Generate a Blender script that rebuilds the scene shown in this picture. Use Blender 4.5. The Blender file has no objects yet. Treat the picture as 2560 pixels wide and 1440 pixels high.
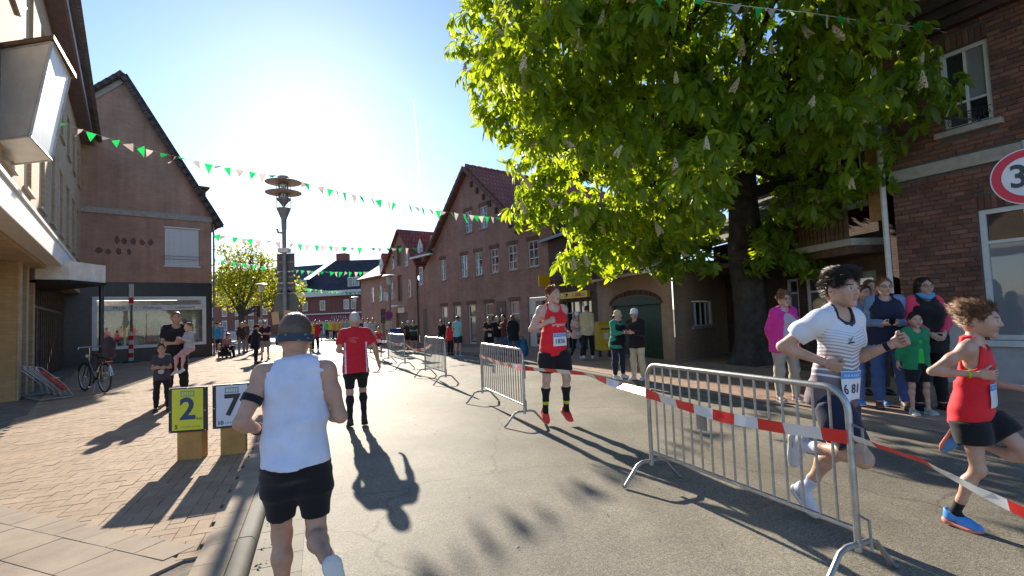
import bpy, bmesh, math, random
import numpy as np
from mathutils import Vector, Matrix, Euler
random.seed(7); rng = np.random.default_rng(7)
scene = bpy.context.scene
COL = scene.collection
R = math.radians
# ---------------------------------------------------------------- camera
CAM_H, FPX, PITCH, ROLL = 1.55, 1250.0, .054, -.039
cd = bpy.data.cameras.new('camera'); cam = bpy.data.objects.new('camera', cd); COL.objects.link(cam)
cd.sensor_width = 36.0; cd.lens = FPX / 2560 * 36.0; cd.clip_start = .05; cd.clip_end = 20000
_cr, _sr, _cp, _sp = math.cos(ROLL), math.sin(ROLL), math.cos(PITCH), math.sin(PITCH)
_rt = Vector((_cr, -_sp * _sr, _cp * _sr)); _up = Vector((-_sr, -_sp * _cr, _cp * _cr)); _fw = Vector((0, _cp, _sp))
mw = Matrix.Identity(4)
for i in range(3):
    mw[i][0] = _rt[i]; mw[i][1] = _up[i]; mw[i][2] = -_fw[i]
mw[2][3] = CAM_H
cam.matrix_world = mw
scene.camera = cam
# ---------------------------------------------------------------- sky and sun
SUN_AZ, SUN_EL = R(-22.0), R(22.5)
world = bpy.data.worlds.new('World'); scene.world = world; world.use_nodes = True
nt = world.node_tree; nt.nodes.clear()
sky = nt.nodes.new('ShaderNodeTexSky'); sky.sky_type = 'NISHITA'; sky.sun_disc = False
sky.sun_elevation = SUN_EL; sky.sun_rotation = SUN_AZ; sky.altitude = 20; sky.air_density = 1.0; sky.dust_density = .14; sky.ozone_density = 5.0
bg = nt.nodes.new('ShaderNodeBackground'); bg.inputs[1].default_value = .09
wo = nt.nodes.new('ShaderNodeOutputWorld')
tint = nt.nodes.new('ShaderNodeMix'); tint.data_type = 'RGBA'; tint.blend_type = 'MULTIPLY'; tint.inputs['Factor'].default_value = 1.0; tint.inputs[7].default_value = (1.0, .91, .90, 1)     # camera white balance, a little warmer
nt.links.new(sky.outputs[0], tint.inputs[6]); nt.links.new(tint.outputs[2], bg.inputs[0]); nt.links.new(bg.outputs[0], wo.inputs[0])
sl = bpy.data.lights.new('sun', 'SUN'); sl.energy = 3.6; sl.angle = R(.6); sl.color = (1.0, .90, .75)
so = bpy.data.objects.new('sun', sl); COL.objects.link(so)
_sd = Vector((math.sin(SUN_AZ) * math.cos(SUN_EL), math.cos(SUN_AZ) * math.cos(SUN_EL), math.sin(SUN_EL)))
so.rotation_euler = _sd.to_track_quat('Z', 'Y').to_euler(); so.location = _sd * 60
vs = scene.view_settings
scene.display_settings.display_device = 'sRGB'
vs.view_transform = 'Standard'; vs.look = 'None'; vs.exposure = 1.56; vs.gamma = 1.0; vs.use_curve_mapping = False
scene.cycles.max_bounces = 8; scene.cycles.transparent_max_bounces = 12
scene.cycles.use_denoising = True
scene.cycles.caustics_reflective = False; scene.cycles.caustics_refractive = False
# ---------------------------------------------------------------- placing helpers
def ray(px, py):
    x = (px - 1280) / FPX; y = -(py - 720) / FPX
    return _fw + _rt * x + _up * y
def gp(px, py, z=0.0):
    r = ray(px, py); t = (z - CAM_H) / r.z
    return Vector((r.x * t, r.y * t, z))
def at(px, py, depth):
    r = ray(px, py); t = depth / r.y
    return Vector((r.x * t, r.y * t, CAM_H + r.z * t))
RS = Vector((-.36, .933)).normalized(); RN = Vector((RS.y, -RS.x))      # along and across the street
def sn(s, n, z=0.0): return Vector((RS.x * s + RN.x * n, RS.y * s + RN.y * n, z))
def to_sn(v): return (v[0] * RS.x + v[1] * RS.y, v[0] * RN.x + v[1] * RN.y)
# ---------------------------------------------------------------- objects
def link(o, parent=None):
    COL.objects.link(o)
    if parent is not None: o.parent = parent
    return o
def tag(o, label=None, cat=None, group=None, kind=None):
    if label: o['label'] = label
    if cat: o['category'] = cat
    if group: o['group'] = group
    if kind: o['kind'] = kind
    return o
def empty(name, loc=(0, 0, 0), rz=0.0, label=None, cat=None, group=None):
    o = bpy.data.objects.new(name, None); o.empty_display_size = .2
    link(o); o.location = loc; o.rotation_euler = (0, 0, rz)
    return tag(o, label, cat, group)
def frame(P, Q): return math.atan2(Q[1] - P[1], Q[0] - P[0])
def mesh_obj(name, V, F, mats, parent=None, smooth=False, idx=None, sharp=None):
    me = bpy.data.meshes.new(name)
    V = np.asarray(V, dtype=np.float32).reshape(-1, 3)
    if isinstance(F, np.ndarray):
        n, k = F.shape
        me.vertices.add(len(V)); me.vertices.foreach_set('co', V.ravel())
        me.loops.add(n * k); me.loops.foreach_set('vertex_index', F.astype(np.int32).ravel())
        me.polygons.add(n); me.polygons.foreach_set('loop_start', np.arange(0, n * k, k, dtype=np.int32))
        me.update(calc_edges=True)
    else:
        me.from_pydata([tuple(map(float, v)) for v in V], [], F)
    if not isinstance(mats, (list, tuple)): mats = [mats]
    for m in mats: me.materials.append(m)
    if idx is not None: me.polygons.foreach_set('material_index', np.asarray(idx, dtype=np.int32))
    me.polygons.foreach_set('use_smooth', np.full(len(me.polygons), bool(smooth)))
    me.update()
    if smooth and sharp: me.set_sharp_from_angle(angle=R(sharp))
    o = bpy.data.objects.new(name, me)
    return link(o, parent)
class MB:
    """collects simple solids into one mesh"""
    def __init__(s): s.V = []; s.F = []; s.I = []; s.m = 0
    def add(s, V, F):
        b = len(s.V); s.V += [tuple(v) for v in V]; s.F += [tuple(b + i for i in f) for f in F]; s.I += [s.m] * len(F); return s
    def box(s, x0, x1, y0, y1, z0, z1, bev=0.0):
        if x0 > x1: x0, x1 = x1, x0
        if y0 > y1: y0, y1 = y1, y0
        if z0 > z1: z0, z1 = z1, z0
        if bev <= 0:
            V = [(x, y, z) for z in (z0, z1) for x, y in ((x0, y0), (x1, y0), (x1, y1), (x0, y1))]
            return s.add(V, [(3, 2, 1, 0), (4, 5, 6, 7), (0, 1, 5, 4), (1, 2, 6, 5), (2, 3, 7, 6), (3, 0, 4, 7)])
        b = bev; bm = bmesh.new()
        M = Matrix.Translation(((x0 + x1) / 2, (y0 + y1) / 2, (z0 + z1) / 2)) @ Matrix.Diagonal((x1 - x0, y1 - y0, z1 - z0, 1))
        bmesh.ops.create_cube(bm, size=1, matrix=M)
        bmesh.ops.bevel(bm, geom=bm.edges[:], offset=b, segments=2, affect='EDGES', profile=.5)
        bm.verts.index_update()
        s.add([v.co[:] for v in bm.verts], [tuple(v.index for v in f.verts) for f in bm.faces]); bm.free(); return s
    def prism(s, poly, axis, a0, a1):
        """polygon (list of 2D points) extruded along axis 'x','y' or 'z'"""
        n = len(poly)
        def p(q, a): return {'x': (a, q[0], q[1]), 'y': (q[0], a, q[1]), 'z': (q[0], q[1], a)}[axis]
        V = [p(q, a0) for q in poly] + [p(q, a1) for q in poly]
        F = [tuple(range(n))[::-1], tuple(range(n, 2 * n))] + [(i, (i + 1) % n, n + (i + 1) % n, n + i) for i in range(n)]
        return s.add(V, F)
    def tube(s, pts, r, n=8, cap=True, closed=False):
        P = [Vector(p) for p in pts]; m = len(P); rs = r if isinstance(r, (list, tuple)) else [r] * m
        b = len(s.V); up = None; V = []; F = []
        for i, p in enumerate(P):
            a = P[(i - 1) % m] if (closed or i > 0) else P[i]; c = P[(i + 1) % m] if (closed or i < m - 1) else P[i]
            t = (c - a).normalized()
            if up is None:
                up = t.orthogonal().normalized()
            else:
                up = (up - t * up.dot(t)); up = up.normalized() if up.length > 1e-6 else t.orthogonal().normalized()
            w = t.cross(up)
            for k in range(n):
                an = 2 * math.pi * k / n
                V.append(p + (up * math.cos(an) + w * math.sin(an)) * rs[i])
        mm = m if closed else m - 1
        for i in range(mm):
            j = (i + 1) % m
            for k in range(n):
                F.append((i * n + k, i * n + (k + 1) % n, j * n + (k + 1) % n, j * n + k))
        if cap and not closed:
            F.append(tuple(range(n))[::-1]); F.append(tuple((m - 1) * n + k for k in range(n)))
        return s.add(V, F)
    def lathe(s, prof, n=20, c=(0, 0, 0)):
        V = []; F = []; m = len(prof)
        for r, z in prof:
            for k in range(n):
                a = 2 * math.pi * k / n; V.append((c[0] + r * math.cos(a), c[1] + r * math.sin(a), c[2] + z))
        for i in range(m - 1):
            for k in range(n):
                F.append((i * n + k, i * n + (k + 1) % n, (i + 1) * n + (k + 1) % n, (i + 1) * n + k))
        F.append(tuple(range(n))[::-1]); F.append(tuple((m - 1) * n + k for k in range(n)))
        return s.add(V, F)
    def quad(s, a, b, c, d): return s.add([a, b, c, d], [(0, 1, 2, 3)])
    def xf(s, M, start=0):
        for i in range(start, len(s.V)): s.V[i] = tuple(M @ Vector(s.V[i]))
        return s
    def build(s, name, mats, parent=None, smooth=False, sharp=35):
        return mesh_obj(name, s.V, s.F, mats, parent, smooth, s.I, sharp if smooth else None)
def copy_tree(o, parent=None):
    c = o.copy(); COL.objects.link(c); c.parent = parent
    for ch in list(o.children): copy_tree(ch, c)
    return c
# ---------------------------------------------------------------- materials
MATS = {}
def nodes_of(name):
    m = bpy.data.materials.new(name); m.use_nodes = True; t = m.node_tree
    return m, t, t.nodes['Principled BSDF']
def N(t, typ, **kw):
    n = t.nodes.new(typ)
    for k, v in kw.items():
        if k.startswith('i_'):
            key = k[2:]; key = int(key) if key.isdigit() else key.replace('_', ' ')
            n.inputs[key].default_value = v
        else: setattr(n, k, v)
    return n
def c4(c): return (c[0], c[1], c[2], 1.0)
def mat(name, col, rough=.7, var=.12, scale=6.0, bump=0.0, bscale=40.0, metal=0.0, spec=.5, coat=0.0, sub=0.0, dark=None, emit=None, sheen=0.0):
    """base colour with large and small tone variation and a fine relief"""
    if name in MATS: return MATS[name]
    m, t, b = nodes_of(name)
    b.inputs['Roughness'].default_value = rough; b.inputs['Metallic'].default_value = metal
    b.inputs['Specular IOR Level'].default_value = spec; b.inputs['Coat Weight'].default_value = coat
    b.inputs['Sheen Weight'].default_value = sheen
    if sub: b.inputs['Subsurface Weight'].default_value = sub; b.inputs['Subsurface Scale'].default_value = .02; b.inputs['Subsurface Radius'].default_value = (1, .35, .2)
    tc = N(t, 'ShaderNodeTexCoord'); no = N(t, 'ShaderNodeTexNoise', i_Scale=scale, i_Detail=6.0, i_Roughness=.62)
    t.links.new(tc.outputs['Object'], no.inputs['Vector'])
    d = dark if dark else tuple(c * (1 - 2 * var) for c in col); l = tuple(min(1, c * (1 + var)) for c in col)
    cr = N(t, 'ShaderNodeValToRGB'); cr.color_ramp.elements[0].position = .32; cr.color_ramp.elements[1].position = .68
    cr.color_ramp.elements[0].color = c4(d); cr.color_ramp.elements[1].color = c4(l)
    t.links.new(no.outputs['Fac'], cr.inputs['Fac']); t.links.new(cr.outputs['Color'], b.inputs['Base Color'])
    if bump > 0:
        n2 = N(t, 'ShaderNodeTexNoise', i_Scale=bscale, i_Detail=5.0); t.links.new(tc.outputs['Object'], n2.inputs['Vector'])
        bp = N(t, 'ShaderNodeBump', i_Strength=min(1, bump), i_Distance=.01); t.links.new(n2.outputs['Fac'], bp.inputs['Height']); t.links.new(bp.outputs['Normal'], b.inputs['Normal'])
    if emit: b.inputs['Emission Color'].default_value = c4(emit[0]); b.inputs['Emission Strength'].default_value = emit[1]
    MATS[name] = m; return m
def brick_mat(name, c1, c2, mortar, bw=.25, bh=.0775, mo=.011, rough=.85, stain=.25, bump=.5):
    if name in MATS: return MATS[name]
    m, t, b = nodes_of(name); b.inputs['Roughness'].default_value = rough; b.inputs['Specular IOR Level'].default_value = .25
    tc = N(t, 'ShaderNodeTexCoord'); sp = N(t, 'ShaderNodeSeparateXYZ'); t.links.new(tc.outputs['Object'], sp.inputs[0])
    ad = N(t, 'ShaderNodeMath', operation='ADD'); t.links.new(sp.outputs[0], ad.inputs[0]); t.links.new(sp.outputs[1], ad.inputs[1])
    cb = N(t, 'ShaderNodeCombineXYZ'); t.links.new(ad.outputs[0], cb.inputs[0]); t.links.new(sp.outputs[2], cb.inputs[1])
    br = N(t, 'ShaderNodeTexBrick', offset=.5, i_Scale=1.0, i_Mortar_Size=mo, i_Mortar_Smooth=.3, i_Bias=-.1, i_Brick_Width=bw, i_Row_Height=bh)
    br.inputs['Color1'].default_value = c4(c1); br.inputs['Color2'].default_value = c4(c2); br.inputs['Mortar'].default_value = c4(mortar)
    t.links.new(cb.outputs[0], br.inputs['Vector'])
    no = N(t, 'ShaderNodeTexNoise', i_Scale=.7, i_Detail=8.0, i_Roughness=.65); t.links.new(tc.outputs['Object'], no.inputs['Vector'])
    mp = N(t, 'ShaderNodeMapRange'); mp.inputs['From Min'].default_value = .3; mp.inputs['From Max'].default_value = .7
    mp.inputs['To Min'].default_value = 1 - stain; mp.inputs['To Max'].default_value = 1 + stain * .5; t.links.new(no.outputs['Fac'], mp.inputs['Value'])
    sm = N(t, 'ShaderNodeMapping'); sm.inputs['Scale'].default_value = (3.0, 3.0, .22); t.links.new(tc.outputs['Object'], sm.inputs[0]); n5 = N(t, 'ShaderNodeTexNoise', i_Scale=1.0, i_Detail=7.0, i_Roughness=.7); t.links.new(sm.outputs[0], n5.inputs['Vector'])
    ms = N(t, 'ShaderNodeMapRange'); ms.inputs['From Min'].default_value = .35; ms.inputs['From Max'].default_value = .65; ms.inputs['To Min'].default_value = 1 - stain * .7; ms.inputs['To Max'].default_value = 1.08; t.links.new(n5.outputs['Fac'], ms.inputs['Value'])
    mm_ = N(t, 'ShaderNodeMath', operation='MULTIPLY'); t.links.new(mp.outputs[0], mm_.inputs[0]); t.links.new(ms.outputs[0], mm_.inputs[1])
    mx = N(t, 'ShaderNodeMix', data_type='RGBA', blend_type='MULTIPLY'); mx.inputs['Factor'].default_value = 1.0
    t.links.new(br.outputs['Color'], mx.inputs[6]); t.links.new(mm_.outputs[0], mx.inputs[7]); t.links.new(mx.outputs[2], b.inputs['Base Color'])
    iv = N(t, 'ShaderNodeMath', operation='SUBTRACT'); iv.inputs[0].default_value = 1.0; t.links.new(br.outputs['Fac'], iv.inputs[1])
    bp = N(t, 'ShaderNodeBump', i_Strength=bump, i_Distance=.012); t.links.new(iv.outputs[0], bp.inputs['Height']); t.links.new(bp.outputs['Normal'], b.inputs['Normal'])
    MATS[name] = m; return m
def id_mat(name, cols, rough=.8, grain=60.0, bump=.25, spec=.35, mottle=.18):
    """tone picked per piece (object or mesh island), with grain and stains on top"""
    if name in MATS: return MATS[name]
    m, t, b = nodes_of(name); b.inputs['Roughness'].default_value = rough; b.inputs['Specular IOR Level'].default_value = spec
    ge = N(t, 'ShaderNodeNewGeometry'); oi = N(t, 'ShaderNodeObjectInfo'); ad = N(t, 'ShaderNodeMath', operation='ADD')
    t.links.new(ge.outputs['Random Per Island'], ad.inputs[0]); t.links.new(oi.outputs['Random'], ad.inputs[1])
    fr = N(t, 'ShaderNodeMath', operation='FRACT'); t.links.new(ad.outputs[0], fr.inputs[0])
    cr = N(t, 'ShaderNodeValToRGB'); e = cr.color_ramp.elements
    e[0].position = 0; e[0].color = c4(cols[0]); e[1].position = 1; e[1].color = c4(cols[-1])
    for i in range(1, len(cols) - 1):
        x = e.new(i / (len(cols) - 1)); x.color = c4(cols[i])
    t.links.new(fr.outputs[0], cr.inputs['Fac'])
    no = N(t, 'ShaderNodeTexNoise', i_Scale=2.2, i_Detail=9.0, i_Roughness=.7); t.links.new(ge.outputs['Position'], no.inputs['Vector'])
    mp = N(t, 'ShaderNodeMapRange'); mp.inputs['From Min'].default_value = .3; mp.inputs['From Max'].default_value = .7
    mp.inputs['To Min'].default_value = 1 - mottle * 1.6; mp.inputs['To Max'].default_value = 1 + mottle; t.links.new(no.outputs['Fac'], mp.inputs['Value'])
    mx = N(t, 'ShaderNodeMix', data_type='RGBA', blend_type='MULTIPLY'); mx.inputs['Factor'].default_value = 1.0
    t.links.new(cr.outputs['Color'], mx.inputs[6]); t.links.new(mp.outputs[0], mx.inputs[7]); t.links.new(mx.outputs[2], b.inputs['Base Color'])
    n2 = N(t, 'ShaderNodeTexNoise', i_Scale=grain, i_Detail=4.0); t.links.new(ge.outputs['Position'], n2.inputs['Vector'])
    bp = N(t, 'ShaderNodeBump', i_Strength=bump, i_Distance=.006); t.links.new(n2.outputs['Fac'], bp.inputs['Height']); t.links.new(bp.outputs['Normal'], b.inputs['Normal'])
    MATS[name] = m; return m
def glass_mat(name, tint=(.02, .025, .03), rough=.04):
    if name in MATS: return MATS[name]
    m, t, b = nodes_of(name); b.inputs['Base Color'].default_value = c4(tint); b.inputs['Roughness'].default_value = rough
    b.inputs['Specular IOR Level'].default_value = .9; b.inputs['Coat Weight'].default_value = .4
    oi_ = N(t, 'ShaderNodeObjectInfo'); cr = N(t, 'ShaderNodeValToRGB'); e = cr.color_ramp.elements; e[0].color = c4(tint); e[0].position = .35; e[1].position = 1.0; e[1].color = c4((.30, .31, .33)); t.links.new(oi_.outputs['Random'], cr.inputs['Fac']); t.links.new(cr.outputs[0], b.inputs['Base Color'])
    no = N(t, 'ShaderNodeTexNoise', i_Scale=1.6, i_Detail=2.0); tc = N(t, 'ShaderNodeTexCoord'); t.links.new(tc.outputs['Object'], no.inputs['Vector'])
    bp = N(t, 'ShaderNodeBump', i_Strength=.05, i_Distance=.05); t.links.new(no.outputs['Fac'], bp.inputs['Height']); t.links.new(bp.outputs['Normal'], b.inputs['Normal'])
    MATS[name] = m; return m
def clear_glass(name='clear_glass'):
    if name in MATS: return MATS[name]
    m, t, b = nodes_of(name); out = t.nodes['Material Output']
    tr = N(t, 'ShaderNodeBsdfTransparent'); gl = N(t, 'ShaderNodeBsdfGlossy', i_Roughness=.02); lw = N(t, 'ShaderNodeFresnel', i_IOR=1.5)
    mp = N(t, 'ShaderNodeMath', operation='MULTIPLY_ADD'); mp.inputs[1].default_value = 1.4; mp.inputs[2].default_value = .05; t.links.new(lw.outputs[0], mp.inputs[0])
    mx = N(t, 'ShaderNodeMixShader'); t.links.new(mp.outputs[0], mx.inputs[0]); t.links.new(tr.outputs[0], mx.inputs[1]); t.links.new(gl.outputs[0], mx.inputs[2])
    t.links.new(mx.outputs[0], out.inputs[0]); MATS[name] = m; return m
def text(body, size, mat_, parent, loc, rot=(R(90), 0, 0), name='lettering', align='CENTER', ext=.002, bold=0.0, xs=1.0):
    cu = bpy.data.curves.new(name, 'FONT'); cu.body = body; cu.size = size; cu.align_x = align; cu.align_y = 'CENTER'; cu.extrude = ext; cu.offset = bold
    cu.materials.append(mat_); cu.resolution_u = 3
    tmp = bpy.data.objects.new(name, cu); COL.objects.link(tmp)
    dg = bpy.context.evaluated_depsgraph_get(); me = bpy.data.meshes.new_from_object(tmp.evaluated_get(dg)); bpy.data.objects.remove(tmp)
    o = bpy.data.objects.new(name, me); link(o, parent); o.location = loc; o.rotation_euler = rot; o.scale = (xs, 1, 1)
    return o

def strokes(par, name, m, u0, u1, z, h, y, n=7, seed=1):
    """unreadable small print: a row of short strokes"""
    r = random.Random(seed); mb = MB(); w = (u1 - u0) / n
    for k in range(n):
        x = u0 + k * w; q = r.choice((0, 1, 2))
        mb.box(x + w * .1, x + w * .3, y - .001, y, z - h / 2, z + h / 2)
        if q: mb.box(x + w * .3, x + w * .8, y - .001, y, z + h * (.2 if q == 1 else -.4), z + h * (.4 if q == 1 else -.2))
    o_ = mb.build(name, m, par); tag(o_, kind='stuff'); return o_
# ================================================================ ground, road, pavements
m_asph = None
def asphalt():
    m, t, b = nodes_of('asphalt'); b.inputs['Roughness'].default_value = .74; b.inputs['Specular IOR Level'].default_value = .22
    ge = N(t, 'ShaderNodeNewGeometry')
    n1 = N(t, 'ShaderNodeTexNoise', i_Scale=.35, i_Detail=8.0, i_Roughness=.6); n2 = N(t, 'ShaderNodeTexVoronoi', i_Scale=120.0); n3 = N(t, 'ShaderNodeTexNoise', i_Scale=3.5, i_Detail=6.0, i_Roughness=.7)
    for n in (n1, n2, n3): t.links.new(ge.outputs['Position'], n.inputs['Vector'])
    cr = N(t, 'ShaderNodeValToRGB'); e = cr.color_ramp.elements; e[0].color = c4((.18, .158, .118)); e[1].color = c4((.355, .32, .245)); e[0].position = .02; e[1].position = .95
    x = e.new(.5); x.color = c4((.255, .228, .173))
    sp = N(t, 'ShaderNodeSeparateColor'); t.links.new(n2.outputs['Color'], sp.inputs[0]); t.links.new(sp.outputs[0], cr.inputs['Fac'])
    mp = N(t, 'ShaderNodeMapRange'); mp.inputs['From Min'].default_value = .35; mp.inputs['From Max'].default_value = .68; mp.inputs['To Min'].default_value = .62; mp.inputs['To Max'].default_value = 1.16
    t.links.new(n1.outputs['Fac'], mp.inputs['Value'])
    mp2 = N(t, 'ShaderNodeMapRange'); mp2.inputs['From Min'].default_value = .3; mp2.inputs['From Max'].default_value = .7; mp2.inputs['To Min'].default_value = .9; mp2.inputs['To Max'].default_value = 1.08
    t.links.new(n3.outputs['Fac'], mp2.inputs['Value'])
    mu = N(t, 'ShaderNodeMath', operation='MULTIPLY'); t.links.new(mp.outputs[0], mu.inputs[0]); t.links.new(mp2.outputs[0], mu.inputs[1])
    mx = N(t, 'ShaderNodeMix', data_type='RGBA', blend_type='MULTIPLY'); mx.inputs['Factor'].default_value = 1.0
    t.links.new(cr.outputs['Color'], mx.inputs[6]); t.links.new(mu.outputs[0], mx.inputs[7]); t.links.new(mx.outputs[2], b.inputs['Base Color'])
    n4 = N(t, 'ShaderNodeTexNoise', i_Scale=1.1, i_Detail=10.0, i_Roughness=.75, i_Distortion=.6); t.links.new(ge.outputs['Position'], n4.inputs['Vector'])
    st = N(t, 'ShaderNodeMapRange'); st.inputs['From Min'].default_value = .60; st.inputs['From Max'].default_value = .72; st.inputs['To Min'].default_value = 1.0; st.inputs['To Max'].default_value = .72; t.links.new(n4.outputs['Fac'], st.inputs['Value'])
    vo = N(t, 'ShaderNodeTexVoronoi', feature='DISTANCE_TO_EDGE', i_Scale=.33); wr_ = N(t, 'ShaderNodeTexNoise', i_Scale=2.0, i_Detail=6.0); t.links.new(ge.outputs['Position'], wr_.inputs['Vector']); va = N(t, 'ShaderNodeVectorMath', operation='ADD'); vsn = N(t, 'ShaderNodeVectorMath', operation='SCALE'); vsn.inputs['Scale'].default_value = .5; t.links.new(wr_.outputs['Color'], vsn.inputs[0]); t.links.new(ge.outputs['Position'], va.inputs[0]); t.links.new(vsn.outputs[0], va.inputs[1]); t.links.new(va.outputs[0], vo.inputs['Vector'])
    ck = N(t, 'ShaderNodeMapRange'); ck.inputs['From Min'].default_value = 0; ck.inputs['From Max'].default_value = .006; ck.inputs['To Min'].default_value = .62; ck.inputs['To Max'].default_value = 1.0; t.links.new(vo.outputs['Distance'], ck.inputs['Value'])
    vr = N(t, 'ShaderNodeMapping', vector_type='POINT'); vr.inputs['Rotation'].default_value = (0, 0, -R(21)); vr.inputs['Scale'].default_value = (.9, .05, 1); t.links.new(ge.outputs['Position'], vr.inputs[0]); n6 = N(t, 'ShaderNodeTexNoise', i_Scale=1.0, i_Detail=5.0, i_Roughness=.6); t.links.new(vr.outputs[0], n6.inputs['Vector'])
    tw = N(t, 'ShaderNodeMapRange'); tw.inputs['From Min'].default_value = .35; tw.inputs['From Max'].default_value = .65; tw.inputs['To Min'].default_value = .84; tw.inputs['To Max'].default_value = 1.08; t.links.new(n6.outputs['Fac'], tw.inputs['Value'])
    m0 = N(t, 'ShaderNodeMath', operation='MULTIPLY'); t.links.new(st.outputs[0], m0.inputs[0]); t.links.new(tw.outputs[0], m0.inputs[1])
    m2 = N(t, 'ShaderNodeMath', operation='MULTIPLY'); t.links.new(m0.outputs[0], m2.inputs[0]); t.links.new(ck.outputs[0], m2.inputs[1]); m3 = N(t, 'ShaderNodeMath', operation='MULTIPLY'); t.links.new(mu.outputs[0], m3.inputs[0]); t.links.new(m2.outputs[0], m3.inputs[1]); t.links.new(m3.outputs[0], mx.inputs[7])
    bp = N(t, 'ShaderNodeBump', i_Strength=.32, i_Distance=.005); t.links.new(n2.outputs['Distance'], bp.inputs['Height']); t.links.new(bp.outputs['Normal'], b.inputs['Normal'])
    return m
m_asph = asphalt()
m_dirt = mat('terrain_soil', (.16, .14, .11), .95, .2, 3.0, .4, 30)
m_sand = mat('joint_sand', (.20, .16, .115), .95, .25, 8.0, .5, 90)
m_paver = id_mat('paver_concrete', [(.34, .235, .15), (.37, .26, .17), (.355, .245, .16), (.385, .275, .18), (.36, .25, .168)], .85, 90, .3, .2)
m_slab = id_mat('slab_concrete', [(.32, .25, .18), (.345, .27, .195), (.33, .26, .185)], .85, 120, .35, .2)
m_gut = id_mat('gutter_concrete', [(.19, .168, .128), (.22, .196, .15), (.205, .18, .14)], .8, 110, .3)
m_kerb = id_mat('kerb_concrete', [(.13, .125, .10), (.17, .16, .13), (.15, .14, .115)], .8, 110, .3, .25)
m_rpaver = id_mat('red_paver', [(.34, .22, .155), (.38, .255, .18), (.36, .235, .165), (.41, .28, .205)], .8, 90, .3)
PZ = .09            # pavement height
o = mesh_obj('ground', [(-900, -60, -.05), (900, -60, -.05), (900, 1500, -.05), (-900, 1500, -.05)], [(0, 1, 2, 3)], m_dirt); tag(o, kind='structure')
NL, NR = -.44, 6.1
# road sheet: along the street, then the crossing beyond
rp = [sn(-8, NL), sn(-8, NR + 8), sn(2, NR + 6), sn(3.5, NR), sn(14, NR), (-8.3, 33.0, 0), (-16, 42, 0), (20, 56, 0), (60, 64, 0), (40, 100, 0), (-60, 96, 0), (-70, 60, 0), sn(38, -22), sn(31, -12), sn(30, NL)]
o = mesh_obj('road', [(v[0], v[1], 0) for v in rp], [tuple(range(len(rp)))], m_asph); tag(o, kind='structure')
# ---- left pavement
lp = root_lp = empty('pavement', (0, 0, 0)); tag(lp, kind='structure')
KW = .11
poly = [sn(-8, NL - KW), sn(30, NL - KW), sn(31, -12 - KW), sn(38, -22), (-40, 40, 0), (-40, 0, 0), (-8, -8, 0)]
mesh_obj('bedding', [(v[0], v[1], PZ - .016) for v in poly], [tuple(range(len(poly)))], m_sand, lp)
def inside(s, n):      # paver field: right border row beside the kerb, slabs towards the camera
    return n < NL - KW - .125 and s > S0 + (n - NL) * SL
# front edge of the paver field from the photo
a = to_sn(gp(0, 1290, PZ)); b = to_sn(gp(500, 1400, PZ)); SL = (b[0] - a[0]) / (b[1] - a[1]); S0 = a[0] + (NL - a[1]) * SL
def paver_mesh(l, w, h=.03, bev=.002):
    x, y = l / 2, w / 2; b = bev
    V = [(-x, -y, -h), (x, -y, -h), (x, y, -h), (-x, y, -h), (-x, -y, -b), (x, -y, -b), (x, y, -b), (-x, y, -b), (-x + b, -y + b, 0), (x - b, -y + b, 0), (x - b, y - b, 0), (-x + b, y - b, 0)]
    F = [(0, 1, 5, 4), (1, 2, 6, 5), (2, 3, 7, 6), (3, 0, 4, 7), (4, 5, 9, 8), (5, 6, 10, 9), (6, 7, 11, 10), (7, 4, 8, 11), (8, 9, 10, 11)]
    return np.array(V, dtype=np.float32), np.array(F)
def piece_field(items, V0, F0, mat_, parent, name, stuff_name, keep=300):
    """items: (x, y, z, angle); the first `keep` (nearest in view) become objects, the rest one mesh"""
    me = None
    for x, y, z, a_ in items[:keep]:
        if me is None:
            o_ = mesh_obj(name, V0, F0, mat_, parent); me = o_.data
        else:
            o_ = bpy.data.objects.new(name, me); link(o_, parent)
        o_.location = (x, y, z); o_.rotation_euler = (rng.normal(0, .004), rng.normal(0, .004), a_)
    rest = np.array(items[keep:], dtype=np.float32)
    if len(rest):
        c, s_ = np.cos(rest[:, 3]), np.sin(rest[:, 3]); tl = rng.normal(0, .004, (len(rest), 2)).astype(np.float32)
        X = V0[None, :, 0] * c[:, None] - V0[None, :, 1] * s_[:, None] + rest[:, 0:1]
        Y = V0[None, :, 0] * s_[:, None] + V0[None, :, 1] * c[:, None] + rest[:, 1:2]
        Z = V0[None, :, 2] + rest[:, 2:3] + V0[None, :, 0] * tl[:, :1] + V0[None, :, 1] * tl[:, 1:]
        V = np.stack([X, Y, Z], -1).reshape(-1, 3); F = (F0[None] + (np.arange(len(rest)) * len(V0))[:, None, None]).reshape(-1, F0.shape[1])
        o_ = mesh_obj(stuff_name, V, F, mat_, parent); tag(o_, kind='stuff')
def project(v):
    d = Vector(v) - Vector((0, 0, CAM_H)); w = d.dot(_fw)
    return (1280 + FPX * d.dot(_rt) / w, 720 - FPX * d.dot(_up) / w, w) if w > .05 else (1e6, 1e6, w)
PW = .1
items = []
ang0 = math.atan2(RS.y, RS.x)
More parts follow.
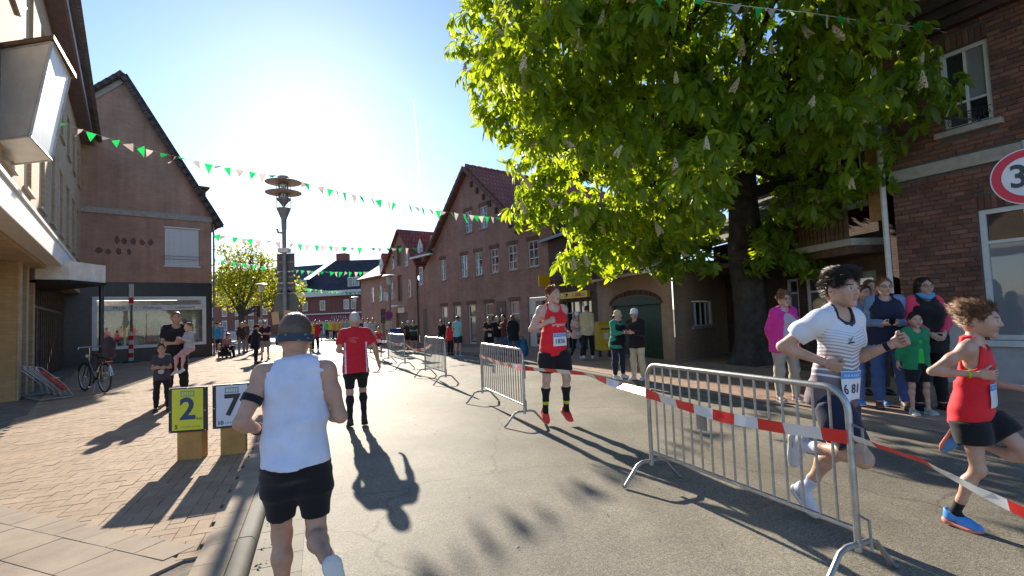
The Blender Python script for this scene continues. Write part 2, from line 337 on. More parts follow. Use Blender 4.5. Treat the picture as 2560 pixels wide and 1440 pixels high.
for i in range(-170, 0):
    for j in range(25, 330):
        k = (i - j) % 4
        if k in (1, 2): continue
        if k == 0: n_, s_, an = (i + 1) * PW, (j + .5) * PW, 0
        else: n_, s_, an = (i + .5) * PW, (j + 1) * PW, 1
        n_ += NL - KW - .13
        if not inside(s_ - .1, n_ + (.1 if k == 0 else .05)): continue
        p = sn(s_, n_)
        px, py, w = project((p.x, p.y, PZ))
        if w < .5 or px < -150 or px > 1100 or py > 1560 or w > 27: continue
        # stay off the buildings on the left
        if p.x < -8.0 - (p.y - 8) * .78: continue
        items.append((p.x, p.y, PZ + rng.normal(0, .0012), ang0 + (math.pi / 2 if an == 0 else 0), w, px, py))
vis = [q for q in items if -20 < q[5] < 2560 and q[6] < 1450]; vis.sort(key=lambda q: q[4]); rest = [q for q in items if not (-20 < q[5] < 2560 and q[6] < 1450)]
V0, F0 = paver_mesh(.197, .097)
# pavers hidden behind the nearest runner are not counted among the single ones
front = [q for q in vis if not (690 < q[5] < 860)][:300]; fs = set(id(q) for q in front)
items = [q[:4] for q in front] + [q[:4] for q in vis if id(q) not in fs] + [q[:4] for q in rest]
piece_field(items, V0, F0, m_paver, lp, 'paver', 'paver_field', 300)
# border row along the kerb
V1, F1 = paver_mesh(.298, .118)
V1, F1 = paver_mesh(.298, .20)
piece_field([(*sn(2 + k * .3, NL - KW - .103)[:2], PZ + .003, ang0) for k in range(92)], V1, F1, m_slab, lp, 'border_stone', 'border_row')
# big slabs nearest the camera
VS, FS = paver_mesh(.5965, .3965, .04, .002); it = []
ed = Vector((sn(0, 1) + sn(1, 0) * SL)[:2]).normalized(); an = math.atan2(ed.y, ed.x)
for row in range(6):
    for k in range(-14, 3):
        q = sn(S0 - (.225 + row * .4) / abs(ed.dot(RN)), NL) + Vector((ed.x, ed.y, 0)) * (k * .6 + (row % 2) * .3 - .42)
        if to_sn(q)[1] > NL - KW - .44: continue
        it.append((q.x, q.y, PZ, an, 0))
piece_field([q[:4] for q in it], VS, FS, m_slab, lp, 'slab', 'slab_field')
VE, FE = paver_mesh(.297, .21, .04, .002); items_e = []
for k in range(-30, 2):
    q = sn(S0 + .03, NL) + Vector((ed.x, ed.y, 0)) * (k * .3 - .15)
    if to_sn(q)[1] > NL - KW - .36: continue
    items_e.append((q.x, q.y, PZ + .0025, an))
piece_field(items_e, VE, FE, m_slab, lp, 'edging_stone', 'edging_row')
# pieces filling the wedge between slabs and kerb
mb = MB(); mb.prism([(sn(S0 + .06, NL - KW - .13)[0], sn(S0 + .06, NL - KW - .13)[1]), tuple(sn(S0 - 3, NL - KW - .13)[:2]), tuple(sn(S0 - 3.2, NL - KW - .95)[:2]), tuple(sn(S0 - .30, NL - KW - .95)[:2])], 'z', PZ - .05, PZ - .003); mb.build('edge_slab', m_slab, lp)
# kerb stones and gutter plates
def kerb_profile(w=KW, h=PZ, r=.05):
    pts = [(0, -.06), (-w, -.06), (-w, h)]
    for k in range(5):
        a_ = R(90) * (1 - k / 4); pts.append((-r + r * math.cos(a_), h - r + r * math.sin(a_)))
    return pts
def kerb_run(name, pts, side, label_parent, L=1.0):
    """stones set end to end along a polyline; side=+1: road to the right of the walking direction"""
    k = empty(name, (0, 0, 0)); tag(k, kind='structure'); shared = None
    for (p, q) in zip(pts[:-1], pts[1:]):
        d = Vector(q) - Vector(p); n_ = max(1, round(d.length / L)); l = d.length / n_; ang = math.atan2(d.y, d.x)
        for i in range(n_):
            mb = MB(); mb.prism([(-side * a_, b_) for a_, b_ in kerb_profile()], 'x', .004, l - .004)
            if side < 0: mb.F = [f[::-1] for f in mb.F]
            o_ = mb.build('kerb_stone', m_kerb, k, True, 40)
            o_.location = (p[0] + d.x * i / n_, p[1] + d.y * i / n_, rng.normal(0, .002)); o_.rotation_euler = (0, 0, ang)
    return k
kl = [tuple(sn(s_, NL)[:2]) + (0,) for s_ in (-6, 30)]
kerb_run('kerb_left', kl, +1, None)
g_ = empty('gutter', (0, 0, 0)); tag(g_, kind='structure')
VG, FG = paver_mesh(.2985, .1485, .02, .0015)
piece_field([(*sn(1.4 + k * .3 + (.15 if r_ else 0), NL + .082 + r_ * .15)[:2], .005, ang0) for k in range(90) for r_ in (0, 1)], VG, FG, m_gut, g_, 'gutter_plate', 'gutter_row', 200)
# ---- right pavement
rpv = empty('pavement_right', (0, 0, 0)); tag(rpv, kind='structure')
kr = [tuple(sn(-3.2, NR + 6.4)[:2]) + (0,), tuple(sn(.6, NR + 2.2)[:2]) + (0,), tuple(sn(2.0, NR + .75)[:2]) + (0,), tuple(sn(3.3, NR + .12)[:2]) + (0,), tuple(sn(4.6, NR)[:2]) + (0,), tuple(sn(14, NR)[:2]) + (0,), (-8.2, 33.0, 0), (-15.9, 42, 0), (-14, 60, 0)]
kerb_run('kerb_right', kr, -1, None)
kin = []
for i, p in enumerate(kr):
    d = (Vector(kr[min(i + 1, len(kr) - 1)]) - Vector(kr[max(i - 1, 0)])).normalized(); kin.append((p[0] + d.y * KW * .5, p[1] - d.x * KW * .5))
rpoly = kin + [(4, 62), (30, 40), (30, -4)]
mesh_obj('bedding', [(x, y, PZ - .014) for x, y in rpoly], [tuple(range(len(rpoly)))[::-1]], m_sand, rpv)
def in_poly(x, y, P):
    c = False; j = len(P) - 1
    for i in range(len(P)):
        if (P[i][1] > y) != (P[j][1] > y) and x < (P[j][0] - P[i][0]) * (y - P[i][1]) / (P[j][1] - P[i][1]) + P[i][0]: c = not c
        j = i
    return c
items = []
for i in range(-10, 110):
    for j in range(-20, 160):
        s_, n_ = (j + (i % 2) * .5) * .2, NR - 1 + i * .1
        p = sn(s_, n_)
        if p.y > 24 or p.x > 12 or p.x < -3: continue
        px, py, w = project((p.x, p.y, PZ))
        if w < .5 or px < 1000 or px > 2750: continue
        ok = all(in_poly(p.x + dx, p.y + dy, rpoly) for dx, dy in ((.13, .06), (-.13, .06), (.13, -.06), (-.13, -.06)))
        if not ok: continue
        if p.x > 7.2 + (9.4 - p.y) * .53 and p.y < 12: continue
        if n_ > 12.2: continue
        items.append((p.x, p.y, PZ + rng.normal(0, .001), ang0, w, px, py))
items.sort(key=lambda q: (not (1450 < q[5] < 2600), q[4]))
piece_field([q[:4] for q in items], V0, F0, m_rpaver, rpv, 'paver', 'paver_field', 300)
VK, FK = V0, F0

# leaf litter and grit gathered along the kerb and on the road
lit = MB(); rl = random.Random(4)
for k in range(150):
    if k < 95: v = sn(rl.uniform(1.5, 14), NL + abs(rl.gauss(0, .07)) + .01); z = .009
    else: v = sn(rl.uniform(2, 12), rl.uniform(NL, NR)); z = .003
    a = rl.random() * 6.28; l = rl.uniform(.006, .016); w_ = l * rl.uniform(.4, .8); c, s_ = math.cos(a), math.sin(a)
    P_ = [(-l, 0, 0), (0, -w_, .006), (l, 0, rl.uniform(.002, .012)), (0, w_, .008)]
    lit.add([(v.x + x * c - y * s_, v.y + x * s_ + y * c, z + zz) for x, y, zz in P_], [(0, 1, 2, 3)])
o = lit.build('leaf_litter', mat('dead_leaf', (.06, .035, .018), .9, .3), None); tag(o, 'small brown leaf litter along the left kerb', 'litter', kind='stuff')
# ================================================================ buildings
m_white = mat('white_paint', (.74, .73, .70), .45, .05, 5, .05)
m_offw = mat('weathered_white', (.80, .76, .70), .6, .1, 4, .1)
m_glass = glass_mat('window_glass')
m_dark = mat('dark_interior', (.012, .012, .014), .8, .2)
m_sill = mat('stone_sill', (.42, .38, .32), .8, .12, 8, .2)
m_redtile = None
def tile_mat(name, c1, c2, tw=.22, th=.33):
    if name in MATS: return MATS[name]
    m = brick_mat(name, c1, c2, tuple(c * .35 for c in c1), tw, th, .02, .75, .3, .9); return m
m_redtile = tile_mat('red_roof_tile', (.33, .10, .065), (.40, .13, .085))
m_browntile = tile_mat('brown_roof_tile', (.11, .085, .07), (.16, .125, .10))
m_br_brown = brick_mat('brown_brick', (.50, .275, .185), (.56, .32, .22), (.46, .33, .245))
m_br_post = brick_mat('red_brown_brick', (.42, .235, .17), (.51, .295, .215), (.39, .285, .225))
m_br_tan = brick_mat('tan_brick', (.46, .33, .20), (.56, .42, .27), (.42, .34, .25), stain=.12)
m_br_far = brick_mat('far_red_brick', (.27, .085, .06), (.33, .11, .08), (.22, .13, .1))
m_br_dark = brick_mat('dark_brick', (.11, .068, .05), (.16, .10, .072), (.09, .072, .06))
m_zinc = mat('zinc_gutter', (.28, .28, .29), .45, .12, 5, .1, metal=.6)
m_wood = mat('brown_wood', (.13, .075, .045), .6, .2, 9, .2, 60)
m_black = mat('black_cladding', (.03, .028, .036), .35, .2)
def house(name, P, Q, label, cat='house'):
    return empty(name, (P[0], P[1], 0), frame(P, Q), label, cat)
def wall(root, name, m, u0, u1, z0, z1, holes=(), y=0.0, depth=.14, clips=(), side=None):
    """vertical wall in the plane y, with real openings (reveals) and an optional clipped top; clips: ((u,z),(u2,z2)) keep below the line"""
    us = sorted(set([u0, u1] + [h[0] for h in holes] + [h[1] for h in holes])); zs = sorted(set([z0, z1] + [h[2] for h in holes] + [h[3] for h in holes]))
    bm = bmesh.new(); vv = {}
    def v(u, z):
        if (u, z) not in vv: vv[(u, z)] = bm.verts.new((u, y, z))
        return vv[(u, z)]
    for a, b in zip(us[:-1], us[1:]):
        for c, d in zip(zs[:-1], zs[1:]):
            cu, cz = (a + b) / 2, (c + d) / 2
            if any(h[0] < cu < h[1] and h[2] < cz < h[3] for h in holes): continue
            bm.faces.new((v(a, c), v(b, c), v(b, d), v(a, d)))
    for (p, q) in clips:
        n = Vector((-(q[1] - p[1]), 0, q[0] - p[0]))
        if n.z < 0: n = -n
        bmesh.ops.bisect_plane(bm, geom=bm.verts[:] + bm.edges[:] + bm.faces[:], plane_co=(p[0], y, p[1]), plane_no=n, clear_outer=True)
    for h in holes:
        a, b, c, d = h[:4]
        for p, q in (((a, c), (a, d)), ((a, d), (b, d)), ((b, d), (b, c)), ((b, c), (a, c))):
            bm.faces.new([bm.verts.new((p[0], y, p[1])), bm.verts.new((q[0], y, q[1])), bm.verts.new((q[0], y + depth, q[1])), bm.verts.new((p[0], y + depth, p[1]))])
    me = bpy.data.meshes.new(name); bm.to_mesh(me); bm.free(); me.materials.append(m)
    o_ = bpy.data.objects.new(name, me); return link(o_, root)
def window(root, u0, u1, z0, z1, nx=2, nz=3, y=.09, fw=.05, bar=.03, mf=None, mg=None, sill=True, transom=None, name='window'):
    mf = mf or m_white; mg = mg or m_glass
    mb = MB(); a, b, c, d = u0 + .004, u1 - .004, z0 + .004, z1 - .004; y0, y1 = y - .03, y + .035
    mb.box(a, a + fw, y0, y1, c, d); mb.box(b - fw, b, y0, y1, c, d); mb.box(a + fw, b - fw, y0, y1, c, c + fw); mb.box(a + fw, b - fw, y0, y1, d - fw, d)
    for i in range(1, nx): x = a + (b - a) * i / nx; mb.box(x - bar / 2, x + bar / 2, y0 + .008, y1 - .012, c + fw, d - fw)
    zz = transom if transom else [i / nz for i in range(1, nz)]
    for f in zz: z = c + (d - c) * f; mb.box(a + fw, b - fw, y0 + .004, y1 - .008, z - bar / 2, z + bar / 2)
    w = mb.build(name, mf, root)
    g = MB(); xs = [a + fw] + [a + (b - a) * i / nx for i in range(1, nx)] + [b - fw]; zs = [c + fw] + [c + (d - c) * f for f in sorted(zz)] + [d - fw]
    me = None
    for x0, x1 in zip(xs[:-1], xs[1:]):
        for q0, q1 in zip(zs[:-1], zs[1:]):
            tl = rng.normal(0, .008, 2); g = MB(); yy = y + .012
            g.quad((x0 - .004, yy + tl[0] * (x1 - x0), q0 - .004), (x1 + .004, yy - tl[0] * (x1 - x0), q0 - .004), (x1 + .004, yy - tl[0] * (x1 - x0) + tl[1] * (q1 - q0), q1 + .004), (x0 - .004, yy + tl[0] * (x1 - x0) + tl[1] * (q1 - q0), q1 + .004))
            g.build('pane', mg, w)
    if sill:
        s_ = MB(); s_.box(u0 - .06, u1 + .06, -.07, y - .035, z0 - .07, z0 - .004, .008); s_.build('sill', m_sill, w)
    return w
def blind_back(root, u0, u1, z0, z1, y): MB().box(u0, u1, y, y + .02, z0, z1).build('room_shade', m_dark, root)
def slab(root, name, m, p0, p1, y0, y1, th=.12):
    """sloping roof slab between two (u,z) points, running from y0 to y1"""
    d = Vector((p1[0] - p0[0], p1[1] - p0[1])).normalized(); n = Vector((-d.y, d.x)) * th
    if n.y < 0: n = -n
    mb = MB(); mb.prism([p0, p1, (p1[0] + n.x, p1[1] + n.y), (p0[0] + n.x, p0[1] + n.y)], 'y', y0, y1); return mb.build(name, m, root)
def verge(root, p0, p1, y0, m, n, name='verge_tile', drop=.20):
    """tiles stepping up the edge of a gable, each a piece of its own"""
    d = Vector((p1[0] - p0[0], p1[1] - p0[1])); L = d.length; an = math.atan2(d.y, d.x); me = None
    for k in range(n):
        if me is None:
            mb = MB(); l = L / n; mb.box(-.03, l + .05, -.06, .16, -.01, .035); mb.box(-.02, l + .03, -.075, -.045, -drop, .02); o_ = mb.build(name, m, root); me = o_.data
        else: o_ = link(bpy.data.objects.new(name, me), root)
        t = k / n; o_.location = (p0[0] + d.x * t, y0, p0[1] + d.y * t); o_.rotation_euler = (0, -an - .05, 0)
# ---------------------------------------------------------------- gabled shop house, left
C = Vector((-15.01, 24.96)); d = Vector((.73, .68)).normalized(); P = C - d * 9
G = house('gable_house', P, C, 'brown brick house with tall plain gable, black shopfront and display window')
PK = (5.46, 13.3); ER = (9.16, 7.02); KL = (3.5, 11.25); EL = (-1.0, 10.3)
holes = [(7.05, 8.45, 4.55, 6.36)]
wall(G, 'wall', m_br_brown, KL[0], 9.0, 3.72, 13.4, holes, clips=((PK, ER), (PK, KL)))
wall(G, 'wall', m_br_brown, -1, KL[0], 3.72, 13.4, (), clips=((KL, EL),))
sh = [(4.5, 8.62, .85, 2.92)]
wall(G, 'shopfront', m_black, -1, 9.0, 0, 3.72, sh, y=-.02, depth=.05)
MB().box(8.98, 9.0, .001, 9, 0, 7.0).build('side_wall', m_br_brown, G)
MB().box(-1, 9.03, -.07, .0, 6.78, 7.05, .01).build('string_course', m_sill, G)
slab(G, 'roof', m_browntile, PK, (ER[0] + .25, ER[1] - .40), -.2, 9, .14)
slab(G, 'roof', m_browntile, KL, (PK[0], PK[1]), -.2, 9, .14); slab(G, 'roof', m_browntile, EL, KL, -.2, 9, .14)
verge(G, PK, (ER[0] + .27, ER[1] - .42), -.2, m_browntile, 22); verge(G, PK, KL, -.2, m_browntile, 8); verge(G, KL, EL, -.2, m_browntile, 12)
slab(G, 'barge_board', m_sill, (PK[0], PK[1] - .36), (ER[0] + .1, ER[1] - .3), -.09, -.002, .2); slab(G, 'barge_board', m_sill, (KL[0], KL[1] - .36), (PK[0], PK[1] - .36), -.09, -.002, .2)
mb = MB(); mb.box(8.25, 9.0, 1.2, 3.5, 7.6, 8.75); mb.box(8.1, 9.15, 1.05, 3.6, 8.75, 8.86); mb.build('dormer', m_browntile, G)
# roller shutter window with slats
w = window(G, 7.05, 8.45, 4.55, 6.36, 1, 1, .06, .07, sill=False)
me = None
for k in range(22):
    z = 4.62 + k * .0765
    if me is None:
        mb = MB(); mb.prism([(-.028, 0), (-.014, .006), (-.006, .036), (-.014, .068), (-.028, .074)], 'x', 7.12, 8.38); o = mb.build('shutter_slat', m_white, w); me = o.data
    else: o = link(bpy.data.objects.new('shutter_slat', me), w)
    o.location = (0, .06, z)
MB().box(7.0, 8.5, -.05, .02, 6.36, 6.42).build('shutter_box', m_white, w); MB().box(7.0, 8.5, -.06, .03, 4.48, 4.55).build('sill', m_white, w)
mb = MB()
for z in (4.85, 5.0): mb.tube([(6.93, -.09, z), (8.57, -.09, z)], .014, 6)
mb.build('guard_rail', m_zinc, w)
# ghost marks of removed lettering: flat stains on the wall
m_stain = mat('dark_stain', (.20, .115, .085), .9, .25, 20)
for (u, z, w_, h_) in ((5.25, 5.63, .18, .34), (5.52, 5.6, .2, .3), (5.85, 5.62, .22, .3), (6.18, 5.6, .2, .28), (6.5, 5.6, .22, .3), (4.62, 5.12, .26, .28), (4.95, 5.08, .2, .24), (5.32, 5.12, .22, .3), (5.68, 5.1, .16, .28)):
    m_, t_, b_ = (None, None, None)
    mb = MB(); n = 14; poly = [(u + w_ / 2 * (1 + rng.normal(0, .16)) * math.cos(2 * math.pi * k / n), z + h_ / 2 * (1 + rng.normal(0, .13)) * math.sin(2 * math.pi * k / n)) for k in range(n)]
    mb.prism(poly, 'y', -.006, -.002); mb.build('lettering_stain', m_stain, G)
# display window
w = MB(); a, b, c, dd = 4.5, 8.62, .85, 2.92
w.box(a - .1, b + .1, -.1, .05, dd - .02, dd + .14); w.box(a - .1, b + .1, -.12, .05, c - .14, c); w.box(a - .1, a + .06, -.1, .05, c, dd - .02); w.box(b - .06, b + .1, -.1, .05, c, dd - .02)
w.box(a + .06, b - .06, -.06, .0, 2.42, 2.66)
W = w.build('display_window', m_white, G)
for tx, u in (('Mode', 5.35), ('•', 5.95), ('Wellness', 6.55), ('•', 7.2), ('Lebensart', 7.85)): text(tx, .2, mat('grey_letters', (.16, .16, .18), .5), W, (u, -.066, 2.545))
MB().quad((a + .06, -.02, c), (b - .06, -.02, c), (b - .06, -.02, 2.42), (a + .06, -.02, 2.42)).build('pane', clear_glass(), W)
mb = MB(); mb.box(a, b, .95, 1.0, c - .05, dd); mb.box(a - .02, a, .02, .95, c - .05, dd); mb.box(b, b + .02, .02, .95, c - .05, dd); mb.box(a, b, .02, .95, c - .09, c - .05); mb.box(a, b, .02, .95, dd - .3, dd - .26)
mb.build('display_case', mat('display_wall', (.78, .77, .73), .7), W)
gcols = [('garment_teal', (.16, .48, .42)), ('garment_white', (.8, .8, .78)), ('garment_navy', (.03, .05, .13)), ('garment_yellow', (.7, .55, .05)), ('garment_grey', (.3, .3, .3)), ('garment_mint', (.3, .55, .45)), ('garment_rose', (.6, .25, .25))]
gd = random.Random(3)
for k in range(13):
    nm, cc = gcols[k % 7]; u = 4.75 + k * .29; hgt = gd.choice((.72, .62, .8)); z0 = c + gd.choice((.02, .35, .5)) ; r_ = .13
    mb = MB(); mb.lathe([(r_ * 1.2, 0), (r_ * 1.05, hgt * .35), (r_ * .85, hgt * .5), (r_ * 1.1, hgt * .78), (r_ * .95, hgt * .9), (.05, hgt * .97), (.04, hgt)], 12)
    mb.tube([(-r_ * 1.0, 0, hgt * .86), (-r_ * 1.5, 0, hgt * .5), (-r_ * 1.45, 0, hgt * .2)], [.05, .045, .035], 7); mb.tube([(r_ * 1.0, 0, hgt * .86), (r_ * 1.5, 0, hgt * .5), (r_ * 1.45, 0, hgt * .2)], [.05, .045, .035], 7)
    o = mb.build('garment', mat(nm, cc, .85, .15, 8, .3, 50), W, True); o.location = (u, .35 + gd.random() * .4, z0); o.scale = (1, .6, 1)
for k in range(9):
    nm, cc = gcols[(k * 3 + 1) % 7]; mb = MB(); s_ = .07 + gd.random() * .06
    mb.lathe([(s_ * 1.1, 0), (s_ * 1.3, s_ * .5), (s_ * .9, s_ * 1.4), (s_ * .3, s_ * 1.7)], 10); o = mb.build('display_item', mat(nm, cc), W, True); o.location = (4.75 + k * .45 + gd.random() * .1, .2, c - .04)
mb = MB(); mb.tube([(9.08, -.05, 0), (9.08, -.05, 6.7)], .045, 8); mb.build('downpipe', m_zinc, G)
# ---------------------------------------------------------------- tan brick building with the white light box, near left
P = Vector((-5.6, 4.5)); Q = Vector((-19.0, 22.0)); LL = (Q - P).length
T = house('corner_building', P, Q, 'tan brick building at the left edge with white fascia band, arcade and canopy', 'building')
holes = []; wl = []
for k in range(8):
    u = LL - 1.6 - k * 2.1
    holes.append((u - .95, u, 4.55, 6.55))
    wl.append((u - .95, u))
for k in range(8):
    u = LL - 1.6 - k * 2.1; holes.append((u - .95, u, 7.6, 9.0))
wall(T, 'wall', m_br_tan, 0, LL, 3.25, 9.8, holes)
for h in holes:
    window(T, h[0], h[1], h[2], h[3], 1, 2, .1, .07, transom=[.7], mg=m_glass)
mb = MB(); mb.box(-.2, LL - 5.2, -.32, -.002, 3.28, 3.74, .015); mb.box(-.2, LL - 5.2, -.36, -.3, 3.72, 3.78); mb.build('fascia_band', m_white, T)
MB().box(0, LL, .0, 4, 3.2, 3.25).build('soffit', m_br_tan, T)
mb = MB(); mb.box(-.3, LL + .05, -.34, .3, 9.8, 9.95); mb.build('eaves', mat('purple_brown_metal', (.16, .115, .125), .5, .15), T)
MB().tube([(-.3, -.38, 9.86), (LL + .05, -.38, 9.86)], .085, 8).build('gutter', mat('purple_brown_metal', (.06, .045, .055)), T)
mb = MB(); mb.prism([(-.6, 9.96), (4.5, 13.4), (4.5, 13.5), (-.7, 10.03)], 'x', -.3, LL); mb.build('roof', m_browntile, T)
UE = LL - 13.4            # near end of the ground floor
m_orange = brick_mat('ochre_brick', (.40, .235, .10), (.47, .29, .13), (.36, .24, .13), stain=.15)
MB().box(UE, UE + .12, .30, 8, 0, 3.2).build('end_wall', m_orange, T)
for k in range(4): MB().box(UE - .03, UE - .001, .62 + k * .12, .68 + k * .12, 2.14, 2.42 - .06 * (k % 2)).build('metal_letter', mat('grey_metal_letters', (.22, .22, .22), .5, metal=.4), T)
for u in (UE + .2, UE + 1.15, UE + 2.15):
    MB().box(u - .17, u + .17, .26, .6, 0, 3.2).build('column', m_br_tan, T)
for u0, u1 in ((UE + .37, UE + .98), (UE + 1.32, UE + 1.98), (UE + 2.32, LL - .3)):
    n_ = max(1, int((u1 - u0) / .5)); wd = MB()
    for k in range(n_ + 1): x = u0 + (u1 - u0) * k / n_; wd.box(x - .03, x + .03, .5, .58, 0, 3.2)
    wd.box(u0, u1, .5, .58, 2.3, 2.38); wd.box(u0, u1, .5, .58, .0, .1)
    S_ = wd.build('shop_glazing', m_wood, T)
    for k in range(n_):
        x0 = u0 + (u1 - u0) * k / n_; x1 = u0 + (u1 - u0) * (k + 1) / n_
        MB().box(x0 + .03, x1 - .03, .53, .54, .1, 2.3).build('pane', m_glass, S_)
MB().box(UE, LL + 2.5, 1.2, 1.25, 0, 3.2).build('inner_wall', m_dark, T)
# light box hung on the upper wall (tapering towards the bottom)
Bx = empty('light_box', (0, 0, 0), 0, 'white tapered box with brown cap high on the tan building', 'light box')
def face(pts): return [tuple(p) for p in pts]
dn, df = 7.9, 9.05
tn, bn, tf, bf = at(130, 108, dn), at(74, 342, dn), at(174, 190, df), at(128, 398, df)
ztop, zbot = (tn.z + tf.z) / 2, (bn.z + bf.z) / 2
inw = Vector((-.794, -.607, 0)) * 1.25; lf = Vector((-1.35, .25, 0))
def setz(v, z): return Vector((v.x, v.y, z))
T4 = [setz(tn, ztop), setz(tf, ztop), setz(tf, ztop) + lf, setz(tn, ztop) + lf]; B4 = [setz(bn, zbot), setz(bf, zbot), setz(bf, zbot) + lf, setz(bn, zbot) + lf]
mb = MB(); mb.add(B4 + T4, [(3, 2, 1, 0), (4, 5, 6, 7), (0, 1, 5, 4), (1, 2, 6, 5), (2, 3, 7, 6), (3, 0, 4, 7)]); mb.build('body', mat('light_box_white', (.80, .79, .76), .4, .06, 3, .05), Bx)
mb = MB()
for A4, z_ in ((T4, 0), (B4, 0)):
    for i in range(4): mb.tube([A4[i], A4[(i + 1) % 4]], .022, 6)
for i in range(4): mb.tube([T4[i], B4[i]], .022, 6)
mb.build('edge_trim', mat('trim_grey_white', (.55, .55, .56), .4), Bx)
cen = sum(T4, Vector()) / 4; CT = [v + (v - cen).normalized() * .1 for v in T4]
mb = MB(); mb.add([v + Vector((0, 0, .012)) for v in CT] + [v + Vector((0, 0, .085)) for v in CT], [(3, 2, 1, 0), (4, 5, 6, 7), (0, 1, 5, 4), (1, 2, 6, 5), (2, 3, 7, 6), (3, 0, 4, 7)]); mb.build('cap', m_wood, Bx)
# canopy over the entrance
Cn = empty('canopy', (0, 0, 0), 0, 'white angular canopy over the shop entrance behind the bicycle', 'canopy')
pl = [at(88, 660, 12.6), at(172, 660, 13.0), at(264, 660, 14.3)]; back = [Vector((-14.6, 15.8, 0)), Vector((-15.5, 13.8, 0))]
poly = [(p.x, p.y) for p in pl + back]
mb = MB(); mb.prism(poly, 'z', 2.92, 3.42); mb.build('fascia', m_offw, Cn)
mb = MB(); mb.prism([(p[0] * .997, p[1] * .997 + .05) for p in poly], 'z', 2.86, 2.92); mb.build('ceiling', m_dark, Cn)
q = at(254, 700, 14.6); mb = MB(); mb.tube([(q.x, q.y, 0), (q.x, q.y, 2.9)], .06, 10); mb.build('post', m_black, Cn)
# ---------------------------------------------------------------- post office house and its neighbours
P = Vector((-7.6, 33.5)); Q = Vector((1.4, 22.3)); d = (Q - P).normalized()
H1 = house('post_house', P, Q, 'large brown brick gabled house with white muntin windows beside the yellow sign')
PK = (8.8, 9.55); VR = (12.75, 6.15); EL = (4.35, 5.3)
wins = [(5.5, 6.05), (7.72, 8.34), (9.08, 9.72), (10.5, 11.14), (11.92, 12.6), (13.42, 14.12)]
gw = [(8.25, 8.9), (9.68, 10.32)]
gf = [(5.46, 6.12), (6.86, 7.52), (8.26, 8.96), (9.86, 10.56), (11.94, 12.62)]
holes = [(a, b, 3.72, 4.92) for a, b in wins] + [(a, b, 6.1, 7.25) for a, b in gw] + [(a, b, .35 if i != 2 else .1, 2.2) for i, (a, b) in enumerate(gf)] + [(13.25, 14.5, .02, 2.32)]
wall(H1, 'wall', m_br_post, 2.75, VR[0], 0, 9.6, [h for h in holes if h[0] < VR[0]], clips=((EL, PK), (PK, VR)))
wall(H1, 'wall', m_br_post, VR[0], 15.15, 0, 6.3, [h for h in holes if h[0] > VR[0]], clips=((VR, (15.2, 5.82)),))
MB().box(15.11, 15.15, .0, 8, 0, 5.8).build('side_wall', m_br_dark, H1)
for a, b in wins: window(H1, a, b, 3.72, 4.92, 2, 3, .07, .055, .04)
for a, b in gw: window(H1, a, b, 6.1, 7.25, 2, 3, .07, .055, .04)
for i, (a, b) in enumerate(gf): window(H1, a, b, .35 if i != 2 else .1, 2.2, 1, 2, .09, .07, .07, transom=[.68], sill=i != 2)
# brick lintels over every opening
lint = []
m_lint = brick_mat('lintel_brick', (.21, .10, .07), (.27, .14, .10), (.18, .14, .12), .0775, .3)
for h in holes[:-1]: MB().box(h[0] - .1, h[1] + .1, -.022, .0, h[3] + .003, h[3] + .2).build('lintel', m_lint, H1)
# white double door
D = MB(); D.box(13.27, 14.48, .06, .11, .02, 2.3); DD = D.build('door', m_white, H1)
for x0, x1, z0, z1 in ((13.75, 14.05, 1.55, 2.15), (14.1, 14.4, 1.55, 2.15), (13.75, 14.05, .85, 1.45), (14.1, 14.4, .85, 1.45), (13.75, 14.05, .2, .7), (14.1, 14.4, .2, .7)): MB().box(x0, x1, .045, .0595, z0, z1).build('pane', m_glass, DD)
MB().tube([(13.68, .03, .95), (13.68, .03, 1.15)], .015, 6).build('handle', m_zinc, DD)
MB().box(13.36, 13.6, .04, .0595, 1.2, 1.55).build('notice', mat('notice_grey', (.35, .38, .36), .6), DD)
# poster of a dark-suited figure between two windows
Ps = MB(); Ps.box(10.85, 11.6, -.03, -.003, .55, 2.25); PO = Ps.build('poster_board', mat('poster_dark', (.07, .055, .06), .4, .25, 3), H1)
mb = MB(); mb.prism([(11.0, .57), (11.5, .57), (11.52, 1.5), (11.38, 1.66), (11.12, 1.66), (10.98, 1.5)], 'y', -.036, -.0305); mb.build('poster_print', mat('poster_suit', (.03, .03, .035), .5), PO)
mb = MB(); mb.prism([(11.25 + .09 * math.cos(k * .4488), 1.82 + .13 * math.sin(k * .4488)) for k in range(14)], 'y', -.036, -.0305); mb.build('poster_print', mat('poster_skin', (.4, .25, .2), .5), PO)
slab(H1, 'roof', m_redtile, PK, (VR[0] + .35, VR[1] - .3), -.28, 11, .12); slab(H1, 'roof', m_redtile, (EL[0] - .3, EL[1] - .3), PK, -.28, 11, .12)
mb = MB(); mb.prism([(-.35, 5.72), (2.6, 6.9), (2.6, 7.0), (-.35, 5.84)], 'x', VR[0] - .2, 15.35); mb.build('roof', m_redtile, H1)
verge(H1, PK, (VR[0] + .35, VR[1] - .3), -.3, mat('brown_ridge_tile', (.2, .1, .075), .8, .2), 16, drop=.16); verge(H1, PK, (EL[0] - .3, EL[1] - .3), -.3, mat('brown_ridge_tile', (.2, .1, .075)), 16, drop=.16)
mb = MB()
for k in range(26): mb.tube([(PK[0], -.2 + k * .42, PK[1] + .16), (PK[0], .26 + k * .42, PK[1] + .13)], [.09, .08], 7)
mb.build('ridge_tiles', m_redtile, H1)
MB().tube([(12.6, -.42, 5.76), (15.4, -.42, 5.72)], .07, 8).build('gutter', m_black, H1)
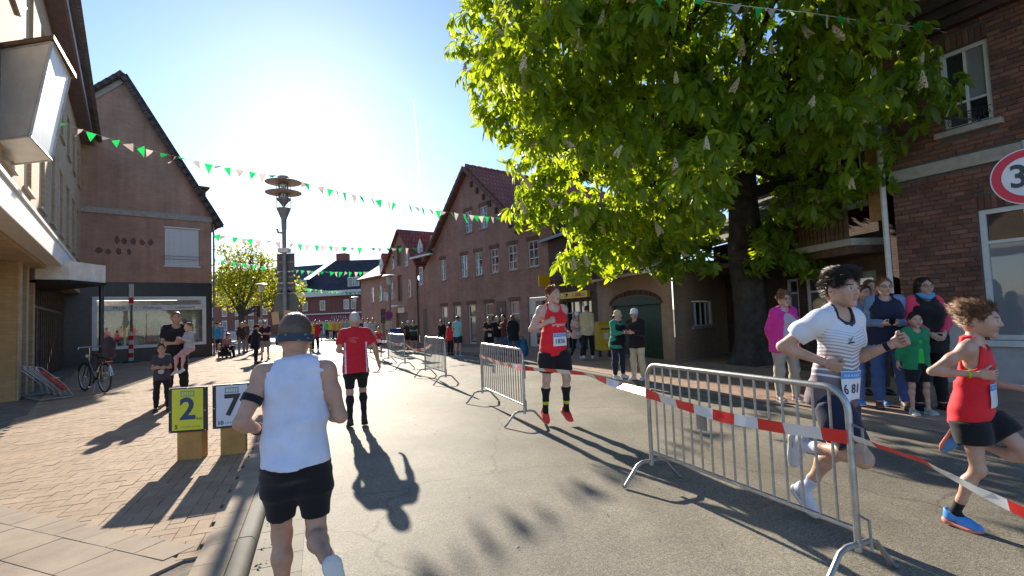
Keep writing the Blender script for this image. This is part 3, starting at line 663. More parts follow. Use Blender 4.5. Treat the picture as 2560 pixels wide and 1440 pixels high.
# iron wall ties and the stepped corbel along the right verge
m_iron = mat('dark_iron', (.03, .03, .03), .6)
for k in range(7):
    t = (k + .5) / 7.5; u = PK[0] + (VR[0] - PK[0]) * t; z = PK[1] + (VR[1] - PK[1]) * t; MB().box(u - .13, u + .05, -.06, -.001, z - .85, z - .55).build('corbel', m_br_dark, H1)
MB().box(12.62, 12.72, -.12, 0, 5.4, 6.6).build('anchor', m_iron, H1)
# left wing with low eaves, white gutter and two pointed dormers
MB().prism([(-.35, 5.3), (3.2, 8.0), (3.2, 8.1), (-.35, 5.42)], 'x', 2.5, 4.6).build('roof', m_redtile, H1)
MB().box(2.5, 5.0, -.42, -.2, 5.3, 5.4).build('gutter', m_white, H1)
for u in (3.1, 4.55):
    dm = MB(); dm.prism([(u - .38, 5.5), (u + .38, 5.5), (u + .38, 6.1), (u, 6.75), (u - .38, 6.1)], 'y', .05, 1.8); D_ = dm.build('dormer', m_redtile, H1)
    mb = MB(); mb.prism([(u - .3, 5.52), (u + .3, 5.52), (u + .3, 6.08), (u, 6.55), (u - .3, 6.08)], 'y', -.01, .045); mb.build('frame', m_white, D_)
    mb = MB(); mb.prism([(u - .2, 5.6), (u - .02, 5.6), (u - .02, 6.35), (u - .2, 6.0)], 'y', -.016, -.011); mb.prism([(u + .02, 5.6), (u + .2, 5.6), (u + .2, 6.0), (u + .02, 6.35)], 'y', -.016, -.011); mb.build('pane', m_glass, D_)
window(H1, 3.0, 3.42, 3.65, 4.75, 2, 3, -.03, .05, .035)
MB().tube([(2.72, -.06, 0), (2.72, -.06, 5.2)], .05, 8).build('downpipe', m_black, H1)
MB().box(3.25, 3.75, -.012, -.002, .05, 2.15).build('door', m_wood, H1)
# warehouse house with hoist doors
H2 = house('warehouse', P, Q, 'narrow brick warehouse gable with dark hoist doors down the middle')
hol = [(-.15, .55, 5.15, 6.5), (-.15, .55, 2.75, 4.5), (-1.0, -.62, 5.0, 6.0), (1.0, 1.38, 5.0, 5.95), (1.35, 1.7, 2.95, 4.1), (-1.25, -.9, 2.95, 4.1), (-.5, 1.2, .02, 2.0)]
wall(H2, 'wall', m_br_post, -2.1, 2.65, 0, 7.6, hol, clips=(((.35, 7.5), (2.7, 4.95)), ((-2.1, 4.95), (.35, 7.5))))
for h in hol[:2] + hol[6:]: MB().box(h[0], h[1], .1, .14, h[2], h[3]).build('door', m_wood, H2)
for h in hol[2:6]: window(H2, h[0], h[1], h[2], h[3], 1, 3, .05, .05, .04)
slab(H2, 'roof', m_redtile, (.35, 7.5), (2.85, 4.8), -.2, 9, .1); slab(H2, 'roof', m_redtile, (-2.3, 4.75), (.35, 7.5), -.2, 9, .1)
MB().box(-.3, .75, -.5, -.002, 2.4, 2.5).build('door_hood', m_offw, H2)
MB().box(-.1, .8, -.06, -.003, 1.98, 2.35).build('name_board', m_offw, H2)
H3 = house('end_house', P, Q, 'last brick house of the right-hand row with a pointed dormer')
wall(H3, 'wall', m_br_post, -6.5, -2.12, 0, 4.7, [(-3.2, -2.75, 2.9, 4.0), (-4.6, -4.1, 2.9, 4.0)])
window(H3, -3.2, -2.75, 2.9, 4.0, 1, 3, .05); window(H3, -4.6, -4.1, 2.9, 4.0, 1, 3, .05)
MB().prism([(-.3, 4.6), (3.5, 7.0), (3.5, 7.1), (-.3, 4.72)], 'x', -6.6, -2.12).build('roof', m_redtile, H3)
dm = MB(); dm.prism([(-3.1, 4.75), (-2.3, 4.75), (-2.3, 5.7), (-2.7, 6.35), (-3.1, 5.7)], 'y', .05, 2.2); D_ = dm.build('dormer', m_redtile, H3)
mb = MB(); mb.prism([(-3.0, 4.8), (-2.4, 4.8), (-2.4, 5.6), (-2.7, 6.1), (-3.0, 5.6)], 'y', -.01, .045); mb.build('frame', m_white, D_)
MB().box(-2.92, -2.48, -.016, -.011, 4.95, 5.6).build('pane', m_glass, D_)
# ---------------------------------------------------------------- post entrance between the houses
P = Vector((1.55, 22.25)); Q = Vector((3.13, 18.43))
L1 = house('post_entrance', P, Q, 'dark recessed post entrance under a yellow sign', 'entrance')
wall(L1, 'wall', m_br_dark, .0, 4.15, 0, 4.7, [(1.35, 3.7, .02, 2.0)], depth=.3)
w = MB()
for x in (1.38, 1.95, 2.5, 3.05, 3.62): w.box(x - .04, x + .04, .2, .28, .02, 1.98)
w.box(1.38, 3.62, .2, .28, 1.5, 1.56); Gz = w.build('glazed_door', mat('grey_frame', (.3, .31, .31), .5), L1)
for x0, x1 in ((1.42, 1.91), (1.99, 2.46), (2.54, 3.01), (3.09, 3.58)): MB().box(x0, x1, .235, .245, .03, 1.98).build('pane', m_glass, Gz)
m_yel = mat('post_yellow', (.80, .50, .015), .4, .05)
sg = MB(); sg.box(1.5, 3.65, -.14, -.003, 2.12, 2.38, .01); SG = sg.build('sign_board', m_yel, L1)
text('DHL', .2, mat('sign_red_brown', (.45, .04, .02), .5), SG, (3.0, -.146, 2.245), bold=.006, xs=1.25)
for k in range(3): MB().box(2.48, 2.68, -.146, -.142, 2.19 + k * .045, 2.205 + k * .045).build('red_line', MATS['sign_red_brown'], SG); MB().box(3.3, 3.5, -.146, -.142, 2.19 + k * .045, 2.205 + k * .045).build('red_line', MATS['sign_red_brown'], SG)
mb = MB(); mb.tube([(1.88, -.15, 2.21), (1.98, -.15, 2.19), (2.06, -.15, 2.22), (2.06, -.15, 2.29), (1.98, -.15, 2.32), (1.88, -.15, 2.30)], .014, 6); mb.tube([(2.06, -.15, 2.25), (2.14, -.15, 2.31)], [.014, .03], 6); mb.build('horn_emblem', m_black, SG)
sg = MB(); sg.box(.72, .80, -.75, -.2, 2.72, 3.2, .01); sg.tube([(.76, -.2, 3.0), (.76, 0, 3.0)], .02, 6); S2 = sg.build('blade_sign', m_yel, L1)
MB().box(-.1, 4.3, -.3, 5, 4.7, 4.82).build('roof', m_black, L1)
# ---------------------------------------------------------------- low garage with the green arched gate
P = Vector((3.13, 18.43)); Q = Vector((4.45, 13.94)); GL = (Q - P).length
GA = house('garage', P, Q, 'low brown garage with green arched gate and white eaves board', 'garage')
m_br_gar = brick_mat('dull_brown_brick', (.38, .25, .15), (.44, .30, .185), (.35, .265, .18), stain=.2)
wall(GA, 'wall', m_br_gar, 0, GL, 0, 2.78, [(1.05, 4.1, 0, 1.72)], depth=.2)
arch = [(1.05, 1.72)] + [(2.575 - 1.525 * math.cos(math.pi * k / 14), 1.72 + .28 * math.sin(math.pi * k / 14)) for k in range(1, 14)] + [(4.1, 1.72)]
MB().prism(arch, 'y', -.012, -.004).build('arch_field', mat('gate_green', (.008, .042, .014), .55, .15, 5, .1), GA)
mb = MB()
for k in range(15): mb.prism([(2.575 - (1.525 + .01) * math.cos(math.pi * k / 15 + .015), 1.73 + .30 * math.sin(math.pi * k / 15 + .015)), (2.575 - 1.535 * math.cos(math.pi * (k + 1) / 15 - .015), 1.73 + .30 * math.sin(math.pi * (k + 1) / 15 - .015)), (2.575 - 1.62 * math.cos(math.pi * (k + 1) / 15 - .015), 1.75 + .44 * math.sin(math.pi * (k + 1) / 15 - .015)), (2.575 - 1.62 * math.cos(math.pi * k / 15 + .015), 1.75 + .44 * math.sin(math.pi * k / 15 + .015))], 'y', -.03, -.003)
mb.build('arch_bricks', m_br_dark, GA)
gt = empty('gate'); gt.parent = GA
for k in range(20):
    x = 1.06 + k * .152; MB().box(x, x + .146, .10, .14, .02, 1.72).build('gate_board', mat('gate_green', (.008, .042, .014)), gt)
MB().box(1.06, 4.09, .085, .099, .3, .4).box(1.06, 4.09, .085, .099, 1.3, 1.4).build('gate_rail', mat('gate_green', (.008, .042, .014)), gt)
MB().box(-.1, GL + .3, -.36, -.33, 2.62, 2.8).build('eaves_board', m_white, GA)
MB().box(-.1, GL + .33, -.33, 6, 2.78, 2.86).build('roof', m_black, GA)
P2 = Q; Q2 = Vector((7.15, 16.3)); WG = house('garage_wing', P2, Q2, 'dark wing of the garage behind the tree with a barred window', 'garage'); L2 = (Q2 - P2).length
wall(WG, 'wall', m_br_gar, .06, L2, 0, 2.7, [(1.0, 2.2, 1.0, 1.75)])
window(WG, 1.0, 2.2, 1.0, 1.75, 4, 1, .06, .04, .04)
MB().box(-.1, L2, -.3, -.27, 2.6, 2.72).build('eaves_board', m_offw, WG); MB().box(0, L2, -.27, 4, 2.7, 2.77).build('roof', m_black, WG)
MB().box(.1, L2, -.02, -.003, .0, .12).build('plinth_strip', m_sill, WG)
# ---------------------------------------------------------------- dark house with balcony, behind the tree
P = Vector((6.75, 16.6)); Q = Vector((7.68, 10.05)); DL = (Q - P).length
DH = house('balcony_house', P, Q, 'dark house with timber balcony and tiled roof beside the tree trunk')
o_ = DL - 5.35
hol = [(2.2 + o_, 2.62 + o_, .9, 2.2), (2.9 + o_, 3.4 + o_, .9, 2.2), (4.3 + o_, 4.95 + o_, .05, 2.2), (3.4 + o_, 5.1 + o_, 3.0, 3.5)]
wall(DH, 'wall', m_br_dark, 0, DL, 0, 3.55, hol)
for h in hol[:2]: window(DH, h[0], h[1], h[2], h[3], 1, 2, .05, .06, .05, transom=[.72])
MB().box(4.3 + o_, 4.95 + o_, .06, .1, .05, 2.2).build('door', mat('pale_green_paint', (.30, .33, .27), .5), DH)
MB().box(4.42 + o_, 4.83 + o_, .045, .0595, 1.2, 2.05).build('door_pane', m_glass, DH)
MB().box(0, DL, -.9, 0, 2.68, 2.82).build('balcony_beam', mat('balcony_paint', (.42, .39, .34), .6, .12), DH); MB().box(0, DL, -.82, -.05, 2.52, 2.68).build('beam_underside', m_wood, DH)
mb = MB(); mb.box(1.9 + o_, DL, -.86, -.8, 3.55, 3.62); BR = mb.build('balcony_rail', m_wood, DH); me = None
for k in range(28):
    x = 1.95 + o_ + k * .12
    if x > DL - .05: break
    if me is None: ob = MB().box(-.045, .045, -.85, -.815, 2.83, 3.55).build('board', m_wood, BR); me = ob.data
    else: ob = link(bpy.data.objects.new('board', me), BR)
    ob.location.x = x
mb = MB(); mb.tube([(3.7 + o_, -.83, 3.6), (3.7 + o_, -.83, 4.3), (4.15 + o_, -.83, 4.2), (4.15 + o_, -.83, 3.6)], .03, 6); mb.build('iron_bracket', m_iron, DH)
MB().prism([(-.45, 3.5), (3.4, 6.6), (3.4, 6.72), (-.45, 3.62)], 'x', -.2, DL).build('roof', tile_mat('grey_roof_tile', (.20, .175, .14), (.27, .235, .19)), DH)
MB().box(-.2, DL, -.52, -.42, 3.48, 3.6).build('gutter', m_offw, DH)
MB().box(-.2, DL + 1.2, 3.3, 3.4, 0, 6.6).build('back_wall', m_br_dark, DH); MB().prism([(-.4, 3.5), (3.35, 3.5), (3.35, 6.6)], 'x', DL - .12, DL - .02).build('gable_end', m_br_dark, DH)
dm = MB(); dm.box(3.9 + o_, 5.1 + o_, .25, 2.0, 3.95, 4.95); Dm = dm.build('dormer', m_offw, DH)
MB().box(4.0 + o_, 4.48 + o_, .235, .249, 4.08, 4.85).build('pane', m_glass, Dm); MB().box(4.54 + o_, 5.0 + o_, .235, .249, 4.08, 4.85).build('pane', m_glass, Dm)
# ---------------------------------------------------------------- tall brick house, right: every brick laid
P = Vector((7.3, 9.4)); Q = P + Vector((.47, -.883)) * 6
RH = house('corner_house', P, Q, 'tall dark red brick house at the right edge with white windows')
m_mortar = mat('mortar', (.13, .115, .10), .95, .2, 10, .4, 120)
LW = (1.2, 2.35, .83, 3.0); UW = (.86, 1.52, 4.44, 5.84)
wall(RH, 'wall', m_mortar, 0, 6, 0, 8.6, [LW, UW, (3.2, 4.3, .83, 3.0), (3.0, 3.7, 4.44, 5.84)], y=.0, depth=.13)
MB().box(.0, .03, .004, 7, 0, 8.6).build('gable_wall', m_br_dark, RH)
m_brick = id_mat('brick_dark_red', [(.20, .09, .06), (.27, .12, .08), (.15, .08, .06), (.31, .155, .105), (.24, .12, .09), (.13, .075, .06)], .85, 70, .5, .2, .25)
bl, bh, jt = .24, .071, .0105; items = []
gl = []
row = 0; z = 1.42
while z < 8.55:
    off = [0, -.125, -.06, -.185][row % 4]; u = off
    while u < 3.3:
        a, b = max(u, .0), min(u + bl, 3.4)
        def blocked(h): return b > h[0] - .005 and a < h[1] + .005 and z + bh > h[2] - .01 and z < h[3] + .26
        def inside_open(h): return a >= h[0] - .02 and b <= h[1] + .02
        segs = [(a, b)]
        for h in (LW, UW):
            if z + bh > h[2] - (.12) and z < h[3] + .25:
                ns = []
                for (p, q) in segs:
                    if q <= h[0] - .004 or p >= h[1] + .004: ns.append((p, q))
                    else:
                        if p < h[0] - .03: ns.append((p, h[0] - .004))
                        if q > h[1] + .03: ns.append((h[1] + .004, q))
                segs = ns
        if 3.74 < z + bh and z < 3.98: segs = []
        for (p, q) in segs:
            if q - p > .04: items.append((p, q, z))
        u += bl + jt
    z += bh + jt; row += 1
for (h) in (LW, UW):                 # soldier courses over the windows
    n = int((h[1] - h[0] + .1) / (.071 + .0105))
    for k in range(n): items.append((h[0] - .05 + k * .0815, h[0] - .05 + k * .0815 + .071, -h[3]))
def vis_brick(q):
    zz = abs(q[2]); v = Vector((P.x, P.y, 0)) + Vector((.47, -.883, 0)) * ((q[0] + q[1]) / 2); px, py, w = project((v.x, v.y, zz)); 
    return (not (1900 < px < 2580 and -20 < py < 1000), 0 if (px > 2300 or py > 600) else 1, w)
items.sort(key=vis_brick)
BW = empty('brickwork'); BW.parent = RH
rest = MB(); cache = {}
for k, (p, q, z) in enumerate(items):
    hh = bh if z > 0 else .235; zz = z if z > 0 else -z + .008; l = q - p; pr = .012 + rng.random() * .006
    if k < 300:
        key = (round(l, 2), z > 0)
        if key not in cache:
            mb = MB(); b_ = .004
            mb.add([(0, .002, 0), (l, .002, 0), (l, .002, hh), (0, .002, hh), (b_, -1, b_), (l - b_, -1, b_), (l - b_, -1, hh - b_), (b_, -1, hh - b_)], [(4, 5, 6, 7), (0, 1, 5, 4), (1, 2, 6, 5), (2, 3, 7, 6), (3, 0, 4, 7)])
            o = mb.build('brick', m_brick, BW); cache[key] = o.data
        else: o = link(bpy.data.objects.new('brick', cache[key]), BW)
        o.location = (p, 0, zz); o.scale = (1, pr, 1)
    else:
        b_ = .004
        rest.add([(p, .002, zz), (q, .002, zz), (q, .002, zz + hh), (p, .002, zz + hh), (p + b_, -pr, zz + b_), (q - b_, -pr, zz + b_), (q - b_, -pr, zz + hh - b_), (p + b_, -pr, zz + hh - b_)], [(4, 5, 6, 7), (0, 1, 5, 4), (1, 2, 6, 5), (2, 3, 7, 6), (3, 0, 4, 7)])
o = rest.build('brick_field', m_brick, RH); tag(o, kind='stuff')
MB().box(-.03, 6, -.06, 0, 3.75, 3.97, .008).build('string_course', m_sill, RH)
MB().box(-.02, 1.14, -.045, 0, .0, 1.4, .005).box(1.14, 6, -.045, 0, 0, .74, .005).build('plinth', mat('painted_plinth', (.50, .50, .50), .7, .1, 3, .15), RH)
mb = MB(); mb.box(-.3, 6, -.3, 0, 6.55, 6.72); mb.box(-.3, 6, -.22, 0, 6.38, 6.55); mb.box(-.3, 6, -.14, 0, 6.22, 6.38); mb.build('cornice', m_br_dark, RH)
mg_sky = glass_mat('window_glass_clean', (.015, .02, .03), .02)
window(RH, *LW, 2, 1, .07, .08, .05, mg=mg_sky, transom=[.745], sill=False); MB().box(LW[0] - .1, LW[1] + .1, -.12, .04, LW[2] - .1, LW[2], .01).build('window_sill', m_white, RH)
uw = window(RH, *UW, 2, 1, .07, .07, .035, mg=mg_sky, transom=[.33], sill=False); MB().box(UW[0] - .12, UW[1] + .12, -.12, .04, UW[2] - .1, UW[2], .01).build('window_sill', m_sill, RH)
mb = MB()
for k in range(5):
    cx = UW[0] + .1 + k * .12; mb.tube([(cx + .05 * math.cos(a_) * (1 - a_ / 14), -.02, UW[2] + .14 + .09 * math.sin(a_) * (1 - a_ / 14)) for a_ in np.linspace(0, 9, 18)], .006, 5)
mb.tube([(UW[0] + .02, -.02, UW[2] + .04), (UW[1] - .02, -.02, UW[2] + .04)], .008, 5); mb.tube([(UW[0] + .02, -.02, UW[2] + .26), (UW[1] - .02, -.02, UW[2] + .26)], .008, 5)
mb.build('iron_scroll_guard', m_iron, uw)
mb = MB(); mb.tube([(-.12, -.1, 0), (-.12, -.1, 6.3)], .05, 8); mb.build('downpipe', m_offw, RH)
mb = MB()
for k in range(9): mb.box(-.42 + k * .034, -.42 + k * .034 + .03, -.02, .02, 3.1, 5.6)
o = mb.build('timber_cladding', mat('orange_timber', (.42, .22, .08), .6, .2, 6, .2), RH)
# ---------------------------------------------------------------- far end of the street
def far_building(name, P, Q, label, zg, ze, zr, mw_, wins, depth=12, inset=3.2):
    r = house(name, P, Q, label, 'building'); L = (Vector(Q) - Vector(P)).length
    hs = [w_ for w_ in wins]
    wall(r, 'wall', mw_, 0, L, zg, ze, hs, depth=.15)
    for h in hs: window(r, *h, 1, 1, .08, .14, sill=False)
    MB().box(.0, .2, .01, depth, 0, ze).build('side_wall', mw_, r); MB().box(L - .2, L, .01, depth, 0, ze).build('side_wall', mw_, r)
    return r, L
P = at(735, 800, 66); Q = at(965, 800, 62); P.z = Q.z = 0
FB, L = far_building('corner_shop', P, Q, 'far red brick corner shop with magenta fascia and grey hipped roof', 2.55, 4.9, 0, m_br_far, [(1.3, 2.2, 3.1, 4.4), (4.0, 4.9, 3.1, 4.4), (7.6, 8.5, 3.1, 4.4), (8.7, 9.5, 3.1, 4.4), (10.4, 11.3, 3.1, 4.4)])
MB().box(-.4, L + .4, -.5, .05, 4.9, 5.55).build('eaves_band', m_offw, FB)
m_slate = tile_mat('slate_roof', (.05, .05, .055), (.075, .072, .078), .4, .25)
mb = MB(); mb.add([(-.3, -.4, 5.55), (L + .3, -.4, 5.55), (L + .3, 12, 5.55), (-.3, 12, 5.55), (3.6, 4, 10.0), (L - 2.6, 4, 9.7), (L - 2.6, 8, 9.7), (3.6, 8, 10.0)], [(0, 1, 5, 4), (1, 2, 6, 5), (2, 3, 7, 6), (3, 0, 4, 7), (4, 5, 6, 7)]); mb.build('roof', m_slate, FB)
MB().box(3.6, 5.0, 4.2, 5.4, 9.2, 11.0).build('chimney', m_br_far, FB)
for x in (.2, 8.2, 10.3):
    dm = MB().box(x, x + 1.9, .1, 3, 5.75, 7.3).build('dormer', m_slate, FB)
    for q in (.1, 1.0): MB().box(x + q, x + q + .8, .06, .095, 5.9, 7.2).build('frame', m_white, dm); MB().box(x + q + .12, x + q + .68, .045, .058, 6.02, 7.08).build('pane', m_glass, dm)
MB().box(-.2, L + .2, -.5, 0, 1.75, 2.55).build('fascia', mat('magenta_fascia', (.32, .035, .13), .5, .1), FB)
strokes(FB, 'fascia_lettering', m_white, L * .45, L * .62, 2.15, .4, -.51, 7, 2)
MB().box(-.3, L + .3, -1.2, 0, 2.56, 2.7).build('awning', m_offw, FB)
w = MB()
for k in range(10): x = .1 + (L - .2) * k / 9; w.box(x - .07, x + .07, -.02, .1, 0, 1.7)
w.box(-.1, L + .1, -.03, .1, 1.69, 1.75)
Sg = w.build('shop_frame', m_white, FB)
for k in range(9): x0 = .1 + (L - .2) * k / 9; x1 = .1 + (L - .2) * (k + 1) / 9; MB().box(x0 + .07, x1 - .07, .03, .05, 0, 1.75).build('pane', m_glass, Sg)
P = at(505, 800, 78); Q = at(750, 800, 72); P.z = Q.z = 0
F2, L = far_building('brick_block', P, Q, 'far three storey brick block behind the yellow-green tree', 0, 7.4, 0, m_br_far, [(1.4 + 2.6 * k, 2.5 + 2.6 * k, z0, z0 + 1.5) for k in range(5) for z0 in (.9, 3.0, 5.2)])
mb = MB(); mb.prism([(-.4, 7.4), (5, 10.4), (5, 10.5), (-.4, 7.5)], 'x', -.3, L + .3); mb.build('roof', m_slate, F2)
P = at(965, 800, 80); Q = at(1000, 800, 60); P.z = Q.z = 0
F3, L = far_building('side_block', P, Q, 'brown house end seen past the last house of the row', 0, 5.2, 0, m_br_post, [(4, 5, 2.9, 4.2), (8, 9, 2.9, 4.2)])
mb = MB(); mb.prism([(-.4, 5.1), (4, 7.8), (4, 7.9), (-.4, 5.2)], 'x', -.3, L + .3); mb.build('roof', m_redtile, F3)
# ================================================================ figures: signed-distance modelling
def surf_nets(D, org, h):
    ins = D < 0
    s = np.zeros(tuple(n - 1 for n in D.shape), np.int8)
    for i in (0, 1):
        for j in (0, 1):
            for k in (0, 1): s += ins[i:D.shape[0] - 1 + i, j:D.shape[1] - 1 + j, k:D.shape[2] - 1 + k]
    act = (s > 0) & (s < 8); I, J, K = np.nonzero(act); n = len(I)
    idx = np.full(act.shape, -1, np.int64); idx[I, J, K] = np.arange(n)
    pos = np.zeros((n, 3)); cnt = np.zeros(n)
    for ax in range(3):
        for a in (0, 1):
            for b in (0, 1):
                o0 = [0, 0, 0]; oth = [q for q in range(3) if q != ax]; o0[oth[0]] = a; o0[oth[1]] = b; o1 = list(o0); o1[ax] = 1
                d0 = D[I + o0[0], J + o0[1], K + o0[2]]; d1 = D[I + o1[0], J + o1[1], K + o1[2]]
                cr = (d0 < 0) != (d1 < 0); t = np.where(cr, d0 / np.where(cr, d0 - d1, 1), 0)
                p = np.tile(np.array(o0, float), (n, 1)); p[:, ax] += t; pos += p * cr[:, None]; cnt += cr
    V = (pos / cnt[:, None] + np.stack([I, J, K], 1)) * h + org
    Fs = []
    for ax in range(3):
        o1, o2 = [(1, 2), (2, 0), (0, 1)][ax]
        sl0 = [slice(None)] * 3; sl1 = [slice(None)] * 3; sl0[ax] = slice(0, -1); sl1[ax] = slice(1, None)
        a = ins[tuple(sl0)]; b = ins[tuple(sl1)]; E = np.nonzero(a != b); c = [e.copy() for e in E]
        ok = (c[o1] > 0) & (c[o2] > 0) & (c[o1] < D.shape[o1] - 1) & (c[o2] < D.shape[o2] - 1)
        c = [e[ok] for e in c]; flip = a[tuple(c)]
        def cell(d1_, d2_):
            q = [e for e in c]; q[o1] = q[o1] - d1_; q[o2] = q[o2] - d2_; return idx[q[0], q[1], q[2]]
        f = np.stack([cell(1, 1), cell(0, 1), cell(0, 0), cell(1, 0)], 1)
        f[~flip] = f[~flip][:, ::-1]; Fs.append(f)
    return V.astype(np.float32), np.concatenate(Fs)
def smin(a, b, k):
    if k <= 0: return np.minimum(a, b)
    h = np.maximum(k - np.abs(a - b), 0) / k
    return np.minimum(a, b) - h * h * k * .25
def smax(a, b, k): return -smin(-a, -b, k)
class Cap:      # round cone between two points
    def __init__(s, a, b, ra, rb, tag='', k=.03, flat=None):
        s.a = np.array(a, float); s.b = np.array(b, float); s.ra, s.rb, s.tag, s.k = ra, rb, tag, k; s.flat = flat
    def box(s):
        r = max(s.ra, s.rb); return np.minimum(s.a, s.b) - r, np.maximum(s.a, s.b) + r
    def d(s, X, Y, Z, off=0.0):
        ba = s.b - s.a; L = max(ba @ ba, 1e-9); x, y, z = X - s.a[0], Y - s.a[1], Z - s.a[2]
        t = np.clip((x * ba[0] + y * ba[1] + z * ba[2]) / L, 0, 1)
        return np.sqrt((x - t * ba[0]) ** 2 + (y - t * ba[1]) ** 2 + (z - t * ba[2]) ** 2) - (s.ra + (s.rb - s.ra) * t) - off
class Ell:      # ellipsoid with a rotation
    def __init__(s, c, r, M=None, tag='', k=.03):
        s.c = np.array(c, float); s.r = np.array(r, float); s.M = np.eye(3) if M is None else np.array(M); s.tag, s.k = tag, k
    def box(s): m = s.r.max(); return s.c - m, s.c + m
    def d(s, X, Y, Z, off=0.0):
        x, y, z = X - s.c[0], Y - s.c[1], Z - s.c[2]; M = s.M
        q = [M[0, i] * x + M[1, i] * y + M[2, i] * z for i in range(3)]; r = s.r + off
        k0 = np.sqrt((q[0] / r[0]) ** 2 + (q[1] / r[1]) ** 2 + (q[2] / r[2]) ** 2)
        return (k0 - 1) * r.min() * np.where(k0 > 1, 1.0, 1.0)
class Loft:     # stack of superelliptic sections along a local z axis
    def __init__(s, org, M, st, tag='', k=.04, p=2.3):
        s.o = np.array(org, float); s.M = np.array(M); s.st = np.array(st, float); s.tag, s.k, s.p = tag, k, p
    def box(s):
        z0, z1 = s.st[0, 0], s.st[-1, 0]; w = s.st[:, 1:3].max() + .06; P = []
        for z in (z0, z1): P.append(s.o + s.M[:, 2] * z)
        return np.minimum(*P) - w, np.maximum(*P) + w
    def d(s, X, Y, Z, off=0.0):
        x, y, z = X - s.o[0], Y - s.o[1], Z - s.o[2]; M = s.M
        a, b, c = (M[0, i] * x + M[1, i] * y + M[2, i] * z for i in range(3)); st = s.st
        w = np.interp(c, st[:, 0], st[:, 1]) + off; dd = np.interp(c, st[:, 0], st[:, 2]) + off; cy = np.interp(c, st[:, 0], st[:, 3])
        q = (np.abs(a / w) ** s.p + np.abs((b - cy) / dd) ** s.p) ** (1 / s.p)
        return np.maximum((q - 1) * np.minimum(w, dd), np.maximum(st[0, 0] - off - c, c - st[-1, 0] - off))
def field(prims, h, off=0.0, pad=.04, offs=None):
    los, his = zip(*[p.box() for p in prims]); mo = (max(offs.values()) if offs else 0) if offs else off
    lo = np.min(los, 0) - mo - pad; hi = np.max(his, 0) + mo + pad
    n = np.ceil((hi - lo) / h).astype(int) + 1
    ax = [(lo[i] + np.arange(n[i]) * h) for i in range(3)]
    D = np.full(n, .25, np.float32)
    for p in prims:
        o = off if offs is None else offs.get(p.tag, off)
        a, b = p.box(); m = o + p.k + .03
        i0 = np.maximum(np.floor((a - m - lo) / h).astype(int), 0); i1 = np.minimum(np.ceil((b + m - lo) / h).astype(int) + 1, n)
        sl = tuple(slice(i0[i], i1[i]) for i in range(3))
        X = ax[0][sl[0]][:, None, None]; Y = ax[1][sl[1]][None, :, None]; Z = ax[2][sl[2]][None, None, :]
        D[sl] = smin(D[sl], p.d(X, Y, Z, o).astype(np.float32), p.k)
    return D, lo, ax
def grids(ax): return ax[0][:, None, None], ax[1][None, :, None], ax[2][None, None, :]
def wrinkle(ax, amp, seed=0, f=28.0, stretch=(1, 1, .6)):
    r = np.random.default_rng(seed); X, Y, Z = grids(ax); w = 0
    for i in range(5):
        v = r.normal(0, 1, 3) * np.array(stretch); v = v / np.linalg.norm(v) * f * (.6 + .5 * i * .5); u = r.normal(0, 1, 3) * 9
        w = w + np.sin(X * v[0] + Y * v[1] + Z * v[2] + r.random() * 6 + 1.3 * np.sin(X * u[0] + Y * u[1] + Z * u[2])) / (1 + .5 * i)
    return (amp * .5 * w).astype(np.float32)
def rot(ax, a):
    return np.array(Matrix.Rotation(a, 3, ax))
def basis(zv, yh):
    """orthonormal basis with z along zv and y as near as possible to yh (columns x,y,z)"""
    z = np.array(zv, float); z /= np.linalg.norm(z); y = np.array(yh, float); y = y - z * (y @ z)
    if np.linalg.norm(y) < 1e-4: y = np.array((1, 0, 0.)) - z * z[0]
    y /= np.linalg.norm(y); x = np.cross(y, z); return np.stack([x, y, z], 1)
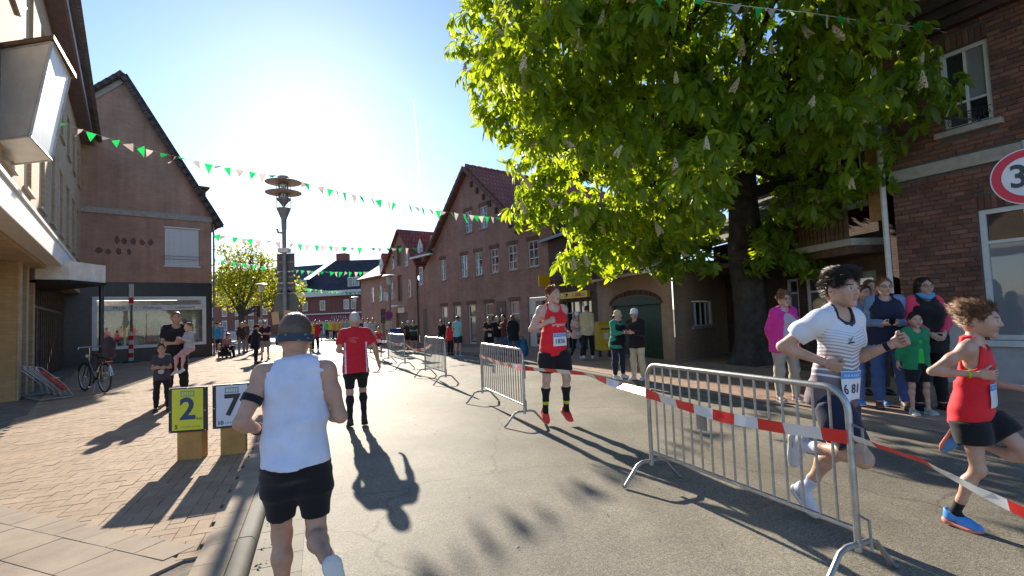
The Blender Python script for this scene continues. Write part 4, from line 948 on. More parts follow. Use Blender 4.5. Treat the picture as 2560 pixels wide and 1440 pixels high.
# ---------------------------------------------------------------- canonical pieces (cached): head, hands, shoes, hair
CACHE = {}
def head_piece(vox, kind='m'):
    key = ('head', vox, kind)
    if key in CACHE: return CACHE[key]
    f = {'m': 1.0, 'f': .93, 'c': .9}[kind]; jw = {'m': 1.0, 'f': .9, 'c': .88}[kind]
    P = [Ell((0, -.014, .030), (.075, .097, .090), k=.03), Ell((0, .030, -.012), (.064, .064, .078), k=.03), Ell((0, .036, -.066), (.047 * jw, .048, .044), k=.03),
         Ell((0, .070, -.099), (.020 * jw, .018, .017), k=.025), Ell((.037, .062, -.024), (.026, .024, .028), k=.03), Ell((-.037, .062, -.024), (.026, .024, .028), k=.03),
         Cap((-.033, .083, .022), (.033, .083, .022), .0115 * f, .0115 * f, k=.02), Ell((0, -.03, -.045), (.054, .058, .06), k=.04)]
    D, lo, ax = field(P, vox, pad=.05); X, Y, Z = grids(ax)
    for sx in (-1, 1):      # eye sockets
        D = smax(D, -(np.sqrt((X - sx * .031) ** 2 + (Y - .107) ** 2 + ((Z - .002) * 1.15) ** 2) - .0185), .014)
    for p in (Cap((0, .091, .012), (0, .108, -.026), .0075, .0115, k=.014), Ell((.0095, .098, -.031), (.009, .010, .0075), k=.010), Ell((-.0095, .098, -.031), (.009, .010, .0075), k=.010),
              Cap((-.017, .083, -.0565), (.017, .083, -.0565), .0065, .0065, k=.008), Cap((-.014, .083, -.0685), (.014, .083, -.0685), .0075, .0075, k=.008)):
        D = smin(D, p.d(X, Y, Z), p.k)
    for sx in (-1, 1):      # lids and ears
        D = smin(D, Cap((sx * .020, .085, .0115), (sx * .043, .080, .0105), .0055, .005).d(X, Y, Z), .006)
        M = rot('Y', sx * .12) @ rot('Z', sx * -.35)
        D = smin(D, Ell((sx * .077, -.012, -.006), (.010, .021, .033), M).d(X, Y, Z), .010)
        D = smax(D, -Ell((sx * .086, -.004, -.004), (.006, .010, .018), M).d(X, Y, Z), .006)
    D = smax(D, -(np.sqrt(((Y - .100) * 1) ** 2 + ((Z + .0625) * 2.2) ** 2 + (X * .3) ** 2) - .0065), .004)   # mouth line
    V, F = surf_nets(D.astype(np.float32), lo, vox); c = V[F].mean(1)
    idx = np.zeros(len(F), int)
    lips = (np.abs(c[:, 0]) < .021) & (c[:, 1] > .078) & (np.abs(c[:, 2] + .0625) < .0125) & (c[:, 1] > .084 - .2 * np.abs(c[:, 0]) ** 1); idx[lips] = 1
    br = (np.abs(np.abs(c[:, 0]) - .032) < .018) & (np.abs(c[:, 2] - .0265 + .10 * np.abs(np.abs(c[:, 0]) - .03)) < .0048) & (c[:, 1] > .06); idx[br] = 2
    CACHE[key] = (V, F, idx); return CACHE[key]
HANDS = {'fist': ((78, 95, 60), 35), 'loose': ((48, 62, 38), 28), 'relax': ((22, 32, 20), 20), 'flat': ((6, 8, 5), 15), 'grip': ((62, 70, 45), 40)}
def hand_piece(vox, pose):
    key = ('hand', vox, pose)
    if key in CACHE: return CACHE[key]
    curl, th = HANDS[pose]
    P = [Cap((0, 0, -.02), (0, 0, .02), .024, .026, k=.02), Cap((-.026, 0, .035), (-.030, 0, .082), .015, .0125, k=.02), Cap((-.009, 0, .03), (-.010, -.001, .088), .016, .0125, k=.02), Cap((.009, 0, .03), (.011, -.001, .088), .016, .0125, k=.02), Cap((.025, 0, .03), (.030, 0, .084), .015, .0125, k=.02), Cap((.022, .006, .012), (.030, .012, .045), .015, .013, k=.02)]
    lens = [(.030, .020, .018), (.038, .025, .020), (.043, .028, .021), (.038, .024, .020)]
    for i, x in enumerate((-.030, -.010, .010, .030)):
        p = np.array((x, 0, .084)); a = 0.0; r = .0092
        for j in range(3):
            a += R(curl[j] * (1 + .06 * (1.5 - i)))
            dv = np.array((x * .12 / .03 * (1 if a < 1 else .3), math.sin(a), math.cos(a))); dv /= np.linalg.norm(dv); q = p + dv * lens[i][j]
            P.append(Cap(p, q, r, r - .0008, k=.004)); p = q; r -= .0008
    p = np.array((.034, .012, .040)); a1 = R(th)
    for j, (l, bend) in enumerate(((.034, 0), (.026, .45))):
        out = .75 - (.95 if pose in ('fist', 'grip') else .35) * j; dv = np.array((out, .45 + .5 * j * (1 if pose in ('fist', 'grip', 'loose') else .4), .75)); dv /= np.linalg.norm(dv); q = p + dv * l
        P.append(Cap(p, q, .0108 - .001 * j, .0098 - .001 * j, k=.006)); p = q
    D, lo, ax = field(P, vox, pad=.02); X, Y, Z = grids(ax)
    V, F = surf_nets(D, lo, vox); CACHE[key] = (V, F); return CACHE[key]
def shoe_piece(vox, part):
    key = ('shoe', vox, part)
    if key in CACHE: return CACHE[key]
    if part == 'upper':
        P = [Cap((0, -.022, .03), (0, -.028, -.038), .043, .041, k=.03), Cap((0, .0, -.02), (0, .085, -.045), .040, .037, k=.03), Cap((0, .07, -.050), (.004, .150, -.060), .041, .030, k=.03), Cap((-.012, .10, -.058), (-.010, .145, -.060), .028, .026, k=.03)]
        D, lo, ax = field(P, vox); X, Y, Z = grids(ax); D = smax(D, Z - (.012 + .30 * np.maximum(-Y - .02, 0) - .12 * np.maximum(Y, 0)), .012); D = smax(D, -(Z + .078), .006)
    else:
        P = [Cap((0, -.030, -.074), (0, -.028, -.074), .040, .040, k=.05), Cap((0, .05, -.074), (0, .06, -.074), .036, .036, k=.05), Cap((0, .120, -.074), (.002, .155, -.072), .045, .036, k=.05), Cap((0, -.03, -.074), (0, .12, -.074), .036, .040, k=.04)]
        D, lo, ax = field(P, vox); X, Y, Z = grids(ax); zb = -.090 + .020 * np.clip((Y - .11) / .08, 0, 1) ** 2 + .012 * np.clip((-Y - .03) / .04, 0, 1) ** 2
        D = smax(smax(D, Z + .062 - .014 * np.clip((-Y) / .05, 0, 1), .006), zb - Z, .008)
    V, F = surf_nets(D.astype(np.float32), lo, vox); CACHE[key] = (V, F); return CACHE[key]
def hair_piece(vox, style):
    key = ('hair', vox, style)
    if key in CACHE: return CACHE[key]
    r = random.Random(hash(style) % 999 if False else sum(map(ord, style)))
    cap = Ell((0, -.016, .032), (.082, .103, .098), k=.02); P = [cap]
    if style in ('wavy', 'curly'):
        for k in range(46 if style == 'curly' else 26):
            a = r.random() * 6.283; e = r.uniform(-.1 if style == 'curly' else .25, 1.35); rr = .085 if style == 'curly' else .083
            P.append(Ell((rr * math.cos(a) * math.cos(e) * .95, -.016 + 1.2 * rr * math.sin(a) * math.cos(e), .035 + 1.1 * rr * math.sin(e)), (.026, .026, .026) if style == 'curly' else (.022, .028, .018), k=.02))
    if style == 'swept':     # blown backwards and up
        for k in range(34):
            a = r.uniform(.2, 2.94) * (1 if r.random() < .5 else -1); e = r.uniform(.1, 1.3); b = np.array((.08 * math.cos(a) * math.cos(e), -.016 + .1 * math.sin(a) * math.cos(e), .035 + .09 * math.sin(e)))
            q = b + np.array((r.uniform(-.012, .012), -.026 - .022 * r.random(), .008 + .016 * r.random())); P.append(Cap(b, q, .020, .007, k=.012))
    if style == 'long':
        P += [Ell((0, -.07, -.06), (.078, .045, .10), k=.04), Ell((.066, -.02, -.06), (.022, .045, .09), k=.03), Ell((-.066, -.02, -.06), (.022, .045, .09), k=.03)]
    if style == 'bun': P += [Ell((0, -.125, .03), (.036, .034, .036), k=.02)]
    if style == 'ponytail': P += [Cap((0, -.11, .04), (0, -.15, -.07), .026, .012, k=.02)]
    if style == 'quiff': P += [Ell((.0, .052, .108), (.056, .052, .030), k=.03), Ell((.0, .0, .120), (.060, .07, .026), k=.03), Ell((-.03, .075, .09), (.03, .025, .022), k=.02), Ell((.03, .072, .092), (.03, .026, .022), k=.02)]
    D, lo, ax = field(P, vox, pad=.03); X, Y, Z = grids(ax)
    D = D + wrinkle(ax, {'buzz': .001, 'short': .0014, 'quiff': .0012}.get(style, .0026), 5, 120, (1, .35, 1))
    # clear the face and the neck
    hl = {'buzz': .058, 'short': .055, 'quiff': .062, 'long': .056, 'curly': .058, 'wavy': .056, 'swept': .056, 'bun': .056, 'ponytail': .056}[style]
    face = Ell((0, .090, -.030), (.066 if style not in ('long', 'curly') else .058, .085, hl + .055), k=.02).d(X, Y, Z)
    D = smax(D, -face, .012)
    if style not in ('long',):
        nape = -.055 if style != 'curly' else -.075
        D = smax(D, (nape + .9 * np.maximum(Y + .045, 0)) - Z, .012)
        for sx in (-1, 1): D = smax(D, -Ell((sx * .085, -.006, -.012), (.022, .026, .036)).d(X, Y, Z), .008)
    V, F = surf_nets(D.astype(np.float32), lo, vox)
    # loose locks along the surface so that the outline is not smooth
    if vox < .007 and style != 'buzz':
        nrm = np.cross(V[F[:, 1]] - V[F[:, 0]], V[F[:, 2]] - V[F[:, 0]]); nrm /= np.linalg.norm(nrm, axis=1)[:, None] + 1e-9; c = V[F].mean(1); g = np.random.default_rng(3)
        near = vox < .0052; pick = g.choice(len(F), min(len(F), (3600 if near else 700) if style in ('wavy', 'swept', 'quiff', 'curly') else (2600 if near else 450)), replace=True); VV = []; FF = []; b = len(V)
        for i in pick:
            n_ = nrm[i]; p = c[i]
            fl = np.array((0, -1, .1)) if style == 'swept' else (np.array((p[0] * 4, .6 * (1 if p[1] > .02 else -1), -.4)) if style == 'quiff' else np.array((p[0] * 3, -.6, -.7)))
            fl = fl + g.normal(0, .25 if style == 'quiff' else .15 if style == 'buzz' else .45, 3); fl -= n_ * (fl @ n_); fl /= np.linalg.norm(fl) + 1e-9; sd = np.cross(n_, fl); L = g.uniform(.018, .038) * (1.5 if style in ('swept', 'quiff') else 1)
            lift = {'swept': .6, 'curly': .8, 'wavy': .5, 'quiff': .45, 'buzz': .25}.get(style, .3); tip = p + fl * L + n_ * L * lift * g.random()
            hw_ = (.0013 if style == 'buzz' else .0022) if near else .004; p = p + g.normal(0, .003, 3); L = L * (.32 if style == 'buzz' else 1); tip = p + fl * L + n_ * L * lift * g.random(); VV += [p - fl * .004 - sd * hw_ - n_ * .002, p - fl * .004 + sd * hw_ - n_ * .002, p + n_ * hw_ * 1.4, tip]; k = b + len(VV) - 4
            FF += [(k, k + 1, k + 3, k + 3), (k + 1, k + 2, k + 3, k + 3), (k + 2, k, k + 3, k + 3)]
        tri = [f[:3] for f in FF]
        V2 = np.concatenate([V, np.array(VV, np.float32)]); F2 = [tuple(map(int, f)) for f in F] + tri
        CACHE[key] = (V2, F2); return CACHE[key]
    CACHE[key] = (V, F); return CACHE[key]
# ---------------------------------------------------------------- one figure
def skin(name, c): return mat(name, c, .48, .10, 11, .16, 130, sub=.12, spec=.45)
SK = {'fair': skin('skin_fair', (.56, .33, .235)), 'pale': skin('skin_pale', (.62, .39, .29)), 'tan': skin('skin_tan', (.45, .25, .165)), 'warm': skin('skin_warm', (.52, .295, .20))}
LIP = mat('lips', (.42, .17, .14), .4); EYEW = mat('eye_white', (.72, .70, .67), .25); IRIS = mat('iris_dark', (.035, .025, .02), .2)
def fabric(name, c, rough=.85, bump=.25): return mat('fabric_' + name, c, rough, .06, 7, bump, 260, sheen=.15, spec=.25)
def hairm(name, c):
    key = 'hair_' + name
    if key in MATS: return MATS[key]
    m, t, b = nodes_of(key); b.inputs['Roughness'].default_value = .45; b.inputs['Specular IOR Level'].default_value = .5
    tc = N(t, 'ShaderNodeTexCoord'); mp = N(t, 'ShaderNodeMapping'); mp.inputs['Scale'].default_value = (160, 30, 60); no = N(t, 'ShaderNodeTexNoise', i_Scale=1.0, i_Detail=4.0)
    t.links.new(tc.outputs['Object'], mp.inputs[0]); t.links.new(mp.outputs[0], no.inputs['Vector'])
    cr = N(t, 'ShaderNodeValToRGB'); cr.color_ramp.elements[0].position = .3; cr.color_ramp.elements[1].position = .7; cr.color_ramp.elements[0].color = c4(tuple(x * .7 for x in c)); cr.color_ramp.elements[1].color = c4(tuple(x * 1.3 for x in c))
    t.links.new(no.outputs['Fac'], cr.inputs['Fac']); t.links.new(cr.outputs['Color'], b.inputs['Base Color'])
    bp = N(t, 'ShaderNodeBump', i_Strength=.7, i_Distance=.004); t.links.new(no.outputs['Fac'], bp.inputs['Height']); t.links.new(bp.outputs['Normal'], b.inputs['Normal'])
    MATS[key] = m; return m
def nrm(v): v = np.array(v, float); return v / np.linalg.norm(v)
class Fig: pass
STAND = dict(lean=2, twist=0, side=0, head=(0, 0), uaL=(.16, 0, -1), faL=(.08, .18, -1), uaR=(.16, 0, -1), faR=(.08, .18, -1), thL=(.07, .03, -1), caL=(.03, -.04, -1), thR=(.07, .03, -1), caR=(.03, -.04, -1), ftL=(.15, 1, 0), ftR=(.15, 1, 0), handL='relax', handR='relax', palmL=(-1, .3, 0), palmR=(-1, .3, 0))
def figure(label, H, loc, heading, pose=None, sexy='m', girth=1.0, skin_='fair', vox=.014, z0=0.0, air=0.0, hs=1.0, hvox=None, group=None, face=True, belly=0.0, seat=None, cat='person'):
    po = dict(STAND); po.update(pose or {}); s = H / 1.785; f = Fig(); f.s, f.vox, f.po = s, vox, po
    hvox = hvox or max(.0045, vox * .5)
    T = rot('Z', R(po['twist'])) @ rot('Y', R(po['side'])) @ rot('X', -R(po['lean']))      # torso frame (forward lean)
    pel = np.array((0, 0, 0.))
    sw = (.170 if sexy == 'm' else .152 if sexy == 'f' else .142) * s; hw = (.092 if sexy != 'f' else .098) * s
    def out(v, sx): return np.array((sx * v[0], v[1], v[2]))
    J = {'pel': pel}; st = T @ np.array((0, 0, 1.0))
    J['chest'] = T @ (np.array((0, 0, .40)) * s); J['neck0'] = T @ (np.array((0, -.012, .515)) * s)
    for sx, c in ((-1, 'L'), (1, 'R')):
        J['sh' + c] = T @ np.array((sx * sw, -.012 * s, .475 * s)); u = T @ nrm(out(po['ua' + c], sx)); v = T @ nrm(out(po['fa' + c], sx))
        J['el' + c] = J['sh' + c] + u * .29 * s; J['wr' + c] = J['el' + c] + v * .25 * s; f.__dict__['fv' + c] = v
        J['hip' + c] = np.array((sx * hw, 0, -.03 * s)); J['kn' + c] = J['hip' + c] + nrm(out(po['th' + c], sx)) * .435 * s; J['an' + c] = J['kn' + c] + nrm(out(po['ca' + c], sx)) * .425 * s
    yaw, pit = po['head']; HM = T @ rot('X', R(po['lean']) * .8) @ rot('Z', R(yaw)) @ rot('X', R(pit))
    f.HM = HM; f.hs = s * hs * 1.04
    J['head'] = J['neck0'] + (T @ np.array((0, .03, .055)) * s) + HM @ np.array((0, .012, .105)) * f.hs
    # lowest point on the ground
    def footM(c, sx): return basis(np.cross(np.array((1, 0, 0.)), nrm(out(po['ft' + c], sx))) if True else None, nrm(out(po['ft' + c], sx)))
    low = 1e9; f.FM = {}
    for sx, c in ((-1, 'L'), (1, 'R')):
        y = nrm(out(po['ft' + c], sx)); up = np.array((0, 0, 1.0)) if abs(y[2]) < .9 else -nrm(out(po['ca' + c], sx)); z = up - y * (up @ y)
        if abs(y[2]) >= .9 or y[2] < -.5: cdir = -nrm(out(po['ca' + c], sx)); z = cdir - y * (cdir @ y)
        z = z / np.linalg.norm(z); M = np.stack([np.cross(y, z), y, z], 1); f.FM[c] = M
        for q in ((0, -.06, -.09), (0, .16, -.088), (0, .05, -.09)): low = min(low, (J['an' + c] + M @ np.array(q) * s)[2])
    up = seat - 0 if seat is not None else -low + air
    for k in J: J[k] = J[k] + np.array((0, 0, up))
    f.J = J; f.T = T; f.up = up
    pe = J['pel']; g = girth
    fem = sexy == 'f'
    hipw = (.150 if not fem else .162) * g; st_t = [(-.10, .10 * g, .10 * g, -.01), (-.04, hipw, .112 * g, -.012), (.04, (.15 if not fem else .15) * g, .105 * g, -.005 + belly * .02), (.13, (.136 if not fem else .118) * g + belly * .02, .094 * g + belly * .05, .004 + belly * .03), (.24, (.150 if not fem else .130) * g + belly * .012, .104 * g + belly * .03, .008 + belly * .01), (.34, (.166 if not fem else .142) * g, .112 * g + (.012 if fem else 0), .012), (.42, (.160 if not fem else .135) * g, .098 * g, -.002), (.475, .115, .075, -.012), (.525, .055, .052, -.014)]
    st_t = [(a * s, b * s, c * s, d_ * s) for a, b, c, d_ in st_t]
    B = [Loft(pe, T, st_t, 'torso', .03 * s)]
    hw2 = hw / s + .086 * g + .004; B.append(Loft(pe, T, [(a * s, b * s, c * s, d_ * s) for a, b, c, d_ in [(-.40, hw2 * 1.05, .135 * g, -.016), (-.12, hw2 * 1.02, .135 * g, -.018), (-.02, hw2 * .97, .126 * g, -.012), (.10, hw2 * .85, .112 * g + belly * .05, .002 + belly * .03), (.16, hw2 * .76, .10 * g + belly * .05, .004 + belly * .03)]], 'hem', .05 * s))
    B.append(Ell(pe + np.array((0, -.005, -.045)) * s, np.array((.145 * g, .105 * g, .095)) * s, tag='pelvis', k=.04 * s))
    for sx, c in ((-1, 'L'), (1, 'R')):
        B.append(Ell(pe + np.array((sx * .068, -.055, -.055)) * s, np.array((.078, .072, .08)) * g * s, tag='pelvis', k=.05 * s))
        sh, el, wr = J['sh' + c], J['el' + c], J['wr' + c]; ag = .9 + .1 * g if not fem else .82 * (.8 + .2 * g)
        if sexy == 'c': ag *= .85
        B.append(Cap(J['neck0'] + T @ (np.array((sx * .02, 0, .01)) * s), sh + T @ (np.array((-sx * .01, 0, .015)) * s), .045 * s * ag, .050 * s * ag, 'trap', .05 * s))
        B.append(Ell(sh + T @ (np.array((sx * .005, 0, -.012)) * s), np.array((.062, .062, .07)) * s * ag, T, 'sh' + c, .05 * s))
        mid = sh + (el - sh) * .45
        B.append(Cap(sh, mid, .052 * s * ag, .049 * s * ag, 'ua' + c, .03 * s)); B.append(Cap(mid, el, .049 * s * ag, .038 * s * ag, 'ua' + c, .03 * s))
        m2 = el + (wr - el) * .28; B.append(Cap(el, m2, .038 * s * ag, .042 * s * ag, 'fa' + c, .02 * s)); B.append(Cap(m2, wr, .042 * s * ag, .0265 * s * ag, 'fa' + c, .02 * s)); B.append(Cap(wr, wr + f.__dict__['fv' + c] * .03 * s, .0255 * s * ag, .026 * s * ag, 'fa' + c, .015 * s))
        hp, kn, an = J['hip' + c], J['kn' + c], J['an' + c]; lg = (.92 + .08 * g) * (.88 if sexy == 'c' else 1.0)
        m3 = hp + (kn - hp) * .4; B.append(Cap(hp, m3, .086 * g * s, .079 * lg * s, 'th' + c, .04 * s)); B.append(Cap(m3, kn, .079 * lg * s, .053 * lg * s, 'th' + c, .03 * s)); B.append(Ell(kn + np.array((0, .0, 0)), np.array((.053, .055, .056)) * lg * s, tag='kn' + c, k=.02 * s))
        cd_ = nrm(an - kn); back = np.array((0, -1, 0.)); back = back - cd_ * (back @ cd_); back = back / (np.linalg.norm(back) + 1e-9)
        m4 = kn + (an - kn) * .30 + back * .016 * s; m5 = kn + (an - kn) * .68
        B.append(Cap(kn, m4, .050 * lg * s, .055 * lg * s, 'ca' + c, .03 * s)); B.append(Cap(m4, m5, .055 * lg * s, .036 * lg * s, 'ca' + c, .03 * s)); B.append(Cap(m5, an, .036 * lg * s, .034 * lg * s, 'ca' + c, .03 * s)); B.append(Cap(an, an + f.FM[c] @ (np.array((0, .08, -.045)) * s), .034 * s, .03 * s, 'ft' + c, .02 * s))
    if fem:
        for sx in (-1, 1): B.append(Ell(pe + T @ (np.array((sx * .068, .095 * g, .325)) * s), np.array((.058, .05, .055)) * g * s, tag='torso', k=.045 * s))
    elif sexy == 'm':
        for sx in (-1, 1): B.append(Ell(pe + T @ (np.array((sx * .075, .07, .36)) * s), np.array((.075, .04, .055)) * g * s, tag='torso', k=.05 * s))
    B.append(Cap(J['neck0'] + T @ (np.array((0, 0, -.03)) * s), J['head'] + HM @ (np.array((0, -.025, -.06)) * f.hs), .058 * s, .050 * f.hs if not fem else .045 * f.hs, 'neck', .03 * s))
    f.B = B
    root = empty('person', (loc[0], loc[1], z0), heading, label, cat, group); f.root = root
    # skin
    D, lo, ax = field([p for p in B if p.tag != 'hem'], vox); V, F = surf_nets(D, lo, vox); Vs = [V]; Fs = [F]; idx = [np.zeros(len(F), int)]; b = len(V)
    hV, hF, hi = head_piece(hvox, 'm' if sexy == 'm' else 'f' if fem else 'c'); Vs.append((hV @ (HM.T) * f.hs + J['head']).astype(np.float32)); Fs.append(hF + b); idx.append(hi); b += len(hV)
    for sx, c in ((-1, 'L'), (1, 'R')):
        V_, F_ = hand_piece(max(.0042, hvox * .9), po['hand' + c]); v = f.__dict__['fv' + c]; pn = T @ nrm(out(po['palm' + c], sx)); M = basis(v, pn)
        # the thumb lies on the +x side of the canonical (right) hand: mirror it for the other
        W = V_.copy(); fl = np.cross(M[:, 1], M[:, 2])
        if sx > 0: W = W * np.array((-1, 1, 1)); FF = F_[:, ::-1]
        else: FF = F_
        Mx = np.stack([np.cross(M[:, 1], M[:, 2]), M[:, 1], M[:, 2]], 1)
        if po.get('flip' + c): W = W * np.array((-1, 1, 1)); FF = FF[:, ::-1]
        hsx = s * (.96 if sexy != 'f' else .9); Vs.append((W @ Mx.T * hsx + J['wr' + c] + v * .02 * s).astype(np.float32)); Fs.append(FF + b); idx.append(np.zeros(len(FF), int)); b += len(W)
        f.__dict__['hand' + c] = J['wr' + c] + v * .09 * s; f.__dict__['handM' + c] = Mx
    f.skin = SK[skin_]; f.body_data = (np.concatenate(Vs), np.concatenate(Fs), np.concatenate(idx)); f.sexy = sexy; f.hvox = hvox; f.label = label
    return f
def finish_body(f, brow):
    V, F, I = f.body_data
    o_ = mesh_obj('body', V, F, [f.skin, LIP, brow], f.root, True, I)
    for sx in (-1, 1):
        mb = MB(); mb.lathe([(.0125 * math.sin(a), -.0125 * math.cos(a)) for a in np.linspace(.15, 3.0, 8)], 12)
        W = np.array(mb.V); c = f.J['head'] + f.HM @ (np.array((sx * .031, .0795, .0025)) * f.hs)
        e = mesh_obj('eye', W @ f.HM.T * f.hs + c, mb.F, EYEW, f.root, True)
        mb = MB(); mb.lathe([(.0062, 0), (.0056, .0012), (.003, .0018)], 12); W = np.array(mb.V) @ rot('X', -R(90)).T + np.array((0, .0119, 0)); mesh_obj('iris', W @ f.HM.T * f.hs + c, mb.F, IRIS, e, True)
    return o_
def garment(f, name, m, pieces, cuts=(), k=.03, wr=.004, seed=1, vox=None, f_w=26.0, idx_fn=None, parent=None):
    """pieces: list of (tags, offset or dict, [clip planes (point, normal) keep normal side negative]); cuts: functions(X,Y,Z) > 0 removed"""
    vox = vox or f.vox; s = f.s; allD = None
    allp = []
    for tags, off, clips in pieces: allp += [p for p in f.B if p.tag in tags]
    mo = max([max(o.values()) if isinstance(o, dict) else o for _, o, _ in pieces]) * 1.0
    los, his = zip(*[p.box() for p in allp]); lo = np.min(los, 0) - mo - .05; hi = np.max(his, 0) + mo + .05; n = np.ceil((hi - lo) / vox).astype(int) + 1
    ax = [(lo[i] + np.arange(n[i]) * vox) for i in range(3)]; X, Y, Z = grids(ax); D = np.full(n, .25, np.float32)
    for tags, off, clips in pieces:
        E = np.full(n, .25, np.float32)
        for p in f.B:
            if p.tag not in tags: continue
            o = off.get(p.tag, 0) if isinstance(off, dict) else off
            a, b = p.box(); mm = o + p.k + .03; i0 = np.maximum(np.floor((a - mm - lo) / vox).astype(int), 0); i1 = np.minimum(np.ceil((b + mm - lo) / vox).astype(int) + 1, n); sl = tuple(slice(i0[i], i1[i]) for i in range(3))
            E[sl] = smin(E[sl], p.d(ax[0][sl[0]][:, None, None], ax[1][sl[1]][None, :, None], ax[2][sl[2]][None, None, :], o).astype(np.float32), max(p.k, .02 * s))
        for pt, nv in clips:
            E = np.maximum(E, ((X - pt[0]) * nv[0] + (Y - pt[1]) * nv[1] + (Z - pt[2]) * nv[2]).astype(np.float32))
        D = smin(D, E, k * s)
    if wr: D = D + wrinkle(ax, wr * 1.25, seed, f_w * .75, (1, 1, 1.1)) + wrinkle(ax, wr * .5, seed + 7, f_w * 2.2, (.5, .5, 1.6))
    for c in cuts: D = np.maximum(D, c(X, Y, Z).astype(np.float32))
    V, F = surf_nets(D, lo, vox)
    I = idx_fn(V[F].mean(1)) if idx_fn else None
    return mesh_obj(name, V, F, m, parent or f.root, True, I, 48)
def tp(f, x, y, z): return f.J['pel'] + f.T @ (np.array((x, y, z)) * f.s)       # point in the torso frame
def tdir(f, v): return f.T @ np.array(v, float)
def neck_cut(f, r=.085, drop=.0, fwd=.02):
    a = tp(f, 0, -.01, .50 - drop * .1); b = tp(f, 0, .10 + fwd, .60 - drop)
    c = Cap(a, b, r * f.s, (r + .02) * f.s); return lambda X, Y, Z: -c.d(X, Y, Z)
def tank(f, m, hem=-.10, off=.012, arm=.088, neck=.075, drop=.03, wr=.005, seed=1, loose=.012, name='singlet', mats_idx=None):
    s = f.s; cuts = [neck_cut(f, neck, drop)]
    for sx, c in ((-1, 'L'), (1, 'R')):
        cc = Cap(f.J['sh' + c] + tdir(f, (sx * .012 * s, 0, .03 * s)), f.J['sh' + c] + tdir(f, (sx * .03 * s, 0, -.10 * s)), arm * s, arm * .86 * s); cuts.append(lambda X, Y, Z, cc=cc: -cc.d(X, Y, Z))
    pt = tp(f, 0, 0, hem); up = tdir(f, (0, 0, -1))
    return garment(f, name, m, [(('torso', 'trap', 'hem'), {'torso': (off + loose * .6) * s, 'trap': off * s, 'hem': (off + loose * .6) * s}, [(pt, up)])], cuts, wr=wr * s, seed=seed, idx_fn=mats_idx)
def tshirt(f, m, hem=-.12, off=.014, sleeve=.62, neck=.07, drop=.01, wr=.006, seed=1, loose=.012, sl_off=.022, name='t_shirt', mats_idx=None, long=False, extra=()):
    s = f.s; pcs = [(('torso', 'trap', 'hem'), {'torso': (off + loose * .6) * s, 'trap': off * s, 'hem': (off + loose * .6) * s}, [(tp(f, 0, 0, hem), tdir(f, (0, 0, -1)))])]
    for c in 'LR':
        if not long:
            d_ = nrm(f.J['el' + c] - f.J['sh' + c]); pt = f.J['sh' + c] + d_ * .29 * s * sleeve; pcs.append((('sh' + c, 'ua' + c), {'sh' + c: off * s, 'ua' + c: sl_off * s}, [(pt, d_)]))
        else:
            d_ = nrm(f.J['wr' + c] - f.J['el' + c]); pt = f.J['el' + c] + d_ * .235 * s * long; pcs.append((('sh' + c, 'ua' + c), sl_off * s, [])); pcs.append((('fa' + c,), sl_off * .85 * s, [(pt, d_)]))
    return garment(f, name, m, pcs, [neck_cut(f, neck, drop)] + list(extra), wr=wr * s, seed=seed, idx_fn=mats_idx)
def shorts(f, m, length=.55, off=.014, flare=.03, waist=-.05, wr=.004, seed=2, name='shorts'):
    s = f.s; pcs = [(('torso', 'pelvis'), {'torso': off * s, 'pelvis': (off + .006) * s}, [(tp(f, 0, 0, waist), tdir(f, (0, 0, 1))), (f.J['pel'] + np.array((0, 0, -.19 * s)), (0, 0, -1))])]
    for c in 'LR':
        d_ = nrm(f.J['kn' + c] - f.J['hip' + c]); pcs.append((('th' + c,), (off + .004) * s, [(f.J['hip' + c] + d_ * .435 * s * min(length, .4), d_), (f.J['hip' + c] + d_ * .02 * s, -d_)])); pcs.append((('th' + c,), (off + flare) * s, [(f.J['hip' + c] + d_ * .435 * s * length, d_), (f.J['hip' + c] + d_ * .075 * s, -d_)]))
    return garment(f, name, m, pcs, (), wr=wr * s, seed=seed, k=.045)
def trousers(f, m, off=.016, leg=.022, waist=-.05, wr=.006, seed=3, hem=.96, name='trousers'):
    s = f.s; pcs = [(('torso', 'pelvis'), {'torso': off * s, 'pelvis': off * s}, [(tp(f, 0, 0, waist), tdir(f, (0, 0, 1))), (f.J['pel'] + np.array((0, 0, -.125 * s)), (0, 0, -1))])]
    for c in 'LR':
        d_ = nrm(f.J['an' + c] - f.J['kn' + c]); pcs.append((('th' + c, 'kn' + c), leg * s, [(f.J['hip' + c] + (f.J['hip' + c] - f.J['kn' + c]) * .08, nrm(f.J['hip' + c] - f.J['kn' + c]))])); pcs.append((('ca' + c, 'kn' + c), {'ca' + c: leg * 1.15 * s, 'kn' + c: leg * s}, [(f.J['kn' + c] + d_ * .425 * s * hem, d_)]))
    return garment(f, name, m, pcs, (), wr=wr * s, seed=seed, k=.045, f_w=20)
def socks(f, m, top=.45, off=.005, band=None, name='sock'):
    for c in 'LR':
        d_ = nrm(f.J['an' + c] - f.J['kn' + c]); pt = f.J['kn' + c] + d_ * .425 * f.s * top
        I = None; ms = m
        if band:
            ms = [m, band[0]]; z1 = band[1] * .425 * f.s; z2 = band[2] * .425 * f.s; k0 = f.J['kn' + c].copy()
            I = lambda C, k0=k0, d_=d_, z1=z1, z2=z2: (((C - k0) @ d_ > z1) & ((C - k0) @ d_ < z2)).astype(int)
        garment(f, name, ms, [(('ca' + c, 'ft' + c), off * f.s, [(pt, -d_)])], (), wr=0, vox=min(f.vox, .011), idx_fn=I)
